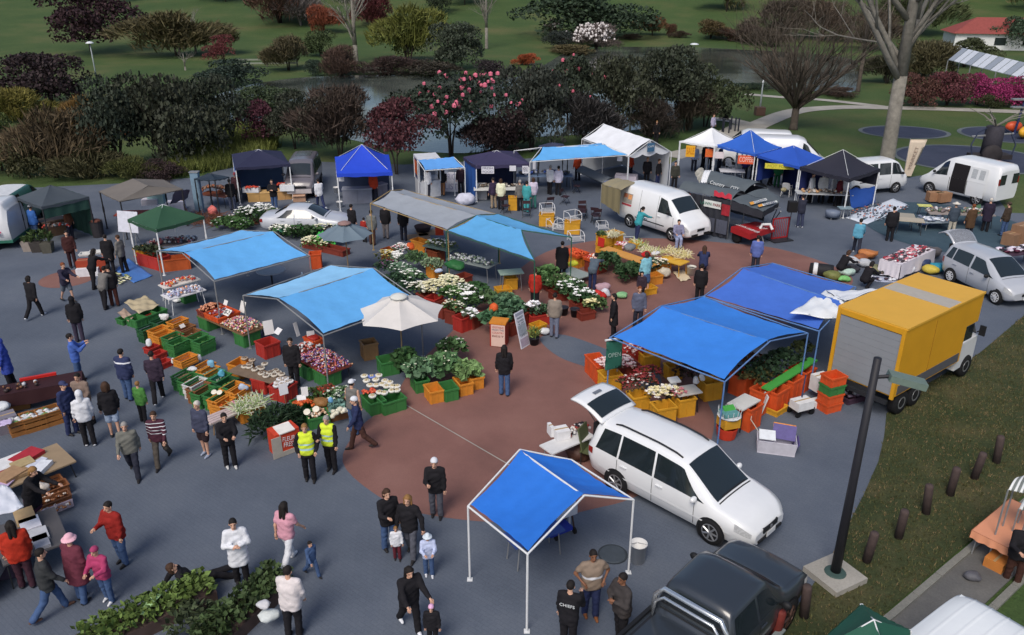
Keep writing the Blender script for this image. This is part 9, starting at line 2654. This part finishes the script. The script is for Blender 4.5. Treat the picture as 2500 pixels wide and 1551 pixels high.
# the crowd
K=(34,33,37);N=(46,54,88);J=(70,92,130);G=(110,108,106);W=(214,216,222);D=(46,48,60);BR=(80,56,50);RD=(150,44,38);TN=(150,134,114);LBL=(96,150,190)
def P_(l,f,lab,a=K,b=D,p='stand',**k):return person(l,f,lab,a,b,k.pop('pose',p),h=k.pop('h',1.74),**k)
HV=bands('hi_vis',(206,226,60),(170,206,214),[(1.0,1.06),(1.16,1.2)])
P_((-5.3,18,0),170,'person in a yellow safety vest with short fair hair, left warden',vest=HV,b=K,hc='l',pose='pocket')
P_((-4.82,18.44,0),190,'person in a yellow safety vest holding papers, right warden',vest=HV,b=K,pose='hold1',hc='g')
P_((-8.45,19.19,0),200,'grey haired person in dark blue jumper and shorts',(66,70,90),(50,40,44),tk='top',lk='shorts',hc='w',shoe=(150,160,180),w=1.1)
P_((-7.57,18.6,0),150,'person in black suit jacket holding a clear plastic sheet',K,K,'hold',shoe=(190,190,190))
P_((-4.24,19.5,0),250,'person in navy coat and white cap striding from the greens',N,BR,'walk2',hat='beanie',hatc=W)
P_((-4.54,20.37,0),20,'person in grey sleeveless top and white cap',G,J,tk='vest',hat='cap',hatc=W)
P_((-6.96,23.2,0),180,'person all in black standing by the candy coloured bags',K,K,w=1.1)
P_((-.24,22.64,0),0,'person with long dark hair and black jacket alone on the red concrete',K,J,hair='long')
P_((-1.85,16.47,0),180,'elderly person in dark suit and white cap with a walking stick',K,(84,86,96),'hold1',hat='beanie',hatc=W)
P_((-2.83,15.23,0),150,'person with brown bob in a black jacket beside the parents',K,J,hair='bob',hc='b',pose='hold1')
P_((-2.31,15,0),190,'person with long fair hair leading a toddler',K,(84,86,96),hair='long',hc='l',pose='hand')
P_((-2.61,14.89,0),170,'toddler in maroon trousers and white striped top',W,(96,40,50),h=.95,hc='l')
P_((-1.84,14.36,0),170,'child in pale blue top and sun hat with a white bag',(186,196,226),J,'hold',h=1.2,hat='bucket',hatc=(206,216,226),shoe=W)
P_((-2.07,12.76,0),150,'person with long dark hair in black pushing a buggy',K,K,'push',hair='long',shoe=W,w=1.12)
P_((-1.57,12.3,0),180,'child with a pink headband at the bottom edge',K,K,h=1.1,hair='bob',hc='b',hat='beanie',hatc=(220,170,206))
P_((-5.92,14.14,0),160,'person with folded arms in a long white jacket',W,K,'folded',tk='coat',lk='trousers')
P_((-5.02,14.72,0),20,'person in pink top and white trousers with long dark hair',(206,150,166),W,'walk',hair='long',tk='tee',shoe=W)
P_((-4.42,14.35,0),130,'small child in blue denim jacket held by the hand',J,J,'walk',h=1.0)
P_((-4.39,12.59,0),10,'person in a white vest with orange red sleeves',(214,206,206),K,'stand2',w=1.15)
P_((-6.91,13.99,0),60,'person reclining on the ground by the planter',K,K,'recline',hair='bob',hc='b')
P_((1.63,13.11,0),170,'person in a brown polo shirt with a white chest band',bands('polo',(134,118,104),W,[(1.12,1.18)]),N,'hips',tk='tee',skin='d',shoe=(130,80,46),
 w=1.15)
P_((2.16,12.45,0),240,'person in sunglasses and dark grey jersey beside the pickup',(64,60,60),K,'folded',skin='d',w=1.15)
t=P_((1.1,12.18,0),20,'person in a black jersey with white lettering on its back',K,K,'hold1')
words('CHIEFS',.1,M('white_print',(214,218,220)),t,(0,-.17,1.32),(R(90),0,0),.3)
P_((-8.81,14.76,0),200,'person in a rust red jacket with a green shopping bag',(140,40,36),J,'hold1',w=1.1)
P_((-8.59,13.57,0),190,'person in a pink jacket and knitted hat',(170,64,104),J,'hold',hat='beanie',hatc=(160,60,100),shoe=W,h=1.5)
P_((-9.14,13.59,0),20,'person in a maroon coat and pink sun hat',(104,52,66),J,tk='coat',hat='bucket',hatc=(226,176,190),w=1.2)
P_((-9.56,13.18,0),50,'person in a dark grey hoodie walking with arm out',(56,58,60),J,'walk',shoe=(96,70,60),w=1.1)
P_((-10.57,14.02,0),330,'person with long dark hair in an orange red jacket',(170,50,34),(64,40,50),hair='long',shoe=K,w=1.2)
P_((-11.5,16.18,0),100,'fair haired person in a long dark coat at the egg boxes',K,(70,40,60),'reach',tk='coat',lk='skirt',hair='bob',hc='l')
P_((-11.93,22.36,0),10,'person in a navy jacket with a white back stripe',bands('navy_jacket',N,W,[(1.3,1.34)]),J,w=1.2)
P_((-10.95,22.24,0),340,'person in a plum jacket walking away',(58,48,62),K,'walk2',shoe=W)
P_((-10.91,21,0),10,'child in a green jacket',(76,128,64),K,h=1.35,hc='l')
P_((-9.99,18.19,0),160,'grey haired person in a loose grey jumper',(112,112,106),D,'walk',tk='top',hc='g',w=1.1)
P_((-9.45,18.74,0),170,'person in a maroon jumper with white stripes',bands('striped',(74,38,52),W,[(1.06,1.08),(1.16,1.18),(1.26,1.28),(1.36,1.38)]),(84,78,72),
 'walk2',tk='top',hc='b')
P_((-12.46,20.83,0),180,'person in a taupe jumper in the middle of the left group',(134,116,106),K,'stand2',tk='top',w=1.12)
P_((-12.65,20.29,0),110,'person in navy coat and cap at the left of the group',N,N,hat='cap',hatc=(54,60,96))
P_((-11.9,19.72,0),330,'person in a white hooded top with dark trousers',W,K,hair='hood',hc='k',tk='top',shoe=W)
P_((-11.39,20.19,0),330,'person with curly hair and a pale blue skirt',K,(150,166,190),hair='curly',hc='b',lk='shorts')
P_((-14.02,23.52,0),60,'person in a blue top carrying a brown sack',(74,104,180),J,'carry')
P_((-16.03,23.13,0),250,'person in a blue hooded raincoat at the left edge',(58,76,160),K,hair='hood',tk='coat')
P_((-18.25,28.75,0),10,'person all in black walking at the far left',K,K,'walk2',hair='bob',shoe=W)
P_((-15.51,26.59,0),340,'person in black with a white bag in the aisle',K,(60,54,70),hair='hood')
P_((-17.77,30.32,0),120,'person in navy jumper and grey shorts with a pushchair',(50,48,66),(96,104,116),'push',lk='shorts',hc='r')
P_((-15.97,29.64,0),20,'person in a grey jumper with a brown waist coat tied on',G,K,'reach')
P_((-15.74,29.91,0),330,'person in a black top with orange trousers stripe',K,(70,40,36))
P_((-17.41,31.79,0),30,'person in black bending at the white carton',K,K,'reach',hair='long')
P_((-17.61,33.76,0),340,'person in a long black coat beside the easel board',K,K,tk='coat')
P_((-17.01,33.71,0),280,'person in a grey waistcoat with dark trousers',G,K,hc='b')
P_((-19.56,34.32,0),150,'person all in dark brown near the red spot',(66,40,40),(56,36,40))
P_((-23.38,38.43,0),20,'person in a bright blue jacket under the slate gazebo',(60,104,176),J,w=1.2,hat='cap',hatc=W)
P_((-21.6,38.29,0),90,'person in a brown jumper at the work bench',(110,70,52),D)
P_((16.09,36.27,0),20,'person in a turquoise jumper walking alone',(92,156,182),D,'walk',tk='top',shoe=W)
P_((18.43,38.14,0),10,'large person in black with a pink bag',K,K,w=1.3)
P_((21.83,38.96,0),0,'person in grey jumper, pale trousers and white hat',(66,76,88),(176,170,156),hat='brim',hatc=(206,200,190))
P_((22.5,38.59,0),350,'person in a brown and green coat at the stall',(82,62,46),D,tk='coat',hc='r')
P_((23.93,39.71,0),20,'white haired person in a dark coat',(46,40,56),K,tk='coat',hc='w')
P_((24.44,38.96,0),330,'person in an olive jacket and blue jeans at the right',(66,56,48),J,hat='cap',hatc=(70,60,50))
P_((14.78,40.39,0),350,'person in dark jacket and jeans near the loudspeaker',(50,52,66),(60,66,90),'phone',shoe=W)
P_((14.23,33.31,0),70,'kneeling person in black by the basket of goods',K,K,'crouch',hair='bob',hc='b')
P_((14.68,31.82,0),60,'kneeling person in black nearest the truck',K,K,'crouch',hair='bob')
P_((6.12,38.2,0),60,'person in a turquoise top in front of the white van',(60,150,160),N,'reach',hair='pony')
P_((7.9,37.27,0),180,'person in lilac sitting by the bumper of the white van',(130,130,156),(150,160,190),'sit')
P_((9.7,47.97,0),180,'person in olive standing alone behind the display tent',(62,62,56),K)
P_((.89,29.49,0),20,'person in a red top by the flower stall',(170,48,38),K,hc='b')
P_((1.53,26.95,0),10,'person in a grey jumper facing the flowers',(136,126,116),(110,116,136),tk='top',w=1.1)
P_((3.66,26.91,0),270,'person with a long black coat on the red concrete',K,K,tk='coat',hair='bob')
P_((5.17,30.36,0),200,'child in a dark coat with a white scarf',(56,46,56),K,h=1.3)
P_((5.5,31.46,0),330,'person in a pale blue top and blue skirt',(130,190,206),J,lk='skirt',hair='bob',hc='b')
P_((2.13,32.83,0),10,'person in a voluminous black coat under the awning',K,K,tk='coat',w=1.2)
P_((3.32,31.65,0),20,'person in grey bending over the plants',(84,96,108),N,'bend')
P_((7.42,30.01,0),20,'person all in black behind the blue awning',K,K)
P_((8.42,33.87,0),10,'person in a navy top sitting on the red concrete',N,N,'sitlow',hair='long',hc='b')
P_((4.65,27.65,0),180,'person in a blue grey hooded jacket',(92,98,120),D,hc='r')
P_((-6.72,37.56,0),10,'person in a grey jumper behind the grey parasol',(110,114,116),BR)
P_((-6.21,38.57,0),10,'person in black jacket and grey trousers',K,(120,114,116),w=1.1)
P_((-5.29,38.23,0),0,'person in black under the grey awning edge',K,D)
P_((-7.85,38.57,0),30,'person in black beside the saloon car',K,K)
P_((-7.16,37.97,0),10,'child in a red top near the grey parasol',RD,K,h=1.25)
P_((-13.04,43.59,0),180,'person in a black shirt in front of the timber counter',K,J,'folded')
P_((-10.58,43.87,0),330,'person in a white shirt walking behind the saloon car',W,N,'walk')
P_((-15.36,43.59,0),340,'person in black and jeans at the navy gazebo',K,(70,76,96))
P_((-15.54,45.17,0),180,'person in maroon with a grey cap',(64,40,46),K,hat='cap',hatc=(120,50,60))
P_((-7.84,45.32,0),10,'person in an orange red jacket at the metal counter',(196,70,44),D)
for k,(q,a,b,l)in enumerate((((-1.02,43.95,0),(60,50,72),TN,'person in plum at the food table'),((-.61,43.69,0),(226,226,196),K,'person in a cream top at the food table'),((.44,43.43,0),G,K,'person in grey and a brown skirt at the food table'),((.79,43.18,0),(70,156,160),(70,156,160),'person dressed all in turquoise'),((1.17,43.95,0),(206,196,214),(70,130,120),'person in a pale lilac coat'),((2.21,46.9,0),W,K,'person in white under the long awning'),((2.7,46.71,0),(200,196,216),K,'person in a patterned white shirt'),((4.08,50.23,0),(206,80,50),D,'cook in orange under the long awning'),((-4.05,46.71,0),K,(140,100,70),'person in black at the kiosk'),((-2.99,46.9,0),(54,40,48),K,'person in dark maroon right of the kiosk board'),((-4.87,46.32,0),W,D,'person in white at the left of the kiosk'))):
 P_(q,(k*47)%80-40,l,a,b,hair=['short','bob','short'][k%3],hc='kbg'[k%3])
for k,(q,a,b,l)in enumerate((((7.42,50.58,0),(206,76,52),D,'person in orange by the white marquee'),((8.2,49.06,0),K,K,'fair haired person in black by the marquee leg'),((8.8,48.57,0),K,N,'person in black near the white board'),((11.85,52.75,0),(176,190,220),D,'person in pale blue at the white gazebo'),((12.57,53.31,0),K,K,'person in black under the white gazebo'),((12.97,53.31,0),N,K,'person in navy under the white gazebo'),((13.5,52.75,0),N,D,'person in navy by the blue gazebo leg'),((14.58,50.58,0),(60,60,120),D,'person in violet blue by the white table'),((15.02,50.32,0),K,D,'person in black with a white cap'),((15.18,49.31,0),(176,60,80),D,'child in pink by the blue gazebo'),((15.79,49.06,0),K,K,'fair haired person in black facing the tent'),((16.02,48.57,0),(50,120,76),(40,90,60),'person in bright green'),((16.83,45.05,0),W,K,'large cook in white under the black gazebo'),((17.48,45.05,0),(206,206,206),K,'cook in a white hood'),((18.06,45.05,0),W,K,'second cook in a white hood'),((18.53,44.57,0),W,K,'cook in white at the right'),((18.12,44.34,0),(96,36,44),K,'person in maroon by the cooks'),((10.79,61.48,0),K,K,'person in black standing on the grass'),((15.65,64.39,0),(176,170,196),D,'person in lilac behind the white gazebo'))):
 P_(q,(k*61)%120+120,l,a,b,hc='klbg'[k%4],hair='hood' if 'hood' in l else 'short',hat='cap' if 'cap' in l else None,hatc=W)
P_((11.01,14.19,-.1)[:2]+(-.1,),200,'grey haired person in a black top at the right edge',K,(70,46,40),'hold',hc='g',w=1.2)
P_((10.63,33.65,0),20,'person in a blue jumper at the back of the darker awning',(92,108,170),D)
